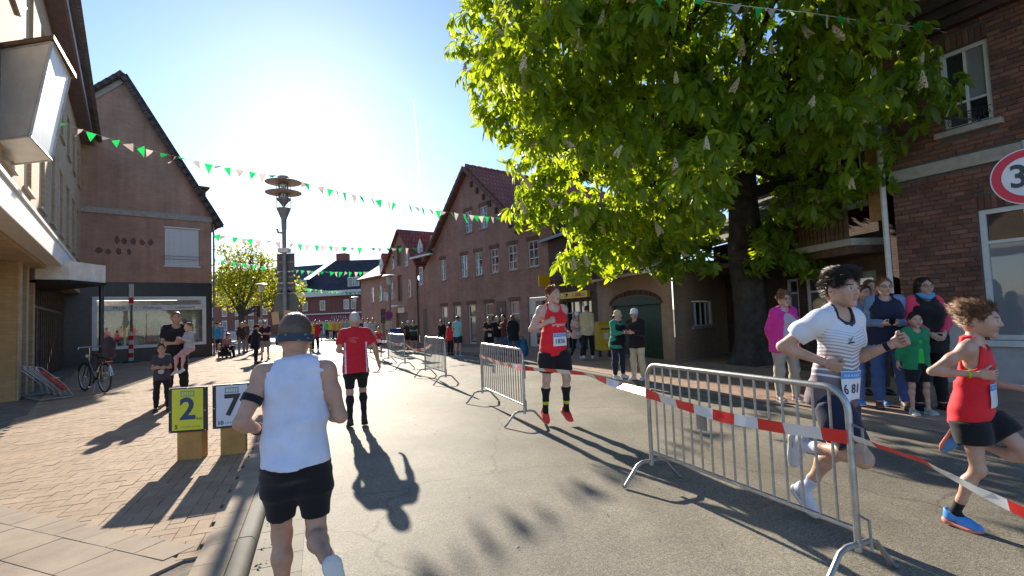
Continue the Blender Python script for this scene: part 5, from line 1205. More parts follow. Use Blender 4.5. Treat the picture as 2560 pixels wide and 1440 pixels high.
def shoes(f, mu, ms, scale=1.0):
    for sx, c in ((-1, 'L'), (1, 'R')):
        M = f.FM[c]; v = max(.005, f.vox * .6); sc = f.s * scale; V, F = shoe_piece(v, 'upper'); fl = np.array((sx, 1, 1))
        o_ = mesh_obj('shoe', (V * fl) @ M.T * sc + f.J['an' + c], F if sx > 0 else F[:, ::-1], mu, f.root, True)
        V, F = shoe_piece(v, 'sole'); mesh_obj('sole', (V * fl) @ M.T * sc + f.J['an' + c], F if sx > 0 else F[:, ::-1], ms, o_, True)
        if f.vox < .013:
            mb = MB()
            for q in range(4): mb.tube([(-.022 + .002 * q, .02 + q * .018, -.002 - q * .010), (0, .024 + q * .018, .006 - q * .0105), (.022 - .002 * q, .02 + q * .018, -.002 - q * .010)], .0028, 5)
            mesh_obj('laces', np.array(mb.V) @ M.T * sc + f.J['an' + c], mb.F, MATS.get('fabric_lace') or fabric('lace', (.6, .6, .6)), o_)
def on_head(f, V): return np.asarray(V) @ f.HM.T * f.hs + f.J['head']
def hair(f, style, m):
    V, F = hair_piece(max(.0045, f.hvox), style); return mesh_obj('hair', on_head(f, V), F, m, f.root, True)
def ring_band(f, name, m, a, b, r0, r1, th=.004):
    mb = MB(); mb.tube([a, (np.array(a) + np.array(b)) / 2, b], [r0, (r0 + r1) / 2, r1], 18); return mb.build(name, m, f.root, True, 40)
def head_band(f, m, z0=.015, z1=.055, tilt=.0, m2=None):
    V = []; n = 40
    for z, gr in ((z0, .0965), (z1, .0975)):
        for k in range(n):
            a = 2 * math.pi * k / n; V.append((gr * .965 * math.cos(a), -.012 + gr * 1.2 * math.sin(a), z + tilt * math.sin(a)))
    F = [(k, (k + 1) % n, n + (k + 1) % n, n + k) for k in range(n)]
    return mesh_obj('headband', on_head(f, V), F, m, f.root, True)
def glasses(f, m):
    mb = MB()
    for sx in (-1, 1):
        mb.prism([(sx * .033 + .027 * math.cos(a) * 1.0, .004 + .019 * math.sin(a)) for a in np.linspace(0, 6.283, 13)[:-1]], 'y', .099, .104)
        mb.tube([(sx * .060, .099, .008), (sx * .078, .05, .010), (sx * .080, -.01, .008)], .003, 5)
    mb.tube([(-.012, .106, .008), (.012, .106, .008)], .003, 5)
    return mesh_obj('sunglasses', on_head(f, mb.V), mb.F, m, f.root)
def cap(f, m, brim=True, back=False, wide=0.0, low=.02):
    mb = MB(); n = 24; prof = [(1.08, low), (1.09, .06), (1.0, .10), (.75, .128), (.35, .141), (.02, .143)]
    V = []; F = []
    for g, z in prof:
        for k in range(n): a = 2 * math.pi * k / n; V.append((.079 * g * math.cos(a), -.014 + .099 * g * math.sin(a), z))
    for i in range(len(prof) - 1):
        for k in range(n): F.append((i * n + k, i * n + (k + 1) % n, (i + 1) * n + (k + 1) % n, (i + 1) * n + k))
    mb.add(V, F)
    if wide:
        V = []; F = []
        for g, z in ((1.06, low + .004), (1.06 + wide, low - .03), (1.06 + wide, low - .034)):
            for k in range(n): a = 2 * math.pi * k / n; V.append((.079 * g * math.cos(a), -.014 + .099 * g * math.sin(a), z))
        for i in range(2):
            for k in range(n): F.append((i * n + k, i * n + (k + 1) % n, (i + 1) * n + (k + 1) % n, (i + 1) * n + k))
        mb.add(V, F)
    elif brim:
        sg = -1 if back else 1; V = []; F = []; q = 12
        for r_, dz in ((0, 0), (1, -.012)):
            for k in range(q + 1):
                a = math.pi * (.12 + .76 * k / q); x = .080 * math.cos(a); y = .085 * math.sin(a) + r_ * .075 * math.sin(a) ** .7; V.append((x * (1 + .05 * r_), sg * (y), low + .012 + dz * r_ - .02 * r_ * (abs(x) / .08) ** 2))
        for k in range(q): F.append((k, k + 1, q + 2 + k, q + 1 + k))
        V2 = [(x, y, z - .005) for x, y, z in V]; mb.add(V, F); mb.add(V2, [x[::-1] for x in F])
    return mesh_obj('cap' if not wide else 'sun_hat', on_head(f, mb.V), mb.F, m, f.root, True, None, 40)
from mathutils.bvhtree import BVHTree
TOPS = ('singlet', 't_shirt', 'jacket', 'coat', 'vest', 'shorts', 'shirt', 'sweater', 'tights')
def front_of(f, sgn=1):
    """function (u, z, off) -> point on the clothing, seen from the front (sgn 1) or the back (-1), in the torso frame"""
    Vs = []; Fs = []; b = 0
    for o_ in f.root.children:
        if o_.type == 'MESH' and o_.name.split('.')[0] in TOPS:
            Vs += [v.co.copy() for v in o_.data.vertices]; Fs += [tuple(b + i for i in p.vertices) for p in o_.data.polygons]; b = len(Vs)
    bv = BVHTree.FromPolygons(Vs, Fs); dn = Vector(f.T[:, 1]) * -sgn; s = f.s; last = [.13]
    def fn(u, z, off=.004):
        q = Vector(tp(f, u, .6 * sgn, z)); h = bv.ray_cast(q, dn)
        if h[0] is None: return Vector(tp(f, u, last[0] * sgn, z))
        p = h[0] - dn * off; last[0] = abs((p - Vector(f.J['pel'])).dot(Vector(f.T[:, 1]))) / s; return p
    return fn
def flat_text(body, size, bold=.0012):
    cu = bpy.data.curves.new('t', 'FONT'); cu.body = body; cu.size = size; cu.align_x = 'CENTER'; cu.align_y = 'CENTER'; cu.resolution_u = 2; cu.offset = bold
    tmp = bpy.data.objects.new('t', cu); COL.objects.link(tmp); me = bpy.data.meshes.new_from_object(tmp.evaluated_get(bpy.context.evaluated_depsgraph_get())); bpy.data.objects.remove(tmp); return me
def bib(f, num, x=0.0, z=.16, w=.20, h=.19, fs=.075, num_x=0.0, **kw):
    """paper race number pinned to the chest: bent sheet with a blue band and printed digits"""
    fn = front_of(f); n, mrow = 10, 8
    G = [[fn(x + w * (i / n - .5), z + h * (j / mrow - .5)) for i in range(n + 1)] for j in range(mrow + 1)]
    Y = Vector(f.T[:, 1]); D0 = np.array([[p.dot(Y) for p in row] for row in G])
    for _ in range(6):       # paper is stiffer than cloth: smooth the sheet but keep it in front
        E = D0.copy(); E[1:-1, 1:-1] = (D0[:-2, 1:-1] + D0[2:, 1:-1] + D0[1:-1, :-2] + D0[1:-1, 2:]) / 4; E[0] = E[1]; E[-1] = E[-2]; E[:, 0] = E[:, 1]; E[:, -1] = E[:, -2]; D0 = np.maximum(E, D0)
    def surf(u, zz, o):
        a = min(max((u - x) / w + .5, 0), 1) * n; b = min(max((zz - z) / h + .5, 0), 1) * mrow; i, j = min(int(a), n - 1), min(int(b), mrow - 1); a -= i; b -= j
        d = (D0[j, i] * (1 - a) + D0[j, i + 1] * a) * (1 - b) + (D0[j + 1, i] * (1 - a) + D0[j + 1, i + 1] * a) * b
        q = Vector(tp(f, u, 0, zz)); return q + Y * (d - q.dot(Y) + o)
    def sheet(u0, u1, z0, z1, o, m, name, par):
        V = []; F = []
        for j in range(mrow + 1):
            for i in range(n + 1): V.append(surf(u0 + (u1 - u0) * i / n, z0 + (z1 - z0) * j / mrow, o))
        for j in range(mrow):
            for i in range(n): a = j * (n + 1) + i; F.append((a, a + 1, a + n + 2, a + n + 1))
        return mesh_obj(name, V, F, m, par, True)
    b_ = sheet(x - w / 2, x + w / 2, z - h / 2, z + h / 2, .002, mat('bib_paper', (.78, .79, .82), .6, .03), 'race_number', f.root)
    sheet(x - w / 2 + .003, x + w / 2 - .003, z + h / 2 - .05, z + h / 2 - .005, .0035, mat('bib_blue', (.10, .33, .72), .5, .05), 'band', b_)
    for body, zz, size, mm, xx in ((num, z - .025, fs, mat('bib_ink', (.03, .03, .035), .6), num_x),):
        if not body: continue
        me = flat_text(body, size)
        for v in me.vertices: v.co = surf(x + xx - v.co.x, zz + v.co.y, .0052)
        me.materials.append(mm); o_ = bpy.data.objects.new('digits', me); link(o_, b_)
    for k in range(6):       # small print on the blue band
        u = x - w * .34 + k * w * .12; sheet(u, u + w * .08, z + h / 2 - .036, z + h / 2 - .020, .0048, mat('bib_pale', (.45, .62, .85), .6), 'small_print', b_)
    return b_
def cloth_print(f, name, me_or_V, F, m, x, z, sgn=1, off=.004):
    fn = front_of(f, sgn)
    if F is None:
        me = me_or_V
        for v in me.vertices: v.co = fn(x - v.co.x * sgn, z + v.co.y, off)
        me.materials.append(m); o_ = bpy.data.objects.new(name, me); return link(o_, f.root)
    return mesh_obj(name, [fn(x - v[0] * sgn, z + v[1], off + v[2]) for v in me_or_V], F, m, f.root)
def h_px(px, feet, top, z=0.0, px_top=None):
    """standing height from feet and crown pixels"""
    g = gp(px, feet, z); r = ray(px_top or px, top); t = math.hypot(g.x, g.y) / math.hypot(r.x, r.y)
    return CAM_H + r.z * t - z
# ================================================================ people
def hd(dx, dy): return math.atan2(-dx, dy)
BLK = fabric('black', (.012, .012, .014)); NAVY = fabric('navy', (.018, .022, .05)); WHITE = fabric('white', (.68, .71, .84), .8, .15); RED = fabric('red', (.60, .015, .03), .75, .15); REDP = fabric('bright_red', (.80, .02, .03), .75, .15)  # WHITE leans blue: the tint of skylit shade is put into its colour
GREYF = fabric('grey', (.22, .22, .24)); JEAN = fabric('jeans', (.06, .11, .26)); JEAN2 = fabric('pale_jeans', (.13, .21, .38)); BEIGE = fabric('beige', (.42, .36, .28)); CREAM = fabric('cream', (.55, .48, .32)); DKBR = fabric('dark_brown', (.05, .035, .03))
TEAL = fabric('teal', (.08, .38, .36)); PINK = fabric('hot_pink', (.75, .04, .32)); CORAL = fabric('coral_pink', (.80, .06, .12)); LILAC = fabric('lilac', (.55, .46, .52)); GREEN = fabric('green', (.02, .24, .10)); LIME = fabric('lime_green', (.05, .52, .06)); BLUE = fabric('bright_blue', (.02, .28, .62)); YEL = fabric('yellow', (.70, .55, .02)); PALEB = fabric('pale_blue', (.16, .26, .42)); MAUVE = fabric('mauve', (.33, .16, .2)); LACE = fabric('lace', (.6, .6, .6))
SH_W = mat('shoe_white', (.62, .62, .68), .5, .08); SH_B = mat('shoe_black', (.015, .015, .017), .5); SH_R = mat('shoe_neon_red', (.85, .045, .03), .5); SH_BL = mat('shoe_blue', (.08, .30, .72), .5); SH_BR = mat('shoe_brown', (.14, .08, .05), .6); SH_ROSE = mat('shoe_rose', (.5, .3, .27), .6)
SO_W = mat('sole_white', (.66, .64, .58), .6); SO_B = mat('sole_black', (.02, .02, .02), .7); SO_O = mat('sole_coral', (.75, .22, .15), .6)
H_DK = hairm('dark', (.028, .018, .013)); H_BR = hairm('brown', (.10, .05, .025)); H_GR = hairm('grey', (.46, .43, .40)); H_BL = hairm('blond', (.36, .22, .09)); H_RD = hairm('ginger', (.28, .11, .04)); H_LB = hairm('light_brown', (.22, .11, .045))
SUNG = mat('sunglass_black', (.008, .008, .01), .12)
# ---- near runner in the white singlet, from behind
f = figure('runner seen from behind in a white singlet, black shorts and dark headband', 1.585, (-1.165, 2.66), hd(-.38, .925),
           dict(lean=5, twist=-3, head=(-3, -4), uaL=(.42, -.34, -1), faL=(-.30, 1, -.30), uaR=(.30, -.12, -1), faR=(-.55, 1, .15), thL=(-.02, .14, -1), caL=(0, -.12, -1), thR=(.03, -.02, -1), caR=(.16, -1, -.10), ftL=(.1, 1, 0), ftR=(.2, -.25, -1), handL='loose', handR='loose', palmL=(-.2, -.1, 1), palmR=(-1, 0, .2)),
           'm', 1.0, 'warm', .010, hvox=.0045, hs=1.13)
finish_body(f, H_DK); hair(f, 'buzz', hairm('dark_brown', (.11, .068, .044)))
tank(f, WHITE, -.055, .012, .080, .070, .0, .011, 11, .014, 'singlet'); shorts(f, BLK, .76, .008, .008, -.03, .002); socks(f, BLK, .93); shoes(f, SH_W, SO_W)
def pattern_band():
    m, t, b = nodes_of('headband_print'); tc = N(t, 'ShaderNodeTexCoord'); no = N(t, 'ShaderNodeTexNoise', i_Scale=22.0, i_Detail=1.0); t.links.new(tc.outputs['Object'], no.inputs['Vector'])
    cr = N(t, 'ShaderNodeValToRGB'); cr.color_ramp.interpolation = 'CONSTANT'; e = cr.color_ramp.elements; e[0].color = c4((.03, .05, .09)); e[1].position = .54; e[1].color = c4((.10, .26, .22)); x = e.new(.61); x.color = c4((.5, .62, .55))
    t.links.new(no.outputs['Fac'], cr.inputs['Fac']); t.links.new(cr.outputs[0], b.inputs['Base Color']); b.inputs['Roughness'].default_value = .8; return m
head_band(f, pattern_band(), -.034, .004, -.010)
d_ = nrm(f.J['elL'] - f.J['shL']); a_ = f.J['shL'] + d_ * .15 * f.s; ring_band(f, 'armband', BLK, a_ - d_ * .018, a_ + d_ * .018, .0605 * f.s, .059 * f.s)
d_ = f.fvL; a_ = f.J['wrL'] - d_ * .03; ring_band(f, 'watch', BLK, a_ - d_ * .014, a_ + d_ * .014, .033, .032)
# ---- runner in red t-shirt and black tights, from behind
f = figure('grey haired runner seen from behind in a red t-shirt and knee socks', 1.655, gp(893, 1066)[:2], hd(-.36, .93),
           dict(lean=4, head=(0, -3), uaL=(.35, -.35, -1), faL=(-.25, 1, -.1), uaR=(.50, -.15, -1), faR=(.25, .35, -1), thL=(.02, .02, -1), caL=(.02, -.22, -1), thR=(.03, .22, -1), caR=(.0, -.42, -1), ftL=(.1, .9, -.25), ftR=(.1, .8, -.5), handL='loose', handR='relax', palmR=(-1, .2, 0)), 'm', 1.02, 'warm', .013)
finish_body(f, H_GR); hair(f, 'buzz', H_GR)
def red_back(m0):
    pass
tshirt(f, [RED, WHITE], -.16, .012, .7, .068, .0, .006, 21, .016, .03, mats_idx=lambda C, f=f: ((np.abs(np.abs((C - f.J['pel']) @ f.T[:, 0]) - .150) < .011) & ((C - f.J['pel']) @ f.T[:, 2] < .30)).astype(int)); shorts(f, BLK, .86, .006, .006, -.1, .001, name='tights'); socks(f, BLK, .12, .006); shoes(f, SH_B, SO_B)
mb = MB()   # faint pale emblem on the back
for k in range(3): mb.tube([(.05 * math.cos(a) * (1 + .35 * k) - .01 * k, .018 * math.sin(a) * (1 + .8 * k)) + (0,) for a in np.linspace(.3 + k, 4.6 + .3 * k, 14)], .0025, 4)
cloth_print(f, 'emblem', mb.V, mb.F, fabric('pale_red', (.72, .35, .37)), 0, .37, -1)
# ---- oncoming runner in red singlet with bib
f = figure('oncoming runner in a red singlet and neon red shoes, near the second barrier', 1.84, gp(1392, 1062)[:2], hd(.30, -.95),
           dict(lean=3, twist=6, head=(14, 3), uaL=(.16, -.75, -.8), faL=(-.05, .85, -.35), uaR=(.50, -.22, -1), faR=(-.62, .75, .40), thL=(.10, .20, -1), caL=(.02, -.18, -1), thR=(.06, -.02, -1), caR=(.0, -.22, -1), ftL=(.12, .85, -.5), ftR=(.1, .75, -.65), handL='fist', handR='fist', palmR=(-.3, -.8, -.3)), 'm', .92, 'pale', .012, air=.025, hvox=.0045)
finish_body(f, H_RD); hair(f, 'short', H_RD); tank(f, REDP, -.13, .012, .094, .078, .035, .006, 31, .014); shorts(f, BLK, .78, .010, .034, -.06, .004, 5); socks(f, BLK, .25, .006, (fabric('neon_yellow', (.5, .6, .02)), .70 * 1, .80)); shoes(f, SH_R, SO_O)
bib(f, '1836', -.03, .085, .21, .17, off=.034, fs=.085)
def chest_print(f, body, size, x, z, m, off=.03): return cloth_print(f, 'print', flat_text(body, size, .0009), None, m, x, z)
chest_print(f, 'artgood', .062, -.02, .285, fabric('print_white', (.75, .7, .7)), .034)
# ---- young runner in the white and grey striped shirt
def stripe_mat():
    m, t, b = nodes_of('striped_jersey'); b.inputs['Roughness'].default_value = .75
    tc = N(t, 'ShaderNodeTexCoord'); sp = N(t, 'ShaderNodeSeparateXYZ'); t.links.new(tc.outputs['Object'], sp.inputs[0])
    # chevron stripes that widen towards the hem; grey deepens downwards
    ab = N(t, 'ShaderNodeMath', operation='ABSOLUTE'); t.links.new(sp.outputs[0], ab.inputs[0])
    sl = N(t, 'ShaderNodeMath', operation='MULTIPLY_ADD'); sl.inputs[1].default_value = -.22; t.links.new(ab.outputs[0], sl.inputs[0]); t.links.new(sp.outputs[2], sl.inputs[2])
    rr = N(t, 'ShaderNodeMapRange'); rr.inputs['From Min'].default_value = 1.00; rr.inputs['From Max'].default_value = 1.36; rr.inputs['To Min'].default_value = 0; rr.inputs['To Max'].default_value = 1; t.links.new(sl.outputs[0], rr.inputs['Value'])
    pw = N(t, 'ShaderNodeMath', operation='POWER'); pw.inputs[1].default_value = 1.5; t.links.new(rr.outputs[0], pw.inputs[0])
    mu = N(t, 'ShaderNodeMath', operation='MULTIPLY'); mu.inputs[1].default_value = 14.0; t.links.new(pw.outputs[0], mu.inputs[0])
    fr = N(t, 'ShaderNodeMath', operation='FRACT'); t.links.new(mu.outputs[0], fr.inputs[0])
    th = N(t, 'ShaderNodeMapRange'); th.inputs['From Min'].default_value = 0; th.inputs['From Max'].default_value = 1; th.inputs['To Min'].default_value = .78; th.inputs['To Max'].default_value = .30; t.links.new(rr.outputs[0], th.inputs['Value'])
    lt = N(t, 'ShaderNodeMath', operation='LESS_THAN'); t.links.new(fr.outputs[0], lt.inputs[0]); t.links.new(th.outputs[0], lt.inputs[1])
    top = N(t, 'ShaderNodeMath', operation='LESS_THAN'); top.inputs[1].default_value = 1.355; t.links.new(sl.outputs[0], top.inputs[0])
    al = N(t, 'ShaderNodeMath', operation='MULTIPLY'); t.links.new(lt.outputs[0], al.inputs[0]); t.links.new(top.outputs[0], al.inputs[1])
    fy = N(t, 'ShaderNodeMath', operation='LESS_THAN'); fy.inputs[1].default_value = .185; t.links.new(ab.outputs[0], fy.inputs[0])
    al2 = N(t, 'ShaderNodeMath', operation='MULTIPLY'); t.links.new(al.outputs[0], al2.inputs[0]); t.links.new(fy.outputs[0], al2.inputs[1])
    gr = N(t, 'ShaderNodeValToRGB'); e = gr.color_ramp.elements; e[0].color = c4((.16, .12, .13)); e[1].color = c4((.52, .51, .54)); t.links.new(rr.outputs[0], gr.inputs['Fac'])
    mx = N(t, 'ShaderNodeMix', data_type='RGBA'); mx.inputs[6].default_value = c4((.72, .73, .78)); t.links.new(al2.outputs[0], mx.inputs['Factor']); t.links.new(gr.outputs[0], mx.inputs[7]); t.links.new(mx.outputs[2], b.inputs['Base Color'])
    return m
f = figure('dark haired young runner in a white and grey striped shirt behind the nearest barrier', 1.73, (2.10, 3.34), hd(.34, -.94),
           dict(lean=7, twist=4, head=(-4, 4), uaR=(.34, -.78, -.80), faR=(-.42, .95, -.30), uaL=(.14, -.02, -1), faL=(.18, .80, .50), thR=(.03, .56, -.83), caR=(.0, -1, -.02), ftR=(.0, -.1, -1), thL=(-.02, -.22, -1), caL=(0, -.62, -.80), ftL=(.05, .70, -.72), handL='fist', handR='fist', palmR=(-1, 0, .2), palmL=(-1, -.1, .2)), 'm', .83, 'fair', .010, air=.04, hvox=.0042)
finish_body(f, H_DK); hair(f, 'quiff', H_DK); tshirt(f, [stripe_mat(), NAVY], -.10, .012, .62, .066, .012, .008, 41, .014, .024, mats_idx=lambda C, f=f: (np.linalg.norm(C - tp(f, 0, .035, .525), axis=1) < .098 * f.s).astype(int)); shorts(f, NAVY, .80, .012, .022, -.05, .004, 6)
socks(f, WHITE, .68, .005); shoes(f, SH_W, SO_W); bib(f, '6 81', .02, .06, .17, .19, off=.032, fs=.085)
d_ = f.fvL; a_ = f.J['wrL'] - d_ * .015; ring_band(f, 'watch', BLK, a_ - d_ * .013, a_ + d_ * .013, .031, .030)
mb = MB(); mb.prism([(-.028, 0), (-.006, -.012), (.004, 0), (.018, .012), (.006, -.004), (-.006, -.020)], 'z', 0, .001); mb.prism([(-.026, -.026), (.024, -.022), (.024, -.032), (-.026, -.036)], 'z', 0, .001)
cloth_print(f, 'emblem', mb.V, mb.F, NAVY, .055, .375)
# ---- boy in red singlet at the right edge
f = figure('running boy with windblown hair in a red singlet at the right edge', 1.52, (3.08, 3.42), hd(.44, -.90),
           dict(lean=5, twist=8, head=(2, -2), uaR=(.22, -.72, -.75), faR=(-.25, 1, .05), uaL=(.16, .05, -1), faL=(-.1, 1, -.05), thR=(.0, .08, -1), caR=(.0, -.42, -.9), ftR=(.06, 1, -.08), thL=(.05, .66, -.75), caL=(0, -1, .16), ftL=(0, -.55, -1), handL='relax', handR='loose', palmR=(-1, 0, .2), palmL=(-.6, 0, -.8)), 'c', .80, 'fair', .010, air=.0, hs=1.09, hvox=.0042)
finish_body(f, H_LB); hair(f, 'swept', H_LB); tank(f, REDP, -.14, .012, .092, .075, .02, .007, 51, .016); shorts(f, BLK, .56, .010, .04, -.08, .005, 7); socks(f, BLK, .74, .005); shoes(f, SH_BL, SO_O, 1.05)
bib(f, '', .01, .12, .19, .18, off=.03, fs=.07); chest_print(f, 'LG Brillux', .048, .0, .285, fabric('print_white', (.75, .7, .7))); chest_print(f, 'Münster', .022, -.01, .25, fabric('print_white', (.75, .7, .7)))
d_ = f.fvR; a_ = f.J['wrR'] - d_ * .02; ring_band(f, 'wristband', fabric('neon_yellow', (.5, .6, .02)), a_ - d_ * .006, a_ + d_ * .006, .027, .027)
# ---- bystanders
CLAP = dict(uaL=(.22, .25, -1), faL=(-.42, .85, .12), uaR=(.22, .25, -1), faR=(-.42, .85, .12), handL='flat', handR='flat', palmL=(-1, .2, .2), palmR=(-1, .2, .2))
PHONE = dict(uaL=(.18, .2, -1), faL=(-.45, .8, .0), uaR=(.18, .2, -1), faR=(-.45, .8, .0), handL='grip', handR='grip', palmL=(-.6, .1, .8), palmR=(-.6, .1, .8))
BACKH = dict(uaL=(.24, -.22, -1), faL=(-.25, -.25, -1), uaR=(.24, -.22, -1), faR=(-.25, -.25, -1))
FOLD = dict(uaL=(.22, .2, -1), faL=(-.75, .6, .1), uaR=(.22, .2, -1), faR=(-.75, .6, .05), handL='loose', handR='loose')
POCK = dict(uaL=(.25, -.12, -1), faL=(-.12, .5, -.9), uaR=(.25, -.12, -1), faR=(-.12, .5, -.9), handL='loose', handR='loose')
WALK = dict(lean=4, uaL=(.15, .35, -1), faL=(0, .6, -1), uaR=(.15, -.35, -1), faR=(0, .1, -1), thL=(.02, -.25, -1), caL=(.02, -.45, -1), thR=(.02, .35, -1), caR=(.02, .1, -1), ftR=(.05, 1, .1), ftL=(.05, .9, -.35))
RUN = dict(lean=6, uaL=(.3, -.6, -1), faL=(-.3, 1, .1), uaR=(.3, .2, -1), faR=(-.3, .9, .35), thL=(.02, .55, -.9), caL=(0, -.5, -.9), thR=(.02, -.2, -1), caR=(0, -.7, -.75), ftL=(0, 1, .05), ftR=(0, .5, -.9), handL='fist', handR='fist')
def bystander(label, H, xy, face, top, bottom, hr, pose=STAND, sex='m', girth=1.0, sk='fair', vox=.017, z=PZ, extra=None, shoe=(None, None), group=None, belly=0.0, hs=1.0, air=0.0, open_=None, head=(0, 0), under=None):
    po = dict(pose); po['head'] = head
    f = figure(label, H, xy, hd(*face), po, sex, girth, sk, vox, z, air, hs, max(.0055, vox * .42), group, belly=belly)
    finish_body(f, hr[1] if hr else H_BR)
    if hr: hair(f, *hr)
    k, m = top
    if under:      # a shirt under an open jacket
        tshirt(f, under, -.08, .006, .3, .07, .02, .002, 5, .004, .006, name='shirt')
    ex = []
    if open_:
        a, b = tp(f, 0, .20, -.35), tp(f, 0, .20, .55); cc = Cap(a, b, open_ * 1.6 * f.s, open_ * f.s); ex = [lambda X, Y, Z: -cc.d(X, Y, Z)]
    if k == 'tee': tshirt(f, m, -.13, .012, .66, .07, .01, .006, len(label), .016, .026)
    elif k == 'jacket': tshirt(f, m, -.17, .026, .6, .075, .0, .010, len(label), .022, .026, 'jacket', long=1.0, extra=ex)
    elif k == 'coat': tshirt(f, m, -.30, .034, .6, .075, .0, .012, len(label), .03, .030, 'coat', long=1.0, extra=ex)
    elif k == 'vest': tank(f, m, -.17, .030, .075, .07, .0, .009, len(label), .02, 'vest')
    elif k == 'tank': tank(f, m, -.13, .012, .09, .075, .03, .005, len(label), .014)
    k, m = bottom
    if k == 'trousers': trousers(f, m)
    elif k == 'shorts': shorts(f, m, .85, .014, .035)
    elif k == 'runshorts': shorts(f, m, .5, .012, .03)
    elif k == 'tights': trousers(f, m, .006, .006, wr=.001, name='leggings')
    elif k == 'skirt':
        pass
    shoes(f, shoe[0] or SH_B, shoe[1] or SO_B)
    if extra: extra(f)
    return f
def gxy(px, py, z=PZ): v = gp(px, py, z); return (v.x, v.y)
# right-hand group
def x(f): glasses(f, SUNG)
bystander('woman in a hot pink cardigan and lilac top with curly hair and sunglasses', h_px(1972, 1004, 728, PZ), gxy(1972, 1004), (.12, -1), ('jacket', PINK), ('trousers', BEIGE), ('curly', H_LB), BACKH, 'f', 1.12, 'pale', .013, extra=x, shoe=(SH_ROSE, SO_W), open_=.105, under=LILAC, belly=.5)
bystander('blond woman in a black jacket half hidden behind the striped runner', h_px(2062, 1006, 745, PZ), gxy(2062, 1006), (.6, -.8), ('jacket', BLK), ('trousers', BLK), ('long', H_BL), POCK, 'f', 1.0, 'pale', .017)
bystander('man in a pale blue shirt jacket and pale jeans behind the striped runner', h_px(2178, 1012, 712, PZ), gxy(2178, 1012), (-.25, -1), ('jacket', PALEB), ('trousers', JEAN2), ('short', H_BR), POCK, 'm', 1.05, 'fair', .014, extra=None, shoe=(SH_BL, SO_W), head=(10, 0))
bystander('tall man with sunglasses standing behind the phone woman', 1.80, gxy(2192, 985), (-.2, -1), ('jacket', fabric('olive', (.10, .085, .05))), ('trousers', DKBR), ('short', H_BR), POCK, 'm', 1.0, 'tan', .017, extra=x)
def phone(f):
    x(f); c = (f.handL + f.handR) / 2 + np.array((0, .03, .03)); mb = MB(); mb.box(-.035, .035, -.006, .006, -.06, .06, .004); W = np.array(mb.V) @ rot('X', R(-35)).T + c; mesh_obj('phone', W, mb.F, SUNG, f.root)
    vest = tank(f, NAVY, -.17, .042, .085, .07, .0, .009, 9, .02, 'vest')
bystander('woman with sunglasses, navy vest and jeans looking at her phone', h_px(2232, 1021, 693, PZ), gxy(2232, 1021), (-.45, -.9), ('jacket', PALEB), ('trousers', JEAN), ('bun', H_LB), PHONE, 'f', 1.05, 'pale', .013, extra=phone, shoe=(SH_BR, SO_B), head=(12, 0))
def scarf(f):
    x(f); mb = MB(); c = f.J['neck0']; n = 20
    mb.tube([tuple(c + f.T @ np.array((.085 * math.cos(a), .015 + .085 * math.sin(a), .035 + .018 * math.sin(3 * a)))) for a in np.linspace(0, 2 * math.pi, n + 1)[:-1]], .036, 10, closed=True); mb.build('scarf', fabric('sky_blue', (.10, .35, .65)), f.root, True)
    tank(f, BLK, -.20, .042, .085, .07, .0, .009, 19, .02, 'vest')
bystander('smiling woman with coral sleeves, black vest and blue scarf holding the boy', h_px(2330, 1024, 692, PZ), gxy(2330, 1024), (-.15, -1), ('jacket', CORAL), ('trousers', BLK), ('long', H_DK), dict(uaL=(.30, .25, -1), faL=(-.55, .65, -.55), uaR=(.30, .25, -1), faR=(-.55, .65, -.55), handL='relax', handR='relax', palmL=(-.6, -.6, 0), palmR=(-.6, -.6, 0)), 'f', 1.08, 'fair', .013, extra=scarf)
bystander('boy in an open green jacket over a lime shirt and black shorts', h_px(2303, 1036, 784, PZ), gxy(2303, 1036), (-.05, -1), ('jacket', GREEN), ('shorts', BLK), ('short', H_DK), dict(uaL=(.30, -.25, -1), faL=(.1, -.1, -1), uaR=(.30, -.25, -1), faR=(.1, -.1, -1)), 'c', .9, 'fair', .011, shoe=(mat('shoe_mint', (.30, .42, .40), .5), SO_W), hs=1.12, open_=.075, under=LIME, head=(-15, 0))
# old couple
def hat(f): cap(f, CREAM, wide=.42, low=.03); mb = MB(); mb.tube([tuple(f.J['neck0'] + f.T @ np.array((.075 * math.cos(a), .012 + .078 * math.sin(a), .03))) for a in np.linspace(0, 6.283, 17)[:-1]], .026, 8, closed=True); mb.build('scarf', BEIGE, f.root, True); tank(f, BLK, -.2, .032, .085, .06, .0, .009, 19, .02, 'vest')
bystander('old woman in a cream sun hat, green sleeves and dark vest, clapping', h_px(1549, 946, 776, PZ), gxy(1549, 946), (.55, -.85), ('jacket', fabric('sea_green', (.03, .30, .22))), ('trousers', NAVY), ('short', H_GR), CLAP, 'f', 1.05, 'pale', .016, extra=hat, shoe=(SH_W, SO_W))
def wcap(f): cap(f, WHITE)
bystander('old man in a white cap, black jacket and beige trousers, clapping', h_px(1597, 950, 772, PZ), gxy(1597, 950), (-.75, -.65), ('jacket', BLK), ('trousers', CREAM), ('short', H_GR), CLAP, 'm', 1.08, 'fair', .016, extra=wcap, shoe=(SH_W, SO_W))
def vcap(f): cap(f, WHITE); bib(f, '', 0, .08, .18, .16, off=.03, fs=.07)
bystander('runner in a white cap and white and red top behind the red singlet', 1.58, gxy(1446, 905, 0), (.3, -.95), ('tee', fabric('white_red', (.62, .42, .42))), ('tights', BLK), ('short', H_BR), RUN, 'f', 1.0, 'fair', .018, 0, vcap, (SH_W, SO_W), air=.02)
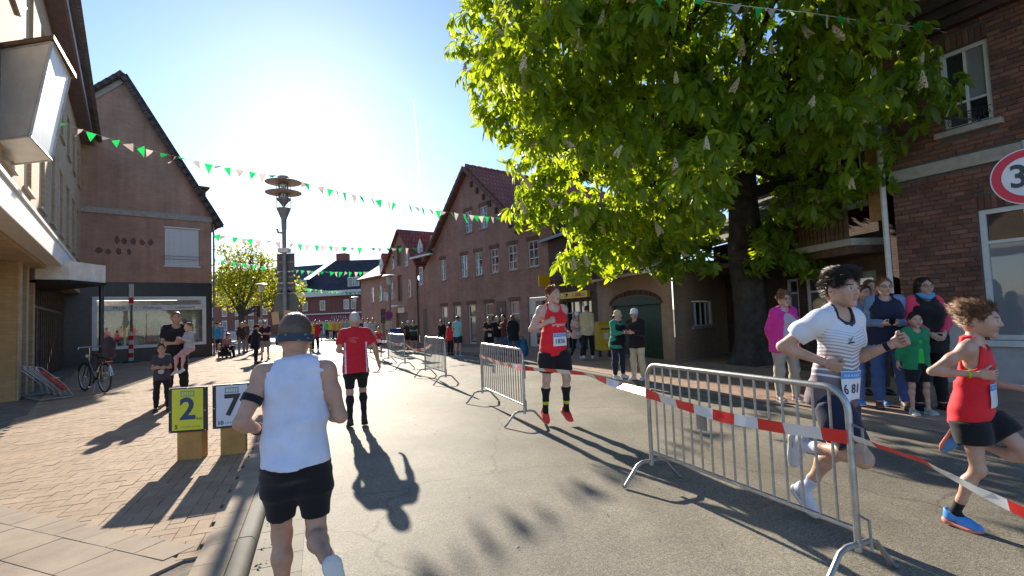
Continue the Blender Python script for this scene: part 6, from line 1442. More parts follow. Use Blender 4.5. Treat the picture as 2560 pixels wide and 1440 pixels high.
bystander('person in a cream jacket seen from behind near the yellow post box', 1.66, gxy(1472, 900), (.25, .95), ('jacket', CREAM), ('trousers', BLK), ('short', H_DK), WALK, 'f', 1.05, 'fair', .018, shoe=(SH_W, SO_W))
# father with girl on his arm, and boy
FATH = dict(uaL=(.18, .12, -1), faL=(-.55, .85, .05), uaR=(.2, .1, -1), faR=(-.7, .75, -.05), handL='grip', handR='grip', palmL=(-.2, 0, 1), palmR=(-.2, -.4, .8), lean=-2)
fa = bystander('bald bearded man in black holding the little girl on his arm', h_px(441, 1004, 780, PZ), gxy(441, 1004), (.62, -.8), ('tee', BLK), ('trousers', BLK), ('buzz', H_BR), FATH, 'm', 1.06, 'tan', .014)
GIRL = dict(lean=0, uaL=(.3, .5, -.8), faL=(-.3, .8, .3), uaR=(.2, .4, -.9), faR=(-.4, .8, .2), thL=(.25, .8, -.5), caL=(0, .1, -1), thR=(.2, .7, -.6), caR=(.0, .05, -1), ftL=(0, .9, -.4), ftR=(0, .9, -.4))
v = fa.J['pel']; M_ = Matrix.Rotation(hd(.62, -.8), 3, 'Z'); gl = M_ @ Vector((-.20, .21, 0)); xy = gxy(441, 1004)
def girl_fig():
    f = figure('little girl in a grey top and pink leggings carried on the man\'s arm', 1.05, (xy[0] + gl.x, xy[1] + gl.y), hd(-.35, -.9), dict(GIRL, head=(10, 0)), 'c', .95, 'pale', .012, PZ, 0, 1.22, seat=1.06)
    finish_body(f, H_LB); hair(f, 'ponytail', H_LB); tshirt(f, fabric('light_grey', (.42, .42, .43)), -.06, .012, .6, .075, 0, .006, 5, .012, .02, 'sweater', long=.95); trousers(f, fabric('rose_pink', (.62, .32, .32)), .010, .010, wr=.002, hem=.6, name='leggings'); shoes(f, SH_W, SO_W); return f
girl_fig()
def tprint(f):
    mb = MB(); mb.prism([(.07 * math.cos(a) * (1 + .15 * math.sin(5 * a)), .06 * math.sin(a)) for a in np.linspace(0, 6.283, 18)[:-1]], 'z', 0, .001)
    cloth_print(f, 'print', mb.V, mb.F, fabric('print_pale', (.5, .45, .45)), 0, .10)
bystander('boy in a dark printed t-shirt standing in front of the bald man', h_px(405, 1029, 862, PZ), gxy(405, 1029), (.45, -.9), ('tee', fabric('charcoal', (.05, .045, .055))), ('trousers', BLK), ('short', H_BR), FOLD, 'c', .92, 'tan', .013, extra=tprint, hs=1.14)
# far left group by the corner of the shop house
bystander('man in a bright blue jacket and cap at the corner of the shop house', h_px(541, 884, 806, PZ), gxy(541, 884), (.8, -.5), ('jacket', BLUE), ('shorts', BLK), ('short', H_DK), POCK, 'm', 1.0, 'fair', .022, extra=lambda f: cap(f, BLK))
bystander('person in grey behind the bright blue jacket', 1.66, gxy(549, 880), (.7, -.6), ('jacket', GREYF), ('trousers', NAVY), ('short', H_BR), POCK, 'f', 1.0, 'fair', .024)
SIT = dict(lean=22, uaL=(.2, .5, -.8), faL=(-.2, .9, -.1), uaR=(.2, .5, -.8), faR=(-.2, .9, -.1), thL=(.15, .95, .25), caL=(.05, .15, -1), thR=(.15, .95, .25), caR=(.05, .15, -1))
def sitter():
    p = gxy(562, 894); f = figure('person in a mauve top sitting low by the shop corner', 1.68, p, hd(.85, -.5), dict(SIT, head=(0, -10)), 'f', 1.05, 'fair', .022, PZ, seat=.40)
    finish_body(f, H_RD); hair(f, 'curly', H_RD); tshirt(f, MAUVE, -.1, .014, .6, .07, 0, .006, 3); trousers(f, BLK); shoes(f, SH_B, SO_B)
    mb = MB(); mb.box(-.22, .22, -.2, .18, .06, .30, .02); st_ = mb.build('folding_stool', mat('stool_dark', (.03, .03, .035), .6), None)
    st_.location = (p[0], p[1], PZ); st_.rotation_euler = (0, 0, hd(.85, -.5)); tag(st_, 'low dark stool under the person in mauve', 'stool')
    mb = MB()
    for a, b in ((-.19, -.16), (.19, -.16), (-.19, .14), (.19, .14)): mb.box(a - .02, a + .02, b - .02, b + .02, 0.0, .07)
    mb.build('feet', mat('stool_dark', (.03, .03, .035)), st_)
sitter()
bystander('person in a dark brown jacket with blond hair in the plaza', h_px(604, 884, 806, PZ), gxy(604, 884), (.6, -.4), ('jacket', DKBR), ('trousers', GREYF), ('long', H_BL), POCK, 'f', 1.0, 'fair', .022)
bystander('person in brown beside the blond one in the plaza', 1.70, gxy(614, 881), (-.3, -.6), ('jacket', fabric('rust', (.12, .06, .04))), ('trousers', GREYF), ('short', H_BR), POCK, 'm', 1.0, 'fair', .024)
def bag(f):
    mb = MB(); mb.lathe([(.10, -.2), (.20, -.14), (.22, 0), (.17, .14), (.05, .2)], 12); W = np.array(mb.V) * np.array((.7, 1, 1)) + f.J['pel'] + np.array((-.30, -.1, .12)); mesh_obj('shoulder_bag', W, mb.F, BLK, f.root, True); cap(f, BLK)
bystander('woman in a long black coat and cap with a big black bag', h_px(640, 909, 812, PZ), gxy(640, 909), (.85, .35), ('coat', fabric('blue_black', (.012, .011, .022))), ('trousers', BLK), ('ponytail', H_DK), FOLD, 'f', 1.15, 'fair', .020, extra=bag)
bystander('man in a dark polo shirt and grey shorts facing the street', h_px(663, 899, 802, PZ), gxy(663, 899), (.5, -.8), ('tee', fabric('wine_black', (.04, .012, .025))), ('shorts', GREYF), ('short', H_BR), FOLD, 'm', 1.05, 'fair', .020)
bystander('person in a white cap behind the man in grey shorts', 1.70, gxy(651, 880), (.5, -.8), ('jacket', GREYF), ('trousers', BLK), ('short', H_BR), POCK, 'm', 1.0, 'fair', .026, extra=wcap)
# runners and helpers further down the street
bystander('far runner in a yellow top running away', 1.72, gxy(771, 898, 0), (-.36, .93), ('tee', YEL), ('runshorts', BLK), ('short', H_BR), RUN, 'm', 1.0, 'fair', .022, 0)
bystander('far marshal in a red jacket and dark trousers on the road', 1.70, gxy(789, 878, 0), (.3, -.9), ('jacket', RED), ('trousers', BLK), ('short', H_BR), POCK, 'm', 1.0, 'fair', .026, 0)
def fbib(f): bib(f, '', 0, .08, .2, .18, off=.03, fs=.08)
bystander('far oncoming runner in a red singlet with a white number', h_px(948, 898, 812, PZ), gxy(948, 898, 0), (.36, -.93), ('tank', REDP), ('runshorts', NAVY), ('short', H_BL), RUN, 'm', 1.0, 'fair', .020, 0, fbib, (SH_W, SO_W), air=.02)
far = [('white t-shirt', WHITE, 921, 866), ('purple t-shirt', fabric('purple', (.07, .03, .10)), 908, 862), ('pale t-shirt', fabric('pale_grey', (.5, .5, .5)), 933, 872), ('orange t-shirt', fabric('orange', (.6, .25, .05)), 838, 850), ('yellow t-shirt', YEL, 828, 848), ('navy t-shirt', NAVY, 800, 850), ('amber t-shirt', fabric('amber', (.55, .35, .06)), 847, 852), ('teal t-shirt', TEAL, 868, 850), ('rose t-shirt', fabric('rose', (.5, .15, .2)), 858, 846), ('lime t-shirt', LIME, 818, 845)]
for i, (nm, m, px, py) in enumerate(far):
    bystander('far %s figure in a %s among the crowd before the corner shop' % (('runner', 'standing')[i % 2 == 1 and i > 3], nm), 1.72, gxy(px, py, 0), (.36, -.93) if i < 3 else (random.uniform(-.5, .8), -.8), ('tee', m), ('runshorts' if i % 2 == 0 else 'trousers', (BLK, NAVY, GREYF)[i % 3]), ('short', (H_BR, H_DK, H_BL)[i % 3]), RUN if i < 3 else (STAND, POCK, FOLD)[i % 3], 'mf'[i % 2], 1.0, 'fair', .03, 0)
# people along the right-hand houses
bystander('person in an orange-brown top clapping by the blue bin', h_px(1008, 872, 806, PZ), gxy(1008, 872), (.3, -.9), ('tee', fabric('orange_brown', (.28, .12, .05))), ('trousers', DKBR), ('long', H_BL), CLAP, 'f', 1.05, 'fair', .022)
bystander('person in a white cap and brown top beside the orange-brown one', h_px(1022, 873, 802, PZ), gxy(1022, 873), (.2, -.9), ('tee', DKBR), ('shorts', BLK), ('short', H_BR), POCK, 'm', 1.0, 'fair', .022, extra=wcap)
bystander('man in a dark green t-shirt and black shorts by the house wall', h_px(1036, 875, 802, PZ), gxy(1036, 875), (-.2, -.9), ('tee', fabric('bottle_green', (.02, .07, .06))), ('shorts', BLK), ('short', H_DK), FOLD, 'm', 1.05, 'fair', .022)
bystander('person in black leaning by the first tall window', h_px(1106, 880, 800, PZ), gxy(1106, 880), (-.5, -.7), ('jacket', BLK), ('trousers', BLK), ('short', H_BR), POCK, 'm', 1.0, 'fair', .022)
bystander('person in a red jacket and black trousers left of the teal shirt', h_px(1126, 888, 806, PZ), gxy(1126, 888), (.6, .6), ('jacket', RED), ('trousers', BLK), ('long', H_DK), POCK, 'f', 1.0, 'fair', .020)
bystander('person in a teal t-shirt and dark shorts seen from behind', h_px(1146, 890, 790, PZ), gxy(1146, 890), (.5, .8), ('tee', fabric('aqua', (.22, .52, .54))), ('shorts', NAVY), ('short', H_DK), POCK, 'm', 1.02, 'fair', .020, shoe=(SH_BL, SO_W))
bystander('runner in a dark t-shirt with a paper number on the shorts', h_px(1224, 887, 792, PZ), gxy(1224, 887), (.3, -.9), ('tee', fabric('plum_black', (.03, .018, .028))), ('shorts', BLK), ('short', H_BR), FOLD, 'm', 1.05, 'fair', .020, extra=lambda f: bib(f, '', 0, -.04, .17, .16, off=.03, fs=.07))
bystander('grey haired person in a dark jacket talking by the poster', h_px(1246, 886, 790, PZ), gxy(1246, 886), (.5, -.6), ('jacket', BLK), ('trousers', GREYF), ('short', H_GR), FOLD, 'f', 1.05, 'fair', .020)
bystander('person in a wine jacket facing the grey haired one', h_px(1264, 888, 786, PZ), gxy(1264, 888), (-.6, -.3), ('jacket', fabric('wine', (.13, .03, .035))), ('trousers', JEAN), ('short', H_DK), FOLD, 'm', 1.0, 'fair', .020)
bystander('person in a long navy jacket with back to the street', h_px(1285, 892, 788, PZ), gxy(1285, 892), (-.2, .8), ('coat', fabric('midnight', (.012, .014, .022))), ('trousers', JEAN), ('long', H_BR), POCK, 'f', 1.05, 'fair', .018)
# ================================================================ street furniture and race kit
m_galv = mat('galvanised_steel', (.46, .46, .45), .38, .14, 12, .08, 90, metal=.85)
m_galvd = mat('galvanised_worn', (.34, .34, .32), .5, .18, 9, .12, 70, metal=.7)
m_tred = mat('tape_red', (.75, .03, .025), .35, .05); m_twhite = mat('tape_white', (.74, .75, .76), .3, .05)
def barrier(P, Q, label, hgt=1.06, nb=17, plate=True, zf=.20):
    P = Vector(P); Q = Vector(Q); L = (Q - P).length; r = empty('crowd_barrier', (P.x, P.y, 0), frame(P, Q), label, 'barrier', 'steel crowd barriers along the course')
    zb = .28; c = .13
    def bend(x, s): return [(x + s * c * (1 - math.cos(a)), 0, hgt - c + c * math.sin(a)) for a in np.linspace(0, math.pi / 2, 6)]
    pts = [(0, 0, .16)] + bend(0, 1) + bend(L, -1)[::-1] + [(L, 0, .16)]
    MB().tube(pts, .0195, 10).build('frame', m_galv, r, True, 40)
    MB().tube([(0, 0, zb), (L, 0, zb)], .0155, 8).build('bottom_rail', m_galv, r, True, 40)
    me = None
    for k in range(nb):
        x = L * (k + 1) / (nb + 1)
        if me is None: o_ = MB().tube([(0, 0, zb), (0, 0, hgt - .015)], .0085, 8).build('bar', m_galv, r, True, 40); me = o_.data
        else: o_ = link(bpy.data.objects.new('bar', me), r)
        o_.location.x = x
    for x in (0, L):      # bow-shaped foot across the barrier
        MB().tube([(x, -.31, .018), (x, -.29, .02), (x, -.15, zf - .02), (x, -.10, zf), (x, .10, zf), (x, .15, zf - .02), (x, .29, .02), (x, .31, .018)], .016, 8).build('foot', m_galvd, r, True, 40)
    MB().tube([(L + .018, 0, .86), (L + .07, 0, .85), (L + .075, 0, .66)], .009, 6).build('hook', m_galvd, r, True, 40); MB().tube([(L + .018, 0, .36), (L + .07, 0, .35), (L + .075, 0, .2)], .009, 6).build('hook', m_galvd, r, True, 40)
    if plate: MB().box(L * .335, L * .335 + .11, -.012, -.006, .60, .74).build('name_plate', m_galvd, r)
    return r
B1 = (gp(1632, 1208)[:2], gp(2152, 1452)[:2]); B2 = (gp(1207, 1006)[:2], gp(1313, 1064)[:2]); B3 = (gp(1064, 942)[:2], gp(1115, 961)[:2]); B4 = (gp(971, 909)[:2], gp(1013, 923)[:2]); B5 = ((-7.0, 23.6), (-6.1, 21.3)); B6 = ((-9.3, 29.6), (-8.4, 27.3))
barrier(*B1, 'nearest steel barrier in front of the striped runner', 1.06, 16); barrier(*B2, 'second steel barrier left of the oncoming red runner', 1.06, 19); barrier(*B3, 'third steel barrier, third from the viewer', 1.06, 15); barrier(*B4, 'fourth steel barrier from the viewer, right of the far red runner', 1.06, 15); barrier(*B5, 'fifth steel barrier from the viewer, beside the far runners', 1.06, 12, False); barrier(*B6, 'farthest steel barrier of the row', 1.06, 12, False)
def tape(pts, label, w=.075, seg=.30, sag=.0, tw=0.0, phase=0):
    """red and white barrier tape along a polyline, slightly twisted"""
    P = [Vector(p) for p in pts]; V = []; F = []; I = []; s_ = 0.0; step = .05; prev = None
    tot = 0
    for a, b in zip(P[:-1], P[1:]):
        n = max(2, int((b - a).length / step)); d = (b - a)
        side = Vector((d.y, -d.x, 0)).normalized()
        for i in range(n + (1 if b is P[-1] else 0)):
            t = i / n; p = a + d * t; p.z -= sag * 4 * t * (1 - t)
            L_ = tot + d.length * t; an = tw * math.sin(L_ * 1.7 + phase) + .25 * math.sin(L_ * 5.1); up = Vector((0, 0, 1)) * math.cos(an) + side * math.sin(an)
            V += [p - up * w / 2, p + up * w / 2 + side * .004 * math.sin(L_ * 40)]
            if len(V) > 2: k = len(V); F.append((k - 4, k - 2, k - 1, k - 3)); I.append(int((L_ + phase) / seg) % 2)
        tot += d.length
    o_ = mesh_obj('barrier_tape', V, F, [m_tred, m_twhite], None, True, I); tag(o_, label, 'tape'); return o_
def bpt(B, t, z): p = Vector(B[0]) + (Vector(B[1]) - Vector(B[0])) * t; return Vector((p.x, p.y, z))
off = Vector((-.03, -.01, 0))
dB = (Vector(B1[1]) - Vector(B1[0])).normalized(); nB = Vector((-dB.y, dB.x)); nB = nB if nB.dot(Vector(B1[0])) < 0 else -nB; nb3 = Vector((nB.x, nB.y, 0)) * .028
tape([bpt(B1, .0, .80) + nb3, bpt(B1, .25, .765) + nb3, bpt(B1, .5, .745) + nb3, bpt(B1, .75, .76) + nb3, bpt(B1, 1.0, .79) + nb3], 'red and white tape along the nearest barrier', .078, .21, 0, .12)
tape([bpt(B2, 1.0, .80), (at(1460, 934, 6.0)), (at(1545, 962, 5.2)), bpt(B1, 0, .80)], 'red and white tape from the second to the nearest barrier', .07, .27, .0, .9)
tape([bpt(B1, 1, .79), at(2300, 1150, 2.45), at(2450, 1230, 2.2), at(2600, 1300, 2.0)], 'red and white tape leaving the nearest barrier to the right', .052, .30, .0, .6, 1.0)
tape([bpt(B2, .0, .84) + off, bpt(B2, .5, .80) + off, bpt(B2, 1, .80) + off], 'red and white tape along the second barrier', .07, .2, 0, .5)
tape([bpt(B4, 1, .8), at(1035, 876, 14.8), at(1060, 874, 14.2), bpt(B3, .35, .86)], 'sagging red and white tape between third and fourth barrier', .10, .3, .0, .5)
tape([bpt(B5, 1, .85), bpt(B4, 0, .8), bpt(B4, 1, .8)], 'red and white tape between fourth and fifth barrier', .10, .3, .08, .4)
# ---------------------------------------------------------------- kilometre boards
m_board = mat('board_black', (.02, .018, .02), .5, .15); m_box = mat('plywood_box', (.42, .22, .055), .6, .12, 7, .15)
def km_board(px, py, num, colour, ink, label, foot, lead, rz=.22):
    p = gp(px, py, PZ); r = empty('kilometre_board', (p.x, p.y, PZ), rz, label, 'sign')
    mb = MB(); mb.box(-.125, .125, -.06, .10, 0, .42, .004); mb.build('plywood_stand', m_box, r)
    mb = MB(); mb.box(-.195, .195, -.094, -.062, .31, .80, .003); b_ = mb.build('board', m_board, r)
    mb = MB(); mb.box(-.158, .158, -.098, -.0945, .335, .785); s_ = mb.build('sheet', colour, b_)
    text(num, .33, ink, s_, (-.0, -.1, .555), ext=.001, bold=.008); text('km', .05, ink, s_, (.12, -.1, .455), ext=.001); text(foot, .06, ink, s_, (-.115, -.1, .372), ext=.001, bold=.002); strokes(s_, 'small_print', ink, -.07, .13, .368, .018, -.0985, 12, 4)
    mb = MB(); mb.box(-.07, .07, -.1, -.0985, .70, .765); mb.build('emblem', mat('emblem_green_grey', (.25, .33, .22), .6), s_)
    for k in range(5): MB().box(-.055 + k * .024, -.04 + k * .024, -.1015, -.1003, .712, .75).build('emblem_figure', colour, s_)
    for x, z in ((-.18, .325), (.18, .325), (-.18, .79), (.18, .79), (-.178, .54), (.178, .54), (0, .793)): MB().tube([(x, -.1, z), (x, -.09, z)], .006, 6).build('rivet', m_white, b_)
    return r
km_board(480, 1146, '2', mat('sheet_yellow', (.62, .60, .03), .55, .04), mat('ink_navy', (.015, .05, .13), .5), 'yellow kilometre 2 board on a plywood stand', '5', 'Kilometer-Lauf', .16)
km_board(585, 1133, '7', mat('sheet_white', (.62, .62, .68), .55, .04), mat('ink_black', (.02, .02, .025), .5), 'white kilometre 7 board half hidden by the runner\'s arm', '10', 'Kilometer-Lauf', .34)
# ---------------------------------------------------------------- lamp post with the backs of traffic signs
m_pole = mat('lamp_grey', (.24, .24, .25), .5, .12, metal=.3); m_hat = mat('lamp_disc', (.36, .29, .25), .6, .1); m_signback = mat('sign_back_grey', (.12, .11, .115), .6, .12)
p = at(716, 980, 11.6); LP = empty('street_lamp', (p.x, p.y, PZ), 0, 'tall street lamp with two discs and traffic sign backs, behind the white runner', 'street lamp')
ZT = at(716, 448, 11.6).z - PZ; zs = lambda y: at(706, y, 11.6).z - PZ
MB().tube([(0, 0, 0), (0, 0, 1.0), (0, 0, 1.02), (0, 0, ZT - 1.15)], [.066, .066, .05, .046], 14).build('pole', m_pole, LP, True, 40)
mb = MB(); mb.lathe([(.055, ZT - 1.2), (.06, ZT - .95), (.15, ZT - .72), (.155, ZT - .69), (.06, ZT - .69)], 20); mb.build('head_base', m_pole, LP, True, 30)
mb = MB(); mb.lathe([(.13, ZT - .52), (.155, ZT - .50), (.16, ZT - .46), (.02, ZT - .66)], 20); mb.build('cone', m_pole, LP, True, 30)
mb = MB(); mb.lathe([(.105, ZT - .46), (.115, ZT - .1), (.10, ZT - .08)], 20); mb.build('glass_cylinder', clear_glass(), LP, True, 30)
mb = MB(); mb.lathe([(.06, ZT - .42), (.07, ZT - .3), (.05, ZT - .12)], 12); mb.build('bulb', m_white, LP, True)
for z in (ZT - .32, ZT - .07): mb = MB(); mb.lathe([(.12, z - .03), (.395, z - .012), (.40, z), (.3, z + .03), (.12, z + .045)], 36); mb.build('disc', m_hat, LP, True, 30)
mb = MB(); mb.lathe([(.14, ZT - .02), (.15, ZT + .02), (.11, ZT + .07), (.02, ZT + .08)], 20); mb.build('top_cap', m_hat, LP, True, 30)
for k in range(4): a = k * math.pi / 2 + .4; MB().tube([(.15 * math.cos(a), .15 * math.sin(a), ZT - .7), (.15 * math.cos(a), .15 * math.sin(a), ZT - .05)], .007, 5).build('rod', m_pole, LP)
MB().tube([(-.05, -.0, zs(582)), (-.12, -.03, zs(582)), (-.15, -.03, zs(572))], .025, 7).build('camera_bracket', m_pole, LP)
MB().box(-.12, .12, -.09, .09, zs(632), zs(621), .01).build('clamp_box', m_offw, LP)
def signback(y0, y1, w, nm):
    MB().box(-w / 2, w / 2, .062, .07, zs(y1), zs(y0), .002).build(nm, m_signback, LP); MB().box(-w / 2 + .02, w / 2 - .02, .058, .0615, zs((y0 + y1) / 2 + 2), zs((y0 + y1) / 2 - 2)).build('mounting_rail', m_pole, LP)
    MB().box(-w / 2, w / 2, .045, .06, zs(y1) - .015, zs(y1)).build('edge_rail', m_galv, LP)
signback(633, 677, .42, 'sign_plate'); signback(680, 706, .36, 'sign_plate'); signback(708, 732, .42, 'sign_plate')
zc = zs(758); MB().prism([(.30 * math.cos(a), zc + .30 * math.sin(a)) for a in np.linspace(0, 6.283, 33)[:-1]], 'y', .062, .07).build('round_sign', mat('sign_back_green_grey', (.11, .12, .105), .6), LP)
m_card = mat('cardboard', (.50, .32, .19), .8, .08); 
for nm, px0, px1, y0, y1, t in (('cardboard_sign', 686, 703, 780, 812, -.1), ('cardboard_sign', 710, 734, 774, 812, .15)):
    a = at(px0, y1, 11.55); b = at(px1, y0, 11.55); mb = MB(); mb.box(0, (b.x - a.x), -.004, .004, 0, b.z - a.z); o = mb.build(nm, m_card, None); o.location = (a.x, a.y - .08, a.z); o.rotation_euler = (0, t, 0); tag(o, 'left cardboard sign tied to the lamp post' if px0 < 700 else 'right cardboard sign tied to the lamp post', 'cardboard sign')
# smaller lamps further away
def small_lamp(px, py_top, depth, label, hgt=None):
    p = at(px, 820, depth); zt = at(px, py_top, depth).z; r = empty('park_lamp', (p.x, p.y, 0), 0, label, 'street lamp', 'small lamps at the far end of the street')
    MB().tube([(0, 0, 0), (0, 0, zt - .5)], [.07, .045], 10).build('pole', m_pole, r, True); mb = MB(); mb.lathe([(.06, zt - .55), (.12, zt - .5), (.14, zt - .12), (.12, zt - .1)], 14); mb.build('lantern', mat('lantern_glass', (.55, .58, .6), .3), r, True, 40)
    mb = MB(); mb.lathe([(.14, zt - .1), (.36, zt - .08), (.2, zt - .01), (.03, zt)], 18); mb.build('hood', m_pole, r, True, 40); return r
small_lamp(654, 708, 30, 'small lamp in front of the yellow-green tree'); small_lamp(976, 686, 26, 'small lamp beside the warehouse with a pennant flag'); small_lamp(889, 741, 45, 'small lamp in front of the far corner shop')
# pennant and signs on the lamp by the warehouse
p = at(976, 820, 26); a = at(954, 727, 26); b = at(970, 748, 26)
mb = MB(); V = []; 
for i in range(7):
    for j in range(5): V.append((a.x + (b.x - a.x) * i / 6, a.y + .06 * math.sin(i * 1.2 + j * .5), a.z + (b.z - a.z) * j / 4 - .02 * i))
F = [(i * 5 + j, (i + 1) * 5 + j, (i + 1) * 5 + j + 1, i * 5 + j + 1) for i in range(6) for j in range(4)]
o = mesh_obj('pennant', V, F, [fabric('flag_green', (.25, .55, .42)), fabric('flag_white', (.7, .7, .68))], None, True, [1 if i > 1 else 0 for i in range(6) for j in range(4)]); tag(o, 'green and white flag on the lamp by the warehouse', 'flag')
p = at(974, 845, 25.0); r = empty('no_parking_sign', (p.x, p.y, PZ), -.25, 'round red sign with a pale plate below beside the blue bin', 'sign'); zc = at(974, 789, 25).z - PZ
MB().tube([(0, 0, 0), (0, 0, zc + .3)], .03, 8).build('post', m_galvd, r); MB().prism([(.23 * math.cos(a), zc + .23 * math.sin(a)) for a in np.linspace(0, 6.283, 25)[:-1]], 'y', -.045, -.035).build('disc', mat('sign_red', (.55, .02, .03), .4), r)
MB().prism([(.16 * math.cos(a), zc + .16 * math.sin(a)) for a in np.linspace(0, 6.283, 25)[:-1]], 'y', -.05, -.0455).build('disc_field', mat('sign_blue', (.03, .09, .35), .4), r); MB().box(-.2, .2, -.045, -.035, zc - .68, zc - .27).build('plate', mat('plate_cream', (.5, .45, .35), .5), r)
p = at(989, 850, 24.5); r = empty('blue_bin', (p.x, p.y, PZ), .3, 'blue wheelie bin by the house wall', 'bin'); MB().box(-.26, .26, -.28, .28, .08, .95, .03).build('body', mat('bin_blue', (.02, .06, .28), .5), r); MB().box(-.28, .28, -.32, .3, .955, 1.03, .02).build('lid', mat('bin_blue', (.02, .06, .28)), r)
for x in (-.2, .2): mb = MB(); mb.tube([(x - .03, .24, .09), (x + .03, .24, .09)], .09, 12); mb.build('wheel', m_black, r)
def traffic_light(px, py, depth, label):
    p = at(px, py, depth); r = empty('traffic_light', (p.x, p.y, 0), .2, label, 'traffic light'); z = p.z
    MB().tube([(0, .12, 0), (0, .12, z + .45)], .05, 8).build('pole', m_pole, r); MB().box(-.14, .14, -.08, .08, z - .42, z + .42, .02).build('housing', m_black, r)
    for k in range(3): MB().tube([(0, -.085, z - .27 + .27 * k), (0, -.2, z - .25 + .27 * k)], [.1, .105], 14, cap=False).build('visor', m_black, r); MB().tube([(0, -.086, z - .27 + .27 * k), (0, -.083, z - .27 + .27 * k)], .09, 14).build('lens', mat(('lens_green', 'lens_amber', 'lens_red')[k], ((.01, .05, .03), (.07, .04, .01), (.07, .01, .01))[k], .3), r)
traffic_light(647, 778, 36, 'traffic light in front of the yellow-green tree'); traffic_light(958, 790, 30, 'traffic light left of the red round sign')
# white banner on a fence at the far left of the plaza
p = at(588, 828, 44); r = empty('banner_fence', (p.x, p.y, 0), .1, 'low fence with a white and red banner across the plaza', 'fence')
mb = MB(); mb.tube([(-2.0, 0, 1.12), (2.2, 0, 1.12)], .025, 6); mb.tube([(-2.0, 0, .15), (2.2, 0, .15)], .025, 6); mb.build('rails', m_galv, r)
for k in range(4): MB().tube([(-2.0 + 1.4 * k, 0, 0), (-2.0 + 1.4 * k, 0, 1.12)], .025, 6).build('post', m_galv, r)
bn = MB().box(-1.2, 1.9, -.04, -.03, .25, 1.05).build('banner', mat('banner_white', (.6, .58, .58), .6), r); strokes(bn, 'banner_lettering', mat('banner_red', (.5, .08, .1), .5), -.6, 1.3, .68, .3, -.042, 9, 3)
# ---------------------------------------------------------------- upright barrier arm near the shop
p = gp(328, 906, PZ); r = empty('barrier_post', (p.x, p.y, PZ), .3, 'slim upright red and white post in front of the display window', 'post'); zt = at(333, 710, p.y).z - PZ
for nm, z0, z1, m in (('lower_board', .02, 1.38, m_white), ('upper_board', zt - .95, zt, m_white)): MB().box(-.09, .09, -.02, .02, z0, z1, .003).build(nm, m, r)
MB().box(-.035, .035, .021, .06, .0, zt - .1).build('arm', m_galvd, r)
for z in (.22, .60, 1.0): MB().box(-.091, .091, -.0215, -.0195, z, z + .2).build('red_block', m_tred, r)
MB().box(-.091, .091, -.0215, -.0195, zt - .88, zt - .62).build('red_block', m_tred, r)
mb = MB(); mb.lathe([(.3, 0), (.29, .05), (.08, .07)], 20); mb.build('foot_plate', m_black, r, True, 30)
# ---------------------------------------------------------------- bicycle and bicycle stand
m_tyre = mat('tyre_black', (.018, .018, .018), .8); m_rim = mat('rim_aluminium', (.45, .45, .45), .35, .08, metal=.8); m_bike = mat('bike_frame_dark', (.03, .028, .03), .35, .1); m_chrome = mat('chrome', (.6, .6, .6), .2, .05, metal=1.0)
p = gp(262, 982, PZ); BK = empty('bicycle', (p.x, p.y, PZ), R(150), 'dark city bicycle with child seat parked in the rack under the canopy', 'bicycle')
def ring(c, r_, t_, n=32): return [(c[0] + r_ * math.cos(a), 0, c[2] + r_ * math.sin(a)) for a in np.linspace(0, 2 * math.pi, n + 1)[:-1]]
RW = .345
for cx in (0, 1.08):
    w_ = empty('wheel'); w_.parent = BK
    MB().tube(ring((cx, 0, RW), RW - .02, 0), .019, 8, closed=True).build('tyre', m_tyre, w_, True); MB().tube(ring((cx, 0, RW), RW - .045, 0), .012, 8, closed=True).build('rim', m_rim, w_, True)
    mb = MB()
    for k in range(24): a = k * math.pi / 12; mb.tube([(cx, .02 * (-1) ** k, RW), (cx + (RW - .05) * math.cos(a), 0, RW + (RW - .05) * math.sin(a))], .0018, 4)
    o = mb.build('spokes', m_chrome, w_); tag(o, kind='stuff'); MB().tube([(cx, -.04, RW), (cx, .04, RW)], .025, 10).build('hub', m_chrome, w_)
    mb = MB(); V = []; F = []
    for k in range(15):
        a = (R(10) + R(150) * k / 14) if cx == 0 else (R(20) + R(140) * k / 14)
        for y, dr in ((-.03, 0), (0, .012), (.03, 0)): V.append((cx - (RW + .02 + dr) * math.cos(a) * (1 if cx == 0 else -1), y, RW + (RW + .02 + dr) * math.sin(a)))
    for k in range(14):
        for j in range(2): F.append((k * 3 + j, k * 3 + j + 1, k * 3 + j + 4, k * 3 + j + 3))
    mesh_obj('mudguard', V, F, m_bike if cx else m_chrome, BK, True)
mb = MB(); mb.tube([(.42, 0, .29), (.30, 0, .82)], .017, 8); mb.tube([(.42, 0, .29), (.62, 0, .42), (.88, 0, .72)], .019, 8); mb.tube([(0, .045, RW), (.42, .045, .29)], .011, 6); mb.tube([(0, -.045, RW), (.42, -.045, .29)], .011, 6); mb.tube([(0, .045, RW), (.31, .01, .76)], .010, 6); mb.tube([(0, -.045, RW), (.31, -.01, .76)], .010, 6); mb.tube([(1.08, .04, RW), (.93, .035, .62), (.87, 0, .74)], .012, 6); mb.tube([(1.08, -.04, RW), (.93, -.035, .62), (.87, 0, .74)], .012, 6); mb.build('frame', m_bike, BK, True)
mb = MB(); mb.tube([(.88, 0, .72), (.83, 0, .95), (.83, 0, 1.05)], .014, 8); mb.tube([(.66, .29, 1.02), (.78, .24, 1.08), (.85, .1, 1.08), (.85, -.1, 1.08), (.78, -.24, 1.08), (.66, -.29, 1.02)], .012, 8); mb.build('handlebar', m_chrome, BK, True)
for y in (.29, -.29): MB().tube([(.66, y, 1.02), (.55, y * 1.02, 1.0)], .017, 8).build('grip', m_black, BK, True)
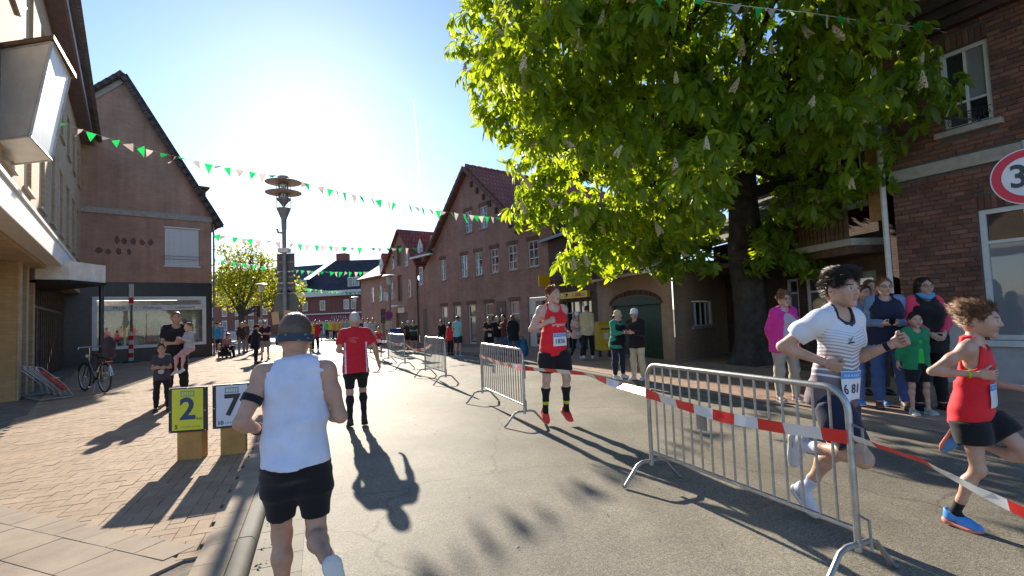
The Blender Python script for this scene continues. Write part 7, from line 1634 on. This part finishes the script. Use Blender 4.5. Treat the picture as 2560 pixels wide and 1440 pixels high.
mb = MB(); mb.lathe([(.02, -.02), (.10, 0), (.11, .03), (.07, .06), (.01, .065)], 14); sd = mb.build('saddle', m_black, BK, True); sd.location = (.27, 0, .86); sd.scale = (1.35, .85, 1)
mb = MB(); mb.tube([(-.2, .07, .74), (.26, .07, .74)], .008, 6); mb.tube([(-.2, -.07, .74), (.26, -.07, .74)], .008, 6); mb.tube([(-.2, -.07, .74), (-.2, .07, .74)], .008, 6); mb.tube([(0, .06, RW), (-.05, .07, .74)], .007, 6); mb.tube([(0, -.06, RW), (-.05, -.07, .74)], .007, 6); mb.build('luggage_rack', m_chrome, BK, True)
D, lo, ax = field([Ell((-.03, 0, .86), (.17, .15, .07), k=.05), Ell((-.17, 0, 1.08), (.06, .15, .25), k=.06), Cap((-.1, .15, .9), (.12, .16, .92), .03, .03, k=.03), Cap((-.1, -.15, .9), (.12, -.16, .92), .03, .03, k=.03), Cap((.08, .13, .85), (.12, .15, .55), .04, .035, k=.03), Cap((.08, -.13, .85), (.12, -.15, .55), .04, .035, k=.03)], .014); V, F = surf_nets(D, lo, .014)
mesh_obj('child_seat', V, F, mat('child_seat_plum', (.035, .02, .03), .55), BK, True)
mb = MB(); mb.tube([(.42, -.12, .29), (.42, .12, .29)], .012, 6); mb.tube([(.42, .08, .29), (.5, .08, .14)], .010, 6); mb.tube([(.42, -.08, .29), (.34, -.08, .44)], .010, 6); mb.box(.45, .55, .08, .17, .125, .15); mb.box(.29, .39, -.17, -.08, .43, .455); mb.build('crank', m_chrome, BK)
MB().tube([(.42, .05, .29), (.42, .058, .29)], .09, 20).build('chainring', m_black, BK); MB().box(-.21, -.19, -.03, .03, .66, .72).build('rear_light', mat('rear_light_red', (.3, .02, .02), .3), BK); MB().tube([(.95, 0, .86), (1.0, 0, .86)], .04, 12).build('front_light', m_chrome, BK)
mb = MB(); mb.tube([(.3, .07, .3), (.2, .16, .02)], .009, 6); mb.build('kickstand', m_chrome, BK)
p = gp(150, 990, PZ); RK = empty('bicycle_rack', (p.x, p.y, PZ), R(148), 'grey steel bicycle rack with a red panel beside the column', 'bicycle rack')
mb = MB(); mb.tube([(-.75, 0, .03), (.75, 0, .03)], .025, 8); mb.tube([(-.75, .5, .03), (.75, .5, .03)], .025, 8); mb.tube([(-.75, 0, .03), (-.75, .5, .03)], .025, 8); mb.tube([(.75, 0, .03), (.75, .5, .03)], .025, 8); mb.build('base', m_galvd, RK, True)
for k in range(4):
    x = -.6 + k * .4
    for dx in (-.035, .035): MB().tube([(x + dx, -.05, .04), (x + dx, .1, .3), (x + dx, .5, .72), (x + dx, .56, .74), (x + dx, .58, .68), (x + dx, .2, .28), (x + dx, .15, .05)], .011, 7).build('hoop', m_galv, RK, True)
a = Vector((-.74, .12, .16)); mb = MB(); mb.prism([(.08, .22), (.5, .66), (.53, .63), (.12, .18)], 'x', -.72, -.5); mb.build('red_panel', mat('rack_red', (.45, .05, .03), .5, .15), RK)
# ---------------------------------------------------------------- post box
p = gp(1512, 892, PZ); r = empty('post_box', (p.x, p.y, PZ), .25, 'yellow post box on a stand left of the green gate', 'post box')
zt = at(1512, 808, p.y).z - PZ; m_py = mat('post_box_yellow', (.72, .46, .01), .4, .06)
MB().box(-.24, .24, -.2, .2, .22, zt, .02).build('body', m_py, r); MB().box(-.26, .26, -.23, .21, zt + .002, zt + .05, .015).build('lid', m_py, r); MB().box(-.18, .18, -.215, -.201, zt - .2, zt - .15).build('slot', m_black, r); MB().box(-.09, .07, -.212, -.201, zt - .5, zt - .3).build('collection_plate', m_offw, r)
mb = MB(); mb.tube([(-.04, -.206, zt - .72), (.04, -.206, zt - .74), (.09, -.206, zt - .7), (.04, -.206, zt - .66), (-.04, -.206, zt - .68)], .008, 5); mb.build('horn_emblem', m_black, r)
for x in (-.16, .16): MB().box(x - .04, x + .04, -.04, .04, 0, .22).build('leg', m_black, r)
# wheelie bag / blue cover by the white door
p = gp(1305, 890, PZ); r = empty('blue_bag', (p.x, p.y, PZ), 0, 'bright blue bag standing by the white door', 'bag'); D, lo, ax = field([Ell((0, 0, .25), (.26, .17, .27), k=.05), Ell((.05, .02, .5), (.15, .12, .12), k=.1)], .03); D = D + wrinkle(ax, .02, 4, 14); V, F = surf_nets(D.astype(np.float32), lo, .03); mesh_obj('body', V, F, mat('bag_blue', (.01, .14, .32), .5, .15), r, True); MB().tube([(-.1, 0, .5), (-.06, 0, .68), (.06, 0, .68), (.1, 0, .5)], .015, 6).build('handle', m_black, r)
# ---------------------------------------------------------------- speed limit sign at the right edge
dS = 4.6; c = at(2572, 440, dS); rad = .262; r = empty('speed_sign', (c.x, c.y, PZ), -.72, 'round red-rimmed 30 speed sign cut by the right edge', 'sign'); zc = c.z - PZ
MB().tube([(0, .05, 0), (0, .05, zc + .35)], .03, 10).build('post', m_galvd, r, True)
def disc(rr, y0, y1, nm, m): MB().prism([(rr * math.cos(a), zc + rr * math.sin(a)) for a in np.linspace(0, 6.2832, 49)[:-1]], 'y', y0, y1).build(nm, m, r)
disc(rad, -.004, .004, 'rim_edge', m_white); disc(rad * .965, -.007, -.0045, 'red_ring', mat('signal_red', (.62, .012, .03), .4, .04)); disc(rad * .70, -.010, -.0075, 'white_field', m_white)
text('30', .30, m_black, r, (0.0, -.0115, zc - .0), ext=.001, bold=.006, xs=.9)
# ---------------------------------------------------------------- bunting
m_fg = mat('flag_green_cloth', (.01, .45, .09), .7, .06); m_fw = mat('flag_pale_cloth', (.55, .47, .43), .8, .06); 
for m_, c_ in ((m_fg, (.02, .75, .15)), (m_fw, (.7, .6, .55))):       # thin cloth lets the sun through
    t = m_.node_tree; b_ = t.nodes['Principled BSDF']; tr = N(t, 'ShaderNodeBsdfTranslucent'); tr.inputs[0].default_value = c4(c_); mx = N(t, 'ShaderNodeMixShader'); mx.inputs[0].default_value = .38
    t.links.new(b_.outputs[0], mx.inputs[1]); t.links.new(tr.outputs[0], mx.inputs[2]); t.links.new(mx.outputs[0], t.nodes['Material Output'].inputs[0])
def flag_mesh(m, nm):
    V = []; F = []; n = 4
    for i in range(n + 1):
        t = i / n; w = .5 * (1 - t) + .01
        for u in (-1, 0, 1): V.append((u * w, .06 * math.sin(3 * t + u * .6), -t * 1.35))
    for i in range(n):
        for j in range(2): F.append((i * 3 + j, i * 3 + j + 1, i * 3 + j + 4, i * 3 + j + 3))
    me = bpy.data.meshes.new(nm); me.from_pydata(V, [], F); me.materials.append(m); return me
FG, FW = flag_mesh(m_fg, 'flag'), flag_mesh(m_fw, 'flag')
def bunting(pts, n, size, label, sag, wind=(.5, .6), seed=1):
    P = [Vector(p) for p in pts]; r = empty('bunting', P[0], 0, label, 'bunting', 'strings of green and white pennants across the street'); rr = random.Random(seed); Ls = [(b - a).length for a, b in zip(P[:-1], P[1:])]; T = sum(Ls)
    def pos(s_):
        s_ *= T
        for a, b, l in zip(P[:-1], P[1:], Ls):
            if s_ <= l + 1e-6: t = s_ / l; q = a.lerp(b, t); q = q.copy(); q.z -= sag * l / T * 4 * t * (1 - t); return q
            s_ -= l
        return P[-1].copy()
    MB().tube([pos(i / 60) - P[0] for i in range(61)], .004 if size < .4 else .006, 4).build('string', m_offw, r)
    for k in range(n):
        t = (k + .5) / n; q = pos(t) - P[0]; q2 = pos(min(1, t + .005)) - pos(max(0, t - .005))
        o_ = link(bpy.data.objects.new('flag', (FG, FW)[k % 2]), r); o_.location = q; s_ = size * rr.uniform(.9, 1.1); o_.scale = (s_ * rr.uniform(.8, 1.05), s_ * rr.uniform(.5, 2.5), s_ * rr.uniform(.85, 1.1))
        o_.rotation_euler = (rr.gauss(-wind[0], .4), rr.gauss(0, .22), math.atan2(q2.y, q2.x) + rr.gauss(0, .45)); o_.location = q + (q2.normalized() * rr.gauss(0, .05))
    return r
bunting([at(150, 306, 13.0), at(700, 441, 15.0), at(1372, 549, 21.5)], 58, .225, 'long string of green and pale pennants from the left building past the lamp', .5)
bunting([at(533, 586, 25), at(1150, 616, 30.5)], 34, .30, 'second string of pennants from the gable house to the post house', .35, seed=2)
bunting([at(528, 645, 44), at(965, 678, 46)], 36, .38, 'third string of pennants in front of the yellow-green tree', .5, seed=3)
bunting([at(742, 716, 58), at(952, 724, 57)], 32, .40, 'farthest string of pennants across the corner shop', .4, seed=4)
bunting([at(500, -420, 8.5), at(1380, -60, 6.6), at(1760, 2, 6.4), at(2010, 30, 6.6), at(2350, 72, 8.0)], 62, .13, 'string of pennants strung through the chestnut tree', .1, seed=5)
# ---------------------------------------------------------------- condensation trail
m, t, b = nodes_of('contrail'); tr = N(t, 'ShaderNodeBsdfTranslucent'); tr.inputs[0].default_value = (1, 1, 1, 1); tp_ = N(t, 'ShaderNodeBsdfTransparent'); mx = N(t, 'ShaderNodeMixShader'); mx.inputs[0].default_value = .32; t.links.new(tp_.outputs[0], mx.inputs[1]); t.links.new(tr.outputs[0], mx.inputs[2]); t.links.new(mx.outputs[0], t.nodes['Material Output'].inputs[0]); MATS['contrail'] = m
def trail(pts, r0, label):
    P = [at(x_, y_, 6000) for x_, y_ in pts]; Q = []
    for i in range(25):
        t_ = i / 24 * (len(P) - 1); k = min(int(t_), len(P) - 2); Q.append(P[k].lerp(P[k + 1], t_ - k))
    mb = MB(); mb.tube(Q, [r0 * (.35 + .9 * i / 24) * (1 + .15 * math.sin(i * 2.1)) for i in range(25)], 8); o_ = mb.build('contrail', MATS['contrail'], None, True); tag(o_, label, 'contrail')
trail([(1035, 248), (1037, 290), (1041, 330), (1043, 370), (1047, 420), (1046, 455), (1050, 490)], 9, 'thin white vertical condensation trail left of the chestnut tree')
trail([(655, 541), (600, 550), (540, 561)], 5, 'faint condensation trail low above the gable house')
# ================================================================ trees
def leaf_mat(name, c, tc_, mixf=.5, rough=.45):
    m, t, b = nodes_of(name); b.inputs['Roughness'].default_value = rough; b.inputs['Specular IOR Level'].default_value = .35
    ge = N(t, 'ShaderNodeNewGeometry'); oi = N(t, 'ShaderNodeObjectInfo'); ad = N(t, 'ShaderNodeMath', operation='ADD'); t.links.new(ge.outputs['Random Per Island'], ad.inputs[0]); t.links.new(oi.outputs['Random'], ad.inputs[1]); fr = N(t, 'ShaderNodeMath', operation='FRACT'); t.links.new(ad.outputs[0], fr.inputs[0])
    def ramp(cc):
        r = N(t, 'ShaderNodeValToRGB'); e = r.color_ramp.elements; e[0].color = c4(tuple(x * .65 for x in cc)); e[1].color = c4((min(1, cc[0] * 1.5), min(1, cc[1] * 1.25), cc[2] * 1.1)); t.links.new(fr.outputs[0], r.inputs['Fac']); return r
    r1, r2 = ramp(c), ramp(tc_); t.links.new(r1.outputs[0], b.inputs['Base Color'])
    tr = N(t, 'ShaderNodeBsdfTranslucent'); t.links.new(r2.outputs[0], tr.inputs[0]); mx = N(t, 'ShaderNodeMixShader'); mx.inputs[0].default_value = mixf
    t.links.new(b.outputs[0], mx.inputs[1]); t.links.new(tr.outputs[0], mx.inputs[2]); t.links.new(mx.outputs[0], t.nodes['Material Output'].inputs[0]); MATS[name] = m; return m
m_bark = mat('chestnut_bark', (.060, .048, .040), .9, .3, 5, .9, 22)
m_leaf = leaf_mat('chestnut_leaf', (.085, .185, .022), (.52, .72, .02), .55)
m_flower = mat('chestnut_blossom', (.70, .60, .42), .7, .15, 30)
# chestnut leaf: five leaflets from one stalk, folded along the midrib and drooping
def leaflet(L, W, fold=.35, droop=.5):
    prof = [(0, .04), (.35, .32), (.68, .5), (.88, .34), (1.0, 0.0)]; V = []; F = []
    for t, w in prof:
        y = L * t; z = -droop * L * t * t
        V += [(-w * W, y, z + fold * w * W), (0, y, z), (w * W, y, z + fold * w * W)]
    for i in range(len(prof) - 1):
        for j in range(2): F.append((i * 3 + j, i * 3 + j + 1, i * 3 + j + 4, i * 3 + j + 3))
    return np.array(V), np.array(F)
def palm_leaf(seed):
    r = np.random.default_rng(seed); Vs = []; Fs = []; b = 0
    for k, (a, l) in enumerate(((-1.35, .62), (-.72, .86), (0, 1.0), (.72, .86), (1.35, .62))):
        l = l * r.uniform(.85, 1.12); V, F = leaflet(.215 * l, .092 * l, .25 + .3 * r.random(), .5 + .8 * r.random()); a2 = a + r.normal(0, .12); c, s = math.cos(a2), math.sin(a2)
        W = V.copy(); W[:, 0] = V[:, 0] * c + V[:, 1] * s; W[:, 1] = -V[:, 0] * s + V[:, 1] * c; W[:, 2] += r.normal(0, .15) * np.hypot(W[:, 0], W[:, 1]); Vs.append(W); Fs.append(F + b); b += len(V)
    return np.concatenate(Vs).astype(np.float32), np.concatenate(Fs)
LEAVES = [palm_leaf(s) for s in range(6)]
TR = Vector((6.05, 12.7, 0))
CH = empty('chestnut_tree', (TR.x, TR.y, PZ * .5), 0, 'big flowering chestnut tree with dark trunk over the right pavement', 'tree')
# trunk with a flared foot
rt = np.random.default_rng(11)
nz, na = 22, 22; V = []; F = []
for i in range(nz):
    t = i / (nz - 1); z = -.08 + 5.2 * t; rad = .40 * (1 - .16 * t) + .26 * math.exp(-z / .28) + .05 * math.exp(-((z - 2.8) / .5) ** 2)
    for k in range(na):
        a = 2 * math.pi * k / na; rr = rad * (1 + .07 * math.sin(5 * a + .7 * z) + .05 * math.sin(9 * a - 1.3 * z + 1) + .22 * math.exp(-z / .3) * math.sin(6 * a + 1) * .5) + rt.normal(0, .008)
        V.append((rr * math.cos(a) - .04 * z * .3, rr * math.sin(a), z))
for i in range(nz - 1):
    for k in range(na): F.append((i * na + k, i * na + (k + 1) % na, (i + 1) * na + (k + 1) % na, (i + 1) * na + k))
mesh_obj('trunk', V, F, m_bark, CH, True)
# limbs
limbs = MB(); tips = []
CC = Vector((-.7, -.9, 7.6)); RX, RY, RZ = 7.0, 6.4, 5.6       # crown ellipsoid, tree frame
def grow(p, d, L, r, depth):
    q = p; pts = [p.copy()]; rs = [r]; n = 4
    for i in range(n):
        d = (d + Vector(rt.normal(0, .13, 3)) + Vector((0, 0, .03))).normalized(); q = q + d * L / n; pts.append(q.copy()); rs.append(r * (1 - .5 * (i + 1) / n))
    limbs.tube(pts, rs, 7 if depth < 2 else 5)
    if depth >= 2: tips.append(q); tips.append(pts[3])
    if depth < 4:
        for k in range(3 if depth < 3 else 2):
            dd = (d * .6 + Vector(rt.normal(0, .62, 3)) + (q - CC).normalized() * .35).normalized(); grow(pts[2 + k % 3], dd, L * .68, rs[2 + k % 3] * .7, depth + 1)
for k in range(8):
    a = 2 * math.pi * k / 8 + .3; z = 4.3 + .2 * k; el = .25 + .11 * k
    grow(Vector((-.02, 0, z)), Vector((math.cos(a) * math.cos(el), math.sin(a) * math.cos(el), math.sin(el))), 3.2, .17, 0)
grow(Vector((-.04, 0, 4.9)), Vector((-.1, 0, 1)), 3.6, .26, 0)
# branches reaching over the viewer's right and over the street
for tgt in ((-4.4, -1.0, 3.0), (-6.2, .2, 6.0), (1.2, -5.2, 4.2), (-2.5, -3.2, 3.2), (-6.8, 0, 8.2), (3.0, -4.0, 4.6), (-1.2, -4.8, 4.6), (-5.0, -1.5, 4.4)):
    t_ = Vector(tgt); p0 = Vector((0, 0, 4.8)); md = p0.lerp(t_, .5) + Vector((0, 0, .9)); limbs.tube([p0, md, t_], [.09, .05, .015], 6); tips += [t_, md.lerp(t_, .5)]
lo_ = limbs.build('limbs', m_bark, CH, True); tag(lo_, kind='stuff')
# leaf positions: clusters (twigs) spread over the crown shell, denser outside
def crown_ok(p):
    """uneven outline; keep below-the-crown space and the photo's left edge free"""
    q = p - np.array(CC[:]); a = np.arctan2(q[:, 1], q[:, 0]); e = q / np.array((RX, RY, RZ)); r_ = np.linalg.norm(e, axis=1)
    lump = 1 + .09 * np.sin(3 * a + 2 * q[:, 2] * .5) + .08 * np.sin(5 * a - 1.1 * q[:, 2]) + .06 * np.sin(2.3 * q[:, 2] + a)
    return r_ / lump
def edge_ok(p):
    # outline of the crown as it stands: overhanging the street on one side, cut back along the tall house on the other
    w = project(p + np.array((TR.x, TR.y, PZ * .5))); 
    if w[2] < 3.5: return False
    left = np.interp(w[1], [-300, 60, 150, 250, 350, 440, 520, 570, 650], [1165, 1165, 1210, 1255, 1315, 1335, 1395, 1470, 1500]); low = np.interp(w[0], [1300, 1450, 1560, 1780, 1800, 1915, 1935, 2020, 2060, 2140, 2180, 2230, 2260, 2560], [520, 600, 625, 620, 400, 400, 570, 575, 430, 360, 210, 110, -80, -200])
    return w[0] > left and w[1] < low
cl = []
g2 = np.random.default_rng(5)
while len(cl) < 1250:
    d = g2.normal(0, 1, 3); d /= np.linalg.norm(d); rr = g2.random() ** .33 * .62 + .40; p = np.array(CC[:]) + d * np.array((RX, RY, RZ)) * rr
    if crown_ok(p[None])[0] > 1.0: continue
    if p[2] < 3.1 and not (p[0] < -2.2 and p[2] > 2.5): continue
    if p[2] < 4.4 and abs(p[0]) < 2.0 and p[1] < -2.5: continue       # the view below the crown stays open
    if p[1] > .5 and p[2] < 6.2: continue      # crown shaped higher at the back to let sun onto the pavement
    if not edge_ok(p): continue
    cl.append(p)
cl += [np.array(t[:]) for t in tips if t.z > 2.4 and crown_ok(np.array(t[:])[None])[0] < 1.12 and edge_ok(np.array(t[:]))]
# hanging sprays along the left and lower edge of the crown
for px, py, dep in ((1500, 590, 11.0), (1470, 640, 10.6), (1530, 620, 11.2), (1560, 640, 11.4), (1600, 610, 11.6), (1650, 650, 11.5), (1700, 660, 11.6), (1740, 640, 11.6), (1330, 520, 11.0), (1360, 500, 11.2), (1390, 540, 11.2), (1440, 560, 11.2), (1270, 340, 11.5), (1290, 430, 11.4), (1220, 250, 11.8), (1200, 200, 11.8), (1150, 60, 12), (1170, 110, 12), (1190, 90, 12), (1240, 290, 11.6), (1320, 470, 11.2), (1480, 650, 10.4), (1450, 655, 10.4), (1900, 600, 11.8), (1950, 560, 11.5), (1990, 620, 11.5), (2000, 640, 11.4), (1930, 640, 11.6), (2300, 190, 8.2), (2340, 235, 8.0), (2290, 100, 8.2), (2200, 240, 8.4), (2150, 420, 9.4), (2120, 470, 9.5), (2180, 330, 9.0), (2060, 500, 10), (2000, 520, 10.4), (2150, 250, 8.5), (2100, 150, 8.4), (2230, 170, 8.3), (1850, 120, 8.6), (1880, 200, 8.4), (1900, 170, 8.2), (1840, 230, 8.5), (1780, 300, 9), (1890, 260, 8.6), (1960, 300, 8.6), (2010, 240, 8.4), (1950, 120, 8.2), (2050, 330, 8.8), (2090, 60, 8.0), (2180, 40, 8.0)):
    v = at(px, py, dep) - Vector((TR.x, TR.y, PZ * .5))
    for k in range(2): cl.append(np.array(v[:]) + g2.normal(0, .16, 3))
cl = np.array(cl)
pos = []; ori = []; flower = []; camp0 = np.array((0, 0, CAM_H)) - np.array((TR.x, TR.y, PZ * .5))
for p in cl:
    q = p - np.array(CC[:]); out = q / (np.linalg.norm(q) + 1e-6); n = g2.integers(12, 20); tw = p
    for k in range(n):
        d = g2.normal(0, 1, 3); d = d / np.linalg.norm(d); pos.append(p + d * np.array((.42, .42, .34)) * g2.random() ** .5); h_ = out * .8 + d * .9; h_[2] -= .55; ori.append(h_)
    tc3 = camp0 - p; tc3 = tc3 / np.linalg.norm(tc3)
    if g2.random() < (.55 if out @ tc3 > .1 else .15): flower.append(p + (out * .5 + tc3 * .7) * .36 + np.array((0, 0, .10)))
pos = np.array(pos); ori = np.array(ori); ori /= np.linalg.norm(ori, axis=1)[:, None]
camp = np.array((0, 0, CAM_H)) - np.array((TR.x, TR.y, PZ * .5)); dist = np.linalg.norm(pos - camp, axis=1)
# leaf frames: y along the leaf direction, z roughly upwards
up = np.tile(np.array((0, 0, 1.0)), (len(pos), 1)) + g2.normal(0, .45, (len(pos), 3)); Y = ori; Z = up - Y * (up * Y).sum(1)[:, None]; Z /= np.linalg.norm(Z, axis=1)[:, None]; X = np.cross(Y, Z)
sc = g2.uniform(.55, 1.2, len(pos))
order = np.argsort(dist)
# the leaves that show largest are single objects
wp = pos + np.array((TR.x, TR.y, PZ * .5)); view = np.array([project(w) for w in wp[order[:4000]]]); okv = (view[:, 0] > 0) & (view[:, 0] < 2560) & (view[:, 1] > 0) & (view[:, 1] < 760)
single = order[:4000][okv][:280]; mask = np.ones(len(pos), bool); mask[single] = False
LM = []
for i, (V, F) in enumerate(LEAVES):
    me = bpy.data.meshes.new('leaf'); me.from_pydata([tuple(map(float, v)) for v in V], [], [tuple(map(int, f)) for f in F]); me.materials.append(m_leaf); me.polygons.foreach_set('use_smooth', np.ones(len(me.polygons), dtype=bool)); LM.append(me)
for i in single:
    o_ = link(bpy.data.objects.new('leaf', LM[i % 6]), CH); M = Matrix.Identity(4)
    for r_ in range(3):
        M[r_][0] = X[i, r_] * sc[i]; M[r_][1] = Y[i, r_] * sc[i]; M[r_][2] = Z[i, r_] * sc[i]; M[r_][3] = pos[i, r_]
    o_.matrix_local = M
Vs = []; Fs = []; b = 0
for v in range(6):
    ids = np.nonzero(mask & (np.arange(len(pos)) % 6 == v))[0]; V, F = LEAVES[v]
    W = (V[None, :, 0:1] * X[ids][:, None] + V[None, :, 1:2] * Y[ids][:, None] + V[None, :, 2:3] * Z[ids][:, None]) * sc[ids][:, None, None] + pos[ids][:, None]
    Vs.append(W.reshape(-1, 3)); Fs.append((F[None] + (np.arange(len(ids)) * len(V))[:, None, None]).reshape(-1, 4) + b); b += len(ids) * len(V)
o = mesh_obj('crown', np.concatenate(Vs), np.concatenate(Fs), m_leaf, CH, True); tag(o, kind='stuff')
# blossom candles: upright cones of small florets
r3 = np.random.default_rng(8); mb = MB()
for k in range(120):
    t = k / 120; a = k * 2.4 + r3.normal(0, .3); rad = (.055 * (1 - t) ** .75 + .006) * r3.uniform(.7, 1.15); c = Vector((rad * math.cos(a), rad * math.sin(a), .27 * t + r3.normal(0, .008))); s_ = .021 * (1.2 - .6 * t) * r3.uniform(.7, 1.25); d = Vector((math.cos(a), math.sin(a), .4))
    b0 = len(mb.V); mb.add([c + Vector((s_, 0, 0)), c + Vector((-s_, 0, 0)), c + Vector((0, s_, 0)), c + Vector((0, -s_, 0)), c + Vector((0, 0, s_)), c + Vector((0, 0, -s_)) + d * .01], [(0, 2, 4), (2, 1, 4), (1, 3, 4), (3, 0, 4), (2, 0, 5), (1, 2, 5), (3, 1, 5), (0, 3, 5)])
first = mb.build('blossom_candle', m_flower, CH); bm_ = first.data; fl = []
for p in flower:
    w = project(p + np.array((TR.x, TR.y, PZ * .5)))
    if -60 < w[0] < 2620 and -100 < w[1] < 700: fl.append((w[2], p))
fl.sort(key=lambda q: q[0]); fl = fl[::3] + fl[1::3]; fl = fl[:210]
for i, (_, p) in enumerate(fl):
    o_ = first if i == 0 else link(bpy.data.objects.new('blossom_candle', bm_), CH); o_.location = p; o_.rotation_euler = (r3.normal(0, .35), r3.normal(0, .35), r3.random() * 6); s_ = r3.uniform(.6, 1.05); o_.scale = (s_, s_, s_)
# ---------------------------------------------------------------- yellow-green tree at the far end
m_yleaf = leaf_mat('young_leaf', (.16, .20, .02), (.50, .56, .03), .5)
def far_tree(px, base_y, depth, tops, label, n=5200, ml=None, seed=1):
    p = at(px, base_y, depth); r = empty('plane_tree', (p.x, p.y, 0), 0, label, 'tree'); g = np.random.default_rng(seed); mb = MB(); P = []
    mb.tube([(0, 0, 0), (.1, 0, 1.8), (-.1, .1, 3.2)], [.42, .32, .26], 10)
    for (tx, ty, rr) in tops:
        c = at(tx, ty, depth) - Vector((p.x, p.y, 0)); mb.tube([(-.1, .1, 2.6), (c.x * .5, c.y * .5, 3 + (c.z - 3) * .5), tuple(c)], [.16, .09, .03], 6)
        m_ = int(n * rr ** 2 / sum(t[2] ** 2 for t in tops))
        d = g.normal(0, 1, (m_, 3)); d /= np.linalg.norm(d, axis=1)[:, None]; q = np.array(c[:]) + d * rr * (g.random((m_, 1)) ** .4) * np.array((1, 1, .85)); P.append(q)
        for k in range(5): e = np.array(c[:]) + g.normal(0, .55, 3) * rr; mb.tube([tuple(c * .7 + Vector((0, 0, 1))), tuple(e)], [.04, .012], 4)
    mb.build('trunk', m_bark, r, True); P = np.concatenate(P); n_ = len(P)
    a = g.normal(0, 1, (n_, 3)); a /= np.linalg.norm(a, axis=1)[:, None]; b_ = np.cross(a, g.normal(0, 1, (n_, 3))); b_ /= np.linalg.norm(b_, axis=1)[:, None]; s_ = g.uniform(.10, .2, (n_, 1))
    V = np.stack([P - a * s_, P - b_ * s_ * .6, P + a * s_, P + b_ * s_ * .6], 1).reshape(-1, 3); F = np.arange(n_ * 4).reshape(-1, 4); o_ = mesh_obj('crown', V, F, ml or m_yleaf, r); tag(o_, kind='stuff'); return r
far_tree(603, 828, 52, ((590, 720, 3.0), (640, 720, 2.6), (560, 720, 2.2), (690, 740, 2.2), (620, 680, 2.6), (575, 680, 2.0), (655, 680, 2.0), (720, 720, 1.9), (725, 755, 1.5), (560, 625, 1.0), (600, 640, 1.5), (630, 625, 1.3), (660, 650, 1.2), (545, 700, 1.6)), 'yellow-green young-leaved tree in the plaza behind the lamp', 6500)
